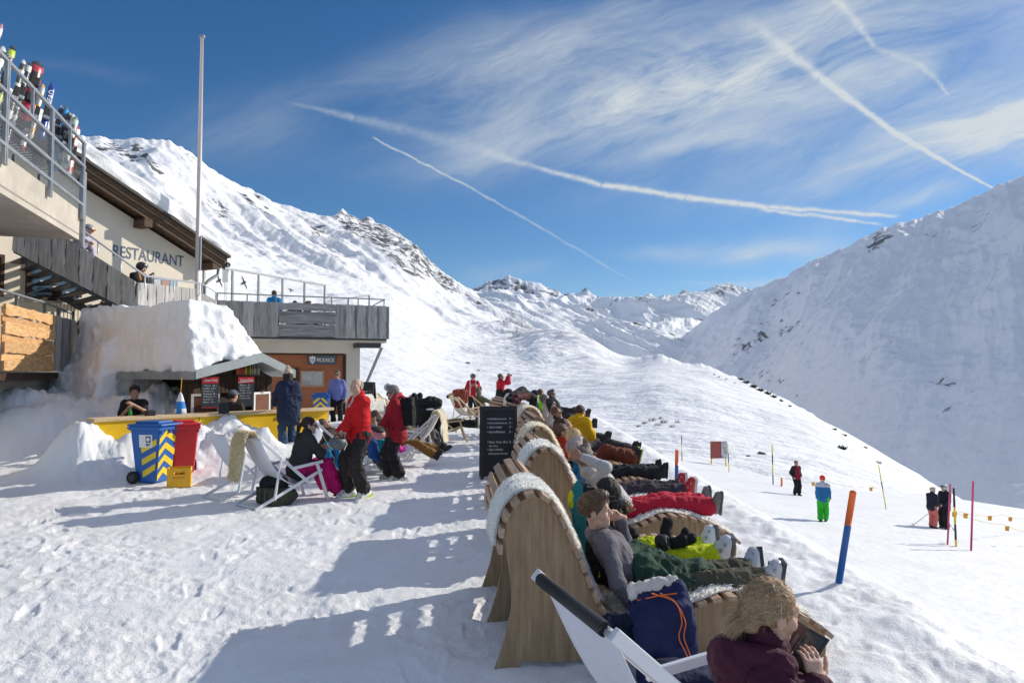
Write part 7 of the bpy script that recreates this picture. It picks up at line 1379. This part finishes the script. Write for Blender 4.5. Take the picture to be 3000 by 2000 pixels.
# ---------------------------------------------------------------- bins, crate, boards
def wheelie(c, f, col, label, stripes=False, hgt=1.03, wheels=True, sc=.84):
    L, r, ff = fr(c, f); t = thing('wheelie_bin', label, 'bin', c); m = MB(); b0, b1, d0, d1 = .215*sc, .285*sc, .22*sc, .33*sc; hz = hgt-.10
    cs = lambda w, d, z: [L(-w, -d, z), L(w, -d, z), L(w*1.0, d*.9, z), L(w*.9, d, z), L(-w*.9, d, z), L(-w, d*.9, z)]
    lo_, hi_ = cs(b0, d0, .03), cs(b1, d1, hz); m.add(lo_+hi_, [tuple(range(6))[::-1], tuple(range(6, 12))]+[(i, (i+1) % 6, 6+(i+1) % 6, 6+i) for i in range(6)]); bd = m.build('body', col, t, bevel=.012)
    m = MB(); m.box(L(0, 0, hz+.0), (2*b1+.05, 2*d1+.05, .07), (r, ff, UP)); m.build('rim', col, t, bevel=.012)
    m = MB(); m.prism([L(-b1-.03, -d1-.05, hz+.037), L(b1+.03, -d1-.05, hz+.037), L(b1+.03, d1+.07, hz+.037), L(-b1-.03, d1+.07, hz+.037)], UP*.035); m.prism([L(-b1+.04, -d1+.06, hz+.07), L(b1-.04, -d1+.06, hz+.07), L(b1-.06, d1-.06, hz+.07), L(-b1+.06, d1-.06, hz+.07)], UP*.045); ld = m.build('lid', col, t, bevel=.014)
    MB().tube([L(-b1+.02, -d1-.07, hz), L(b1-.02, -d1-.07, hz)], .018, 8).build('handle', col, ld, True)
    for k in (-.2, 0, .2): MB().box(L(k, d1+.01, hz-.055), (.02, .05, .07), (r, ff, UP)).build('rim_rib', col, t)
    if wheels:
        for sx in (-1, 1): w = MB().lathe([(.04, -.03), (.10, -.03), (.108, -.015), (.108, .015), (.10, .03), (.04, .03)], L(sx*(b0+.05), -d0-.03, .108), 22, (ff, UP, r)).build('wheel', M_RUB, t, True); MB().lathe([(.001, -.034), (.055, -.034), (.055, .034), (.001, .034)], L(sx*(b0+.05), -d0-.03, .108), 14, (ff, UP, r)).build('hub', M_DKST, w)
    return t, L, r, ff, (b0, b1, d0, d1, hz)
M_STRY = mat('yellow_stripe', (.80, .58, .03), .45, 0, .05, 4)
def chevrons(t, L, dims, n=4, z0=.06, z1=.92, side=False):
    b0, b1, d0, d1, hz = dims
    for k in range(n):
        zc = z0+(z1-z0)*(k+.1)/n; dz = (z1-z0)/n*.5; rise = .17
        def q(x, z, o=.004): u = (z-.03)/(hz-.03); w = b0+(b1-b0)*u; d = d0+(d1-d0)*u; return L(x*w*.9, d+o, z)
        MB().add([q(-1, zc), q(0, zc+rise), q(0, zc+rise+dz), q(-1, zc+dz)], [(0, 1, 2, 3)]).build('stripe', M_STRY, t); MB().add([q(0, zc+rise), q(1, zc), q(1, zc+dz), q(0, zc+rise+dz)], [(0, 1, 2, 3)]).build('stripe', M_STRY, t)
bq = P(455, 1415, 11.6); bf = nrm((.98, -.20, 0)); t, L, r, ff, dm = wheelie(A(bq[0]-.08, bq[1]+.1, gz(bq[0], bq[1])), bf, M_BLUE, 'blue wheelie bin with yellow chevrons and PET sticker', True)
b0, b1, d0, d1, hz = dm
# chevrons wrap the corner between the left side and the front
def side(y, z, o=.005): u = (z-.03)/(hz-.03); w = b0+(b1-b0)*u; d = d0+(d1-d0)*u; return L(w+o, y*d, z)
for k in range(5):
    zc = -.02+.205*k; dz = .105; q = lambda x, z, o=.005: L(x*(b0+(b1-b0)*(z-.03)/(hz-.03))*.9, d0+(d1-d0)*(z-.03)/(hz-.03)+o, z)
    for xa, za, xb, zb in ((-1, zc+.06, .25, zc+.20), (.25, zc+.20, 1, zc+.06)):
        za, zb = max(za, .05), max(zb, .05); MB().add([q(xa, za), q(xb, zb), q(xb, min(zb+dz, .95)), q(xa, min(za+dz, .95))], [(0, 1, 2, 3)]).build('stripe', M_STRY, t)
    za, zb = zc-.08, zc+.06; s0, s1 = -.3, .88
    if k < 4 and za > -.1: MB().add([side(s0, max(za, .04)), side(s1, zb), side(s1, zb+dz), side(s0, max(za+dz, .06))], [(0, 1, 2, 3)]).build('stripe', M_STRY, t)
q = side(.08, .72, .008); sz_ = side(.5, .72, 0)-side(-.5, .72, 0); sd_ = nrm(sz_); su = nrm(side(0, .8, 0)-side(0, .6, 0)); sn = np.cross(sd_, su)
MB().box(q, (.25, .21, .004), (sd_, su, sn)).build('sticker', M_WHITE, t); k_ = 1 if sn@r > 0 else -1
MB().box(q+sn*k_*.004+sd_*k_*.05+su*.03, (.09, .10, .003), (sd_, su, sn)).build('sticker_symbol', M_RUB, t); MB().lathe([(.020, 0), (.034, 0), (.034, .003), (.020, .003)], q+sn*k_*.006+sd_*k_*.05+su*.03, 16, (sd_, su, sn*k_)).build('symbol_ring', M_WHITE, t)
text('PET', .045, M_RUB, q+sd_*k_*.005-su*.085, sd_*k_, su, 'sticker_lettering', t, .09, ext=.006, bold=.02)
rq = P(527, 1398, 12.0); wheelie(A(rq[0], rq[1]+.1, gz(rq[0], rq[1])+.05), nrm((.55, -.83, 0)), M_RED, 'red wheelie bin behind the blue chevron bin', hgt=.92, sc=.74)
cq = P(526, 1413, 11.35); L, r, ff = fr(A(cq[0], cq[1], gz(cq[0], cq[1])), (.35, -.94)); t = thing('bottle_crate', 'yellow plastic bottle crate standing before the red bin', 'crate', L(0, 0, 0)); m = MB(); cw, cdp, ch = .34, .27, .31
for y in (-1, 1):
    m.box(L(0, y*cdp/2, .05), (cw, .012, .10), (r, ff, UP)); m.box(L(0, y*cdp/2, ch-.03), (cw, .014, .06), (r, ff, UP)); m.box(L(0, y*cdp/2, .15), (cw, .010, .12), (r, ff, UP))
    for x in (-1, 1): m.box(L(x*cw*.38, y*cdp/2, ch-.09), (cw*.24, .011, .07), (r, ff, UP))
for x in (-1, 1):
    m.box(L(x*cw/2, 0, .10), (.012, cdp-.012, .2), (r, ff, UP)); m.box(L(x*cw/2, 0, ch-.03), (.014, cdp-.012, .06), (r, ff, UP))
    for y in (-1, 1): m.box(L(x*cw/2, y*cdp*.38, ch-.085), (.011, cdp*.22, .06), (r, ff, UP))
m.box(L(0, 0, .01), (cw-.02, cdp-.02, .015), (r, ff, UP)); m.build('shell', M_CRATE, t); m = MB()
for x in (-.08, 0, .08): m.box(L(x, 0, .13), (.006, cdp-.02, .22), (r, ff, UP))
m.build('divider', M_CRATE, t); text('GETRANKE', .03, mat('crate_print', (.5, .12, .02), .6), L(.085, cdp/2+.006, .145), -r, UP, 'lettering', t, .17, ext=.003)
sq = P(941, 1246, 21.0); t, L, r, ff, dm = wheelie(A(sq[0], sq[1], .12), nrm((.15, -1, 0)), M_BLUE, 'blue bin with yellow chevrons in front of orange wall', hgt=1.10); chevrons(t, L, dm, 5)
def aboard(c, f, w, hgt, label, lines, rake=.16, wid_prices=True):
    L, r, ff = fr(c, f); t = thing('menu_board', label, 'sandwich board', c); rr = -r; a = nrm(-ff*rake+UP); n = nrm(ff+UP*rake)
    b = L(0, rake*hgt+.02, 0); c_ = lambda x, z, o=0.: b+r*x+a*z+n*o
    H2 = hgt/a[2]
    MB().box(c_(0, H2/2+.02, -.012), (w-.1, H2-.14, .02), (r, a, n)).build('slate', M_BLACK, t)
    m = MB(); 
    for x in (-1, 1): m.box(c_(x*(w/2-.03), H2/2, 0), (.06, H2, .035), (r, a, n))
    m.box(c_(0, H2-.035, 0), (w-.12, .07, .034), (r, a, n)); m.box(c_(0, .09, 0), (w-.12, .07, .034), (r, a, n)); m.build('frame', M_BLKF, t)
    b2 = L(0, -rake*hgt-.03, 0); a2 = nrm(ff*rake+UP); m = MB()
    for x in (-1, 1): m.box(b2+r*x*(w/2-.03)+a2*H2/2, (.06, H2, .03), (r, a2, np.cross(r, a2)))
    m.box(b2+a2*H2/2, (w-.12, H2-.1, .02), (r, a2, np.cross(r, a2))); m.build('back_leaf', M_BLKF, t)
    lx = -r                                              # reading direction when seen from the front
    for (s, price, z, h_, wd) in lines:
        text(s, h_*hgt, M_CHALK, c_(w*.32, z*H2, .002), lx, a, 'handwriting', t, wd*w, shear=.18, ext=.003)
        if price: text(price, h_*hgt, M_CHALK, c_(-w*.27, z*H2, .002), lx, a, 'price', t, .10*w, shear=.15, ext=.003)
    return t
ln = [('• Kalbsbratwurst', '7.-', .815, .028, .52), ('• Schweinsbratwurst', '7.-', .758, .026, .55), ('• Servelat', '7.-', .700, .030, .40), ('• Kartoffelsalat', '5.-', .635, .028, .48), ('• Mars, Twix, Ovo', '2.-', .495, .030, .55), ('  Kit Kat', None, .445, .024, .24), ('• Zigi, Labello,', None, .395, .028, .42), ('  Sonnencrem Schnupf', None, .340, .026, .52)]
q = P(1460, 1396, 12.2); aboard(A(q[0], q[1], gz(q[0], q[1])), nrm((.12, -1, 0)), .66, 1.27, 'tall black chalk menu sandwich board beside the loungers', ln, .10)
q = P(1070, 1270, 19.6); aboard(A(q[0], q[1], .06), nrm((-.28, -1, 0)), .56, 1.52, 'black chalk sandwich board behind bald man in red', ln, .16)
heap('white and blue boots and bag on snow behind the chalk board', [('c', P(1522, 1303, 11.7), P(1540, 1308, 11.7), .09, .08, .04), ('c', P(1516, 1295, 11.9), P(1530, 1290, 11.9), .06, .06, .04)], (.025, .03, .10), .012, 'bag', 'bag', .014)
# ---------------------------------------------------------------- people, poles and signs on the slope at the right
def slope_person(label, px, pyf, hpx, yaw, **k):
    g = hit(px, pyf); H = min(1.95, max(1.5, hpx*g[1]/F)); kw = {q: k.pop(q) for q in list(k) if q in ('lean', 'step', 'wide', 'hands')}; d = stand(g[0], g[1], yaw, H, **kw); 
    for q in ('hf', 'hu'): 
        if q in k: d[q] = k.pop(q)
    return person(label, **d, **k), g
sp_ = dict(h=.018, hh=.008)
slope_person('man in red sweater holding dark jacket standing on snow slope', 2335, 1450, 100, 168, lean=(0, 0), wide=.12, hands=((.22, .05, .95), (-.16, .12, 1.0)), top=(.24, .012, .03), topt=.03, legs=(.014, .014, .018), legt=.03, shoe='boot', shoec=BLK, hair=(.10, .07, .05), tpaint=[(tor(lambda W, pel, r, f, u, s: (lambda c: np.abs((c-pel)@r) > .135)), cloth(*BLK))], **sp_)
slope_person('person in blue jacket, bright green trousers and orange hat walking', 2412, 1527, 132, 28, step=.20, wide=.08, hands=((.26, .22, .72), (-.2, .1, .85)), top=(.02, .13, .33), topt=.03, legs=(.03, .42, .03), legt=.04, shoe='boot', shoec=(.05, .15, .05), hat=('beanie', (.72, .06, .025)), hair=None, tpaint=[(tor(lambda W, pel, r, f, u, s: (lambda c: (c-pel)@u > .40)), cloth(.45, .45, .5))], **sp_)
pr1, g1 = slope_person('blonde skier in dark jacket and salmon pink trousers with poles', 2733, 1546, 118, 60, lean=(0, .1), wide=.07, hands=((.14, .25, .95), (-.12, .25, .95)), hf=A(1, -.1, -.3), top=(.02, .022, .04), topt=.03, legs=(.62, .16, .13), legt=.03, shoe='ski', shoec=BLK, hair=(.50, .44, .34), hstyle='full', female=True, **sp_)
pr2, g2_ = slope_person('skier in black jacket and white helmet beside pink trousered skier', 2768, 1548, 128, -110, wide=.10, hands=((.14, .22, .95), (-.12, .22, 1.0)), top=(.014, .016, .03), topt=.035, hood=True, legs=BLK, legt=.035, shoe='ski', shoec=BLK, hair=None, hat=('helmet', (.62, .62, .60), (.05, .05, .06)), **sp_)
soft_ = g2_+A(.22, .05, 1.0); heap('small yellow bag at hip of black clothed skier', [('c', soft_+A(0, 0, -.18), soft_+A(.02, 0, .12), .09, .08, .03)], (.70, .55, .02), .01, 'bag', 'bag', .018)
for (a, b, lb) in ((pr1['wr'][0], g1+A(-1.0, -.2, 0), 'grey'), (pr2['wr'][0], g2_+A(.35, -.1, 0), 'dark green')):
    e = A(b[0], b[1], gz(b[0], b[1])); t = thing('ski_pole', '%s ski pole planted in the snow by a skier of the pair' % lb, 'ski pole', e); MB().tube([e, a], .011, 6).build('shaft', M_STEEL if lb == 'grey' else mat('green_shaft', (.03, .09, .03), .5), t, True); MB().lathe([(.001, .06), (.05, .065), (.05, .075), (.001, .08)], e, 10).build('basket', M_RUB, t, True)
def pole(label, px0, py0, px1, py1, rad, cols, base=None, name='marker_pole', cat='pole', Y=None, group=None):
    g = hit(px0, py0) if Y is None else P(px0, py0, Y); tip = P(px1, py1, g[1]); g = A(*g); d = tip-g; t = thing(name, label, cat, g, 0, group); z0 = -.05
    for k, (f0, f1, c) in enumerate(cols): MB().tube([g+d*max(f0, z0 if k == 0 else f0), g+d*f1], rad, 12).build('pole_section', c, t, True)
    MB().lathe([(rad*.99, 0), (rad*.7, rad*.5), (.001, rad*.6)], tip, 12).build('cap', cols[-1][2], t, True); return g, tip
OR, BL, YE, BK, MG = (mat(n, c, .45, 0, .05, 4) for n, c in (('orange_plastic', (.85, .17, .035)), ('blue_pole', (.015, .11, .36)), ('yellow_pole', (.80, .60, .03)), ('black_pole', (.02, .02, .025)), ('magenta_pole', (.60, .05, .18))))
pole('thick leaning piste post, blue below and orange on top', 2457, 1712, 2499, 1441, .029, [(-.12, .64, BL), (.64, 1, OR)])
pole('far small piste post, blue below and orange on top', 1982, 1403, 1983, 1320, .032, [(-.1, .49, BL), (.49, 1, OR)])
def banded(n, flip=False): return [((k-(.3 if k == 0 else 0))/n, (k+1)/n, (YE if (k % 2 == 0) ^ flip else BK)) for k in range(n)]
pole('yellow and black pole at left of red billboard', 1998, 1350, 1997, 1276, .030, banded(3, True))
pole('yellow and black pole at right edge of red billboard', 2136, 1383, 2132, 1300, .030, banded(3))
pole('tall yellow and black pole left of man in red sweater', 2265, 1418, 2262, 1302, .033, banded(4, True))
g_, tip_ = pole('thin leaning yellow pole with green top on the slope', 2596, 1491, 2574, 1362, .026, [(-.1, .45, YE), (.45, .62, BK), (.62, 1, mat('lime_pole', (.60, .70, .08), .5))])
pole('short orange stake left of the man in red sweater', 2290, 1424, 2290, 1401, .055, [(-.1, 1, OR)])
gA, tA_ = pole('left magenta slalom pole behind the pair of skiers', 2776, 1595, 2784, 1418, .030, [(-.1, 1, MG)])
gB, tB_ = pole('yellow and black rope pole between two magenta poles', 2801, 1601, 2794, 1430, .036, [(-.1, .12, YE), (.12, .38, BK), (.38, .68, YE), (.68, 1, BK)])
gC, tC_ = pole('right magenta slalom pole near edge of the slope', 2845, 1613, 2851, 1410, .034, [(-.1, 1, MG)])
def rope(label, pts, flags, r=.008):
    t = thing('rope', label, 'rope', pts[0]); q = []
    for a, b in zip(pts[:-1], pts[1:]):
        for k in range(10): s = k/10; q.append(a+(b-a)*s-UP*.18*4*s*(1-s)*.6)
    q.append(pts[-1]); MB().tube(q, r, 5).build('cord', mat('yellow_cord', (.60, .45, .03), .7), t, True)
    for f in flags: c = q[int(f*(len(q)-1))]; MB().prism([c+A(-.09, 0, .0), c+A(.09, 0, .0), c+A(.07, .01, -.2), c+A(-.08, .01, -.18)], A(0, .008, 0)).build('flag', mat('flag_orange', (.75, .33, .02), .7), t)
r0 = gB+(tB_-gB)*.62; e1 = hit(3040, 1560)+UP*.75; e2 = hit(3060, 1600)+UP*.55
rope('upper yellow rope with orange flags running right from banded pole', [r0, r0+(e1-r0)*.5, e1], (.10, .35, .62, .95)); rope('lower yellow rope with orange flags running right from banded pole', [r0-UP*.05, r0+(e2-r0)*.5-UP*.05, e2], (.03, .55, .8))
r1 = g_+(tip_-g_)*.5; f0 = hit(2285, 1424)+UP*.5; rope('thin rope with orange flags between short stake and leaning pole', [f0, f0+(r1-f0)*.5, r1], (.35, .9), .006)
# billboard
q = hit(2106, 1362); Yb = max(q[1], 38.); q = P(2106, 1362, Yb); w = (2130-2080)/F*Yb; t = thing('billboard', 'red and white billboard on yellow posts by the piste', 'billboard', q); tp = P(2106, 1292, Yb)[2]; bt = P(2106, 1342, Yb)[2]; c = A(q[0], q[1], (tp+bt)/2)
MB().box(c, (w, .05, tp-bt), (nrm((1, .12, 0)), nrm((-.12, 1, 0)), UP)).build('panel', mat('billboard_red', (.36, .085, .07), .5), t); MB().box(c+A(w*.32, -.035, 0), (w*.36, .01, tp-bt), (nrm((1, .12, 0)), nrm((-.12, 1, 0)), UP)).build('picture', mat('billboard_picture', (.55, .52, .52), .6, 0, .5, 3, col2=(.12, .13, .2)), t)
for k, s_ in enumerate(('Schneesport', 'Skischule', 'Sedrun')): text(s_, .11, M_WHITE, c+A(-w*.44, -.04, .08-.17*k), (1, .12, 0), UP, 'lettering', t, w*.44, ext=.006)
MB().prism([c+A(-w*.38, -.045, .42), c+A(-w*.22, -.045, .40), c+A(-w*.14, -.045, .30), c+A(-w*.26, -.045, .34)], A(0, -.005, 0)).build('emblem', M_WHITE, t)
for x_ in (-.42, .42): MB().tube([c+A(w*x_, .05, -2.2), c+A(w*x_, .05, (tp-bt)/2)], .05, 8).build('post', YE, t, True)
# half buried hut
hq = P(2230, 1304, 70); t = thing('hut', 'half buried hut with grey snowy roof on the slope', 'hut', hq); m = MB(); m.prism([hq+A(-1.0, 0, -.6), hq+A(.0, 0, .25), hq+A(1.0, .3, -.6)], A(1.6, 2.2, .0)); m.build('gable', M_BEAM, t); m = MB(); m.prism([hq+A(0, -.2, .30), hq+A(1.6, 2.2, .30), hq+A(3.0, 2.4, -.65), hq+A(1.2, -.1, -.65)], UP*.08); m.build('roof', mat('hut_roof', (.55, .57, .60), .8), t); m = MB(); m.prism([hq+A(0, -.2, .30), hq+A(1.6, 2.2, .30), hq+A(.4, 2.6, -.65), hq+A(-1.2, .1, -.65)], UP*.08); m.build('roof', M_PILE, t)
# ---------------------------------------------------------------- thin winter haze
def build_haze():
    m = bpy.data.materials.new('haze'); m.use_nodes = True; nt = m.node_tree; nt.nodes.clear(); o = nt.nodes.new('ShaderNodeOutputMaterial'); v = nt.nodes.new('ShaderNodeVolumePrincipled')
    v.inputs['Color'].default_value = (.80, .88, 1, 1); v.inputs['Density'].default_value = 2.2e-5; v.inputs['Anisotropy'].default_value = .3; nt.links.new(v.outputs[0], o.inputs['Volume'])
    h = MB().box((2500, 5000, 300), (17000, 14000, 1700)).build('haze', m); h['kind'] = 'stuff'; tag(h, 'thin pale blue winter haze over the whole valley', 'haze')
build_haze()
print('objects', len(bpy.data.objects), 'verts', sum(len(m.vertices) for m in bpy.data.meshes))
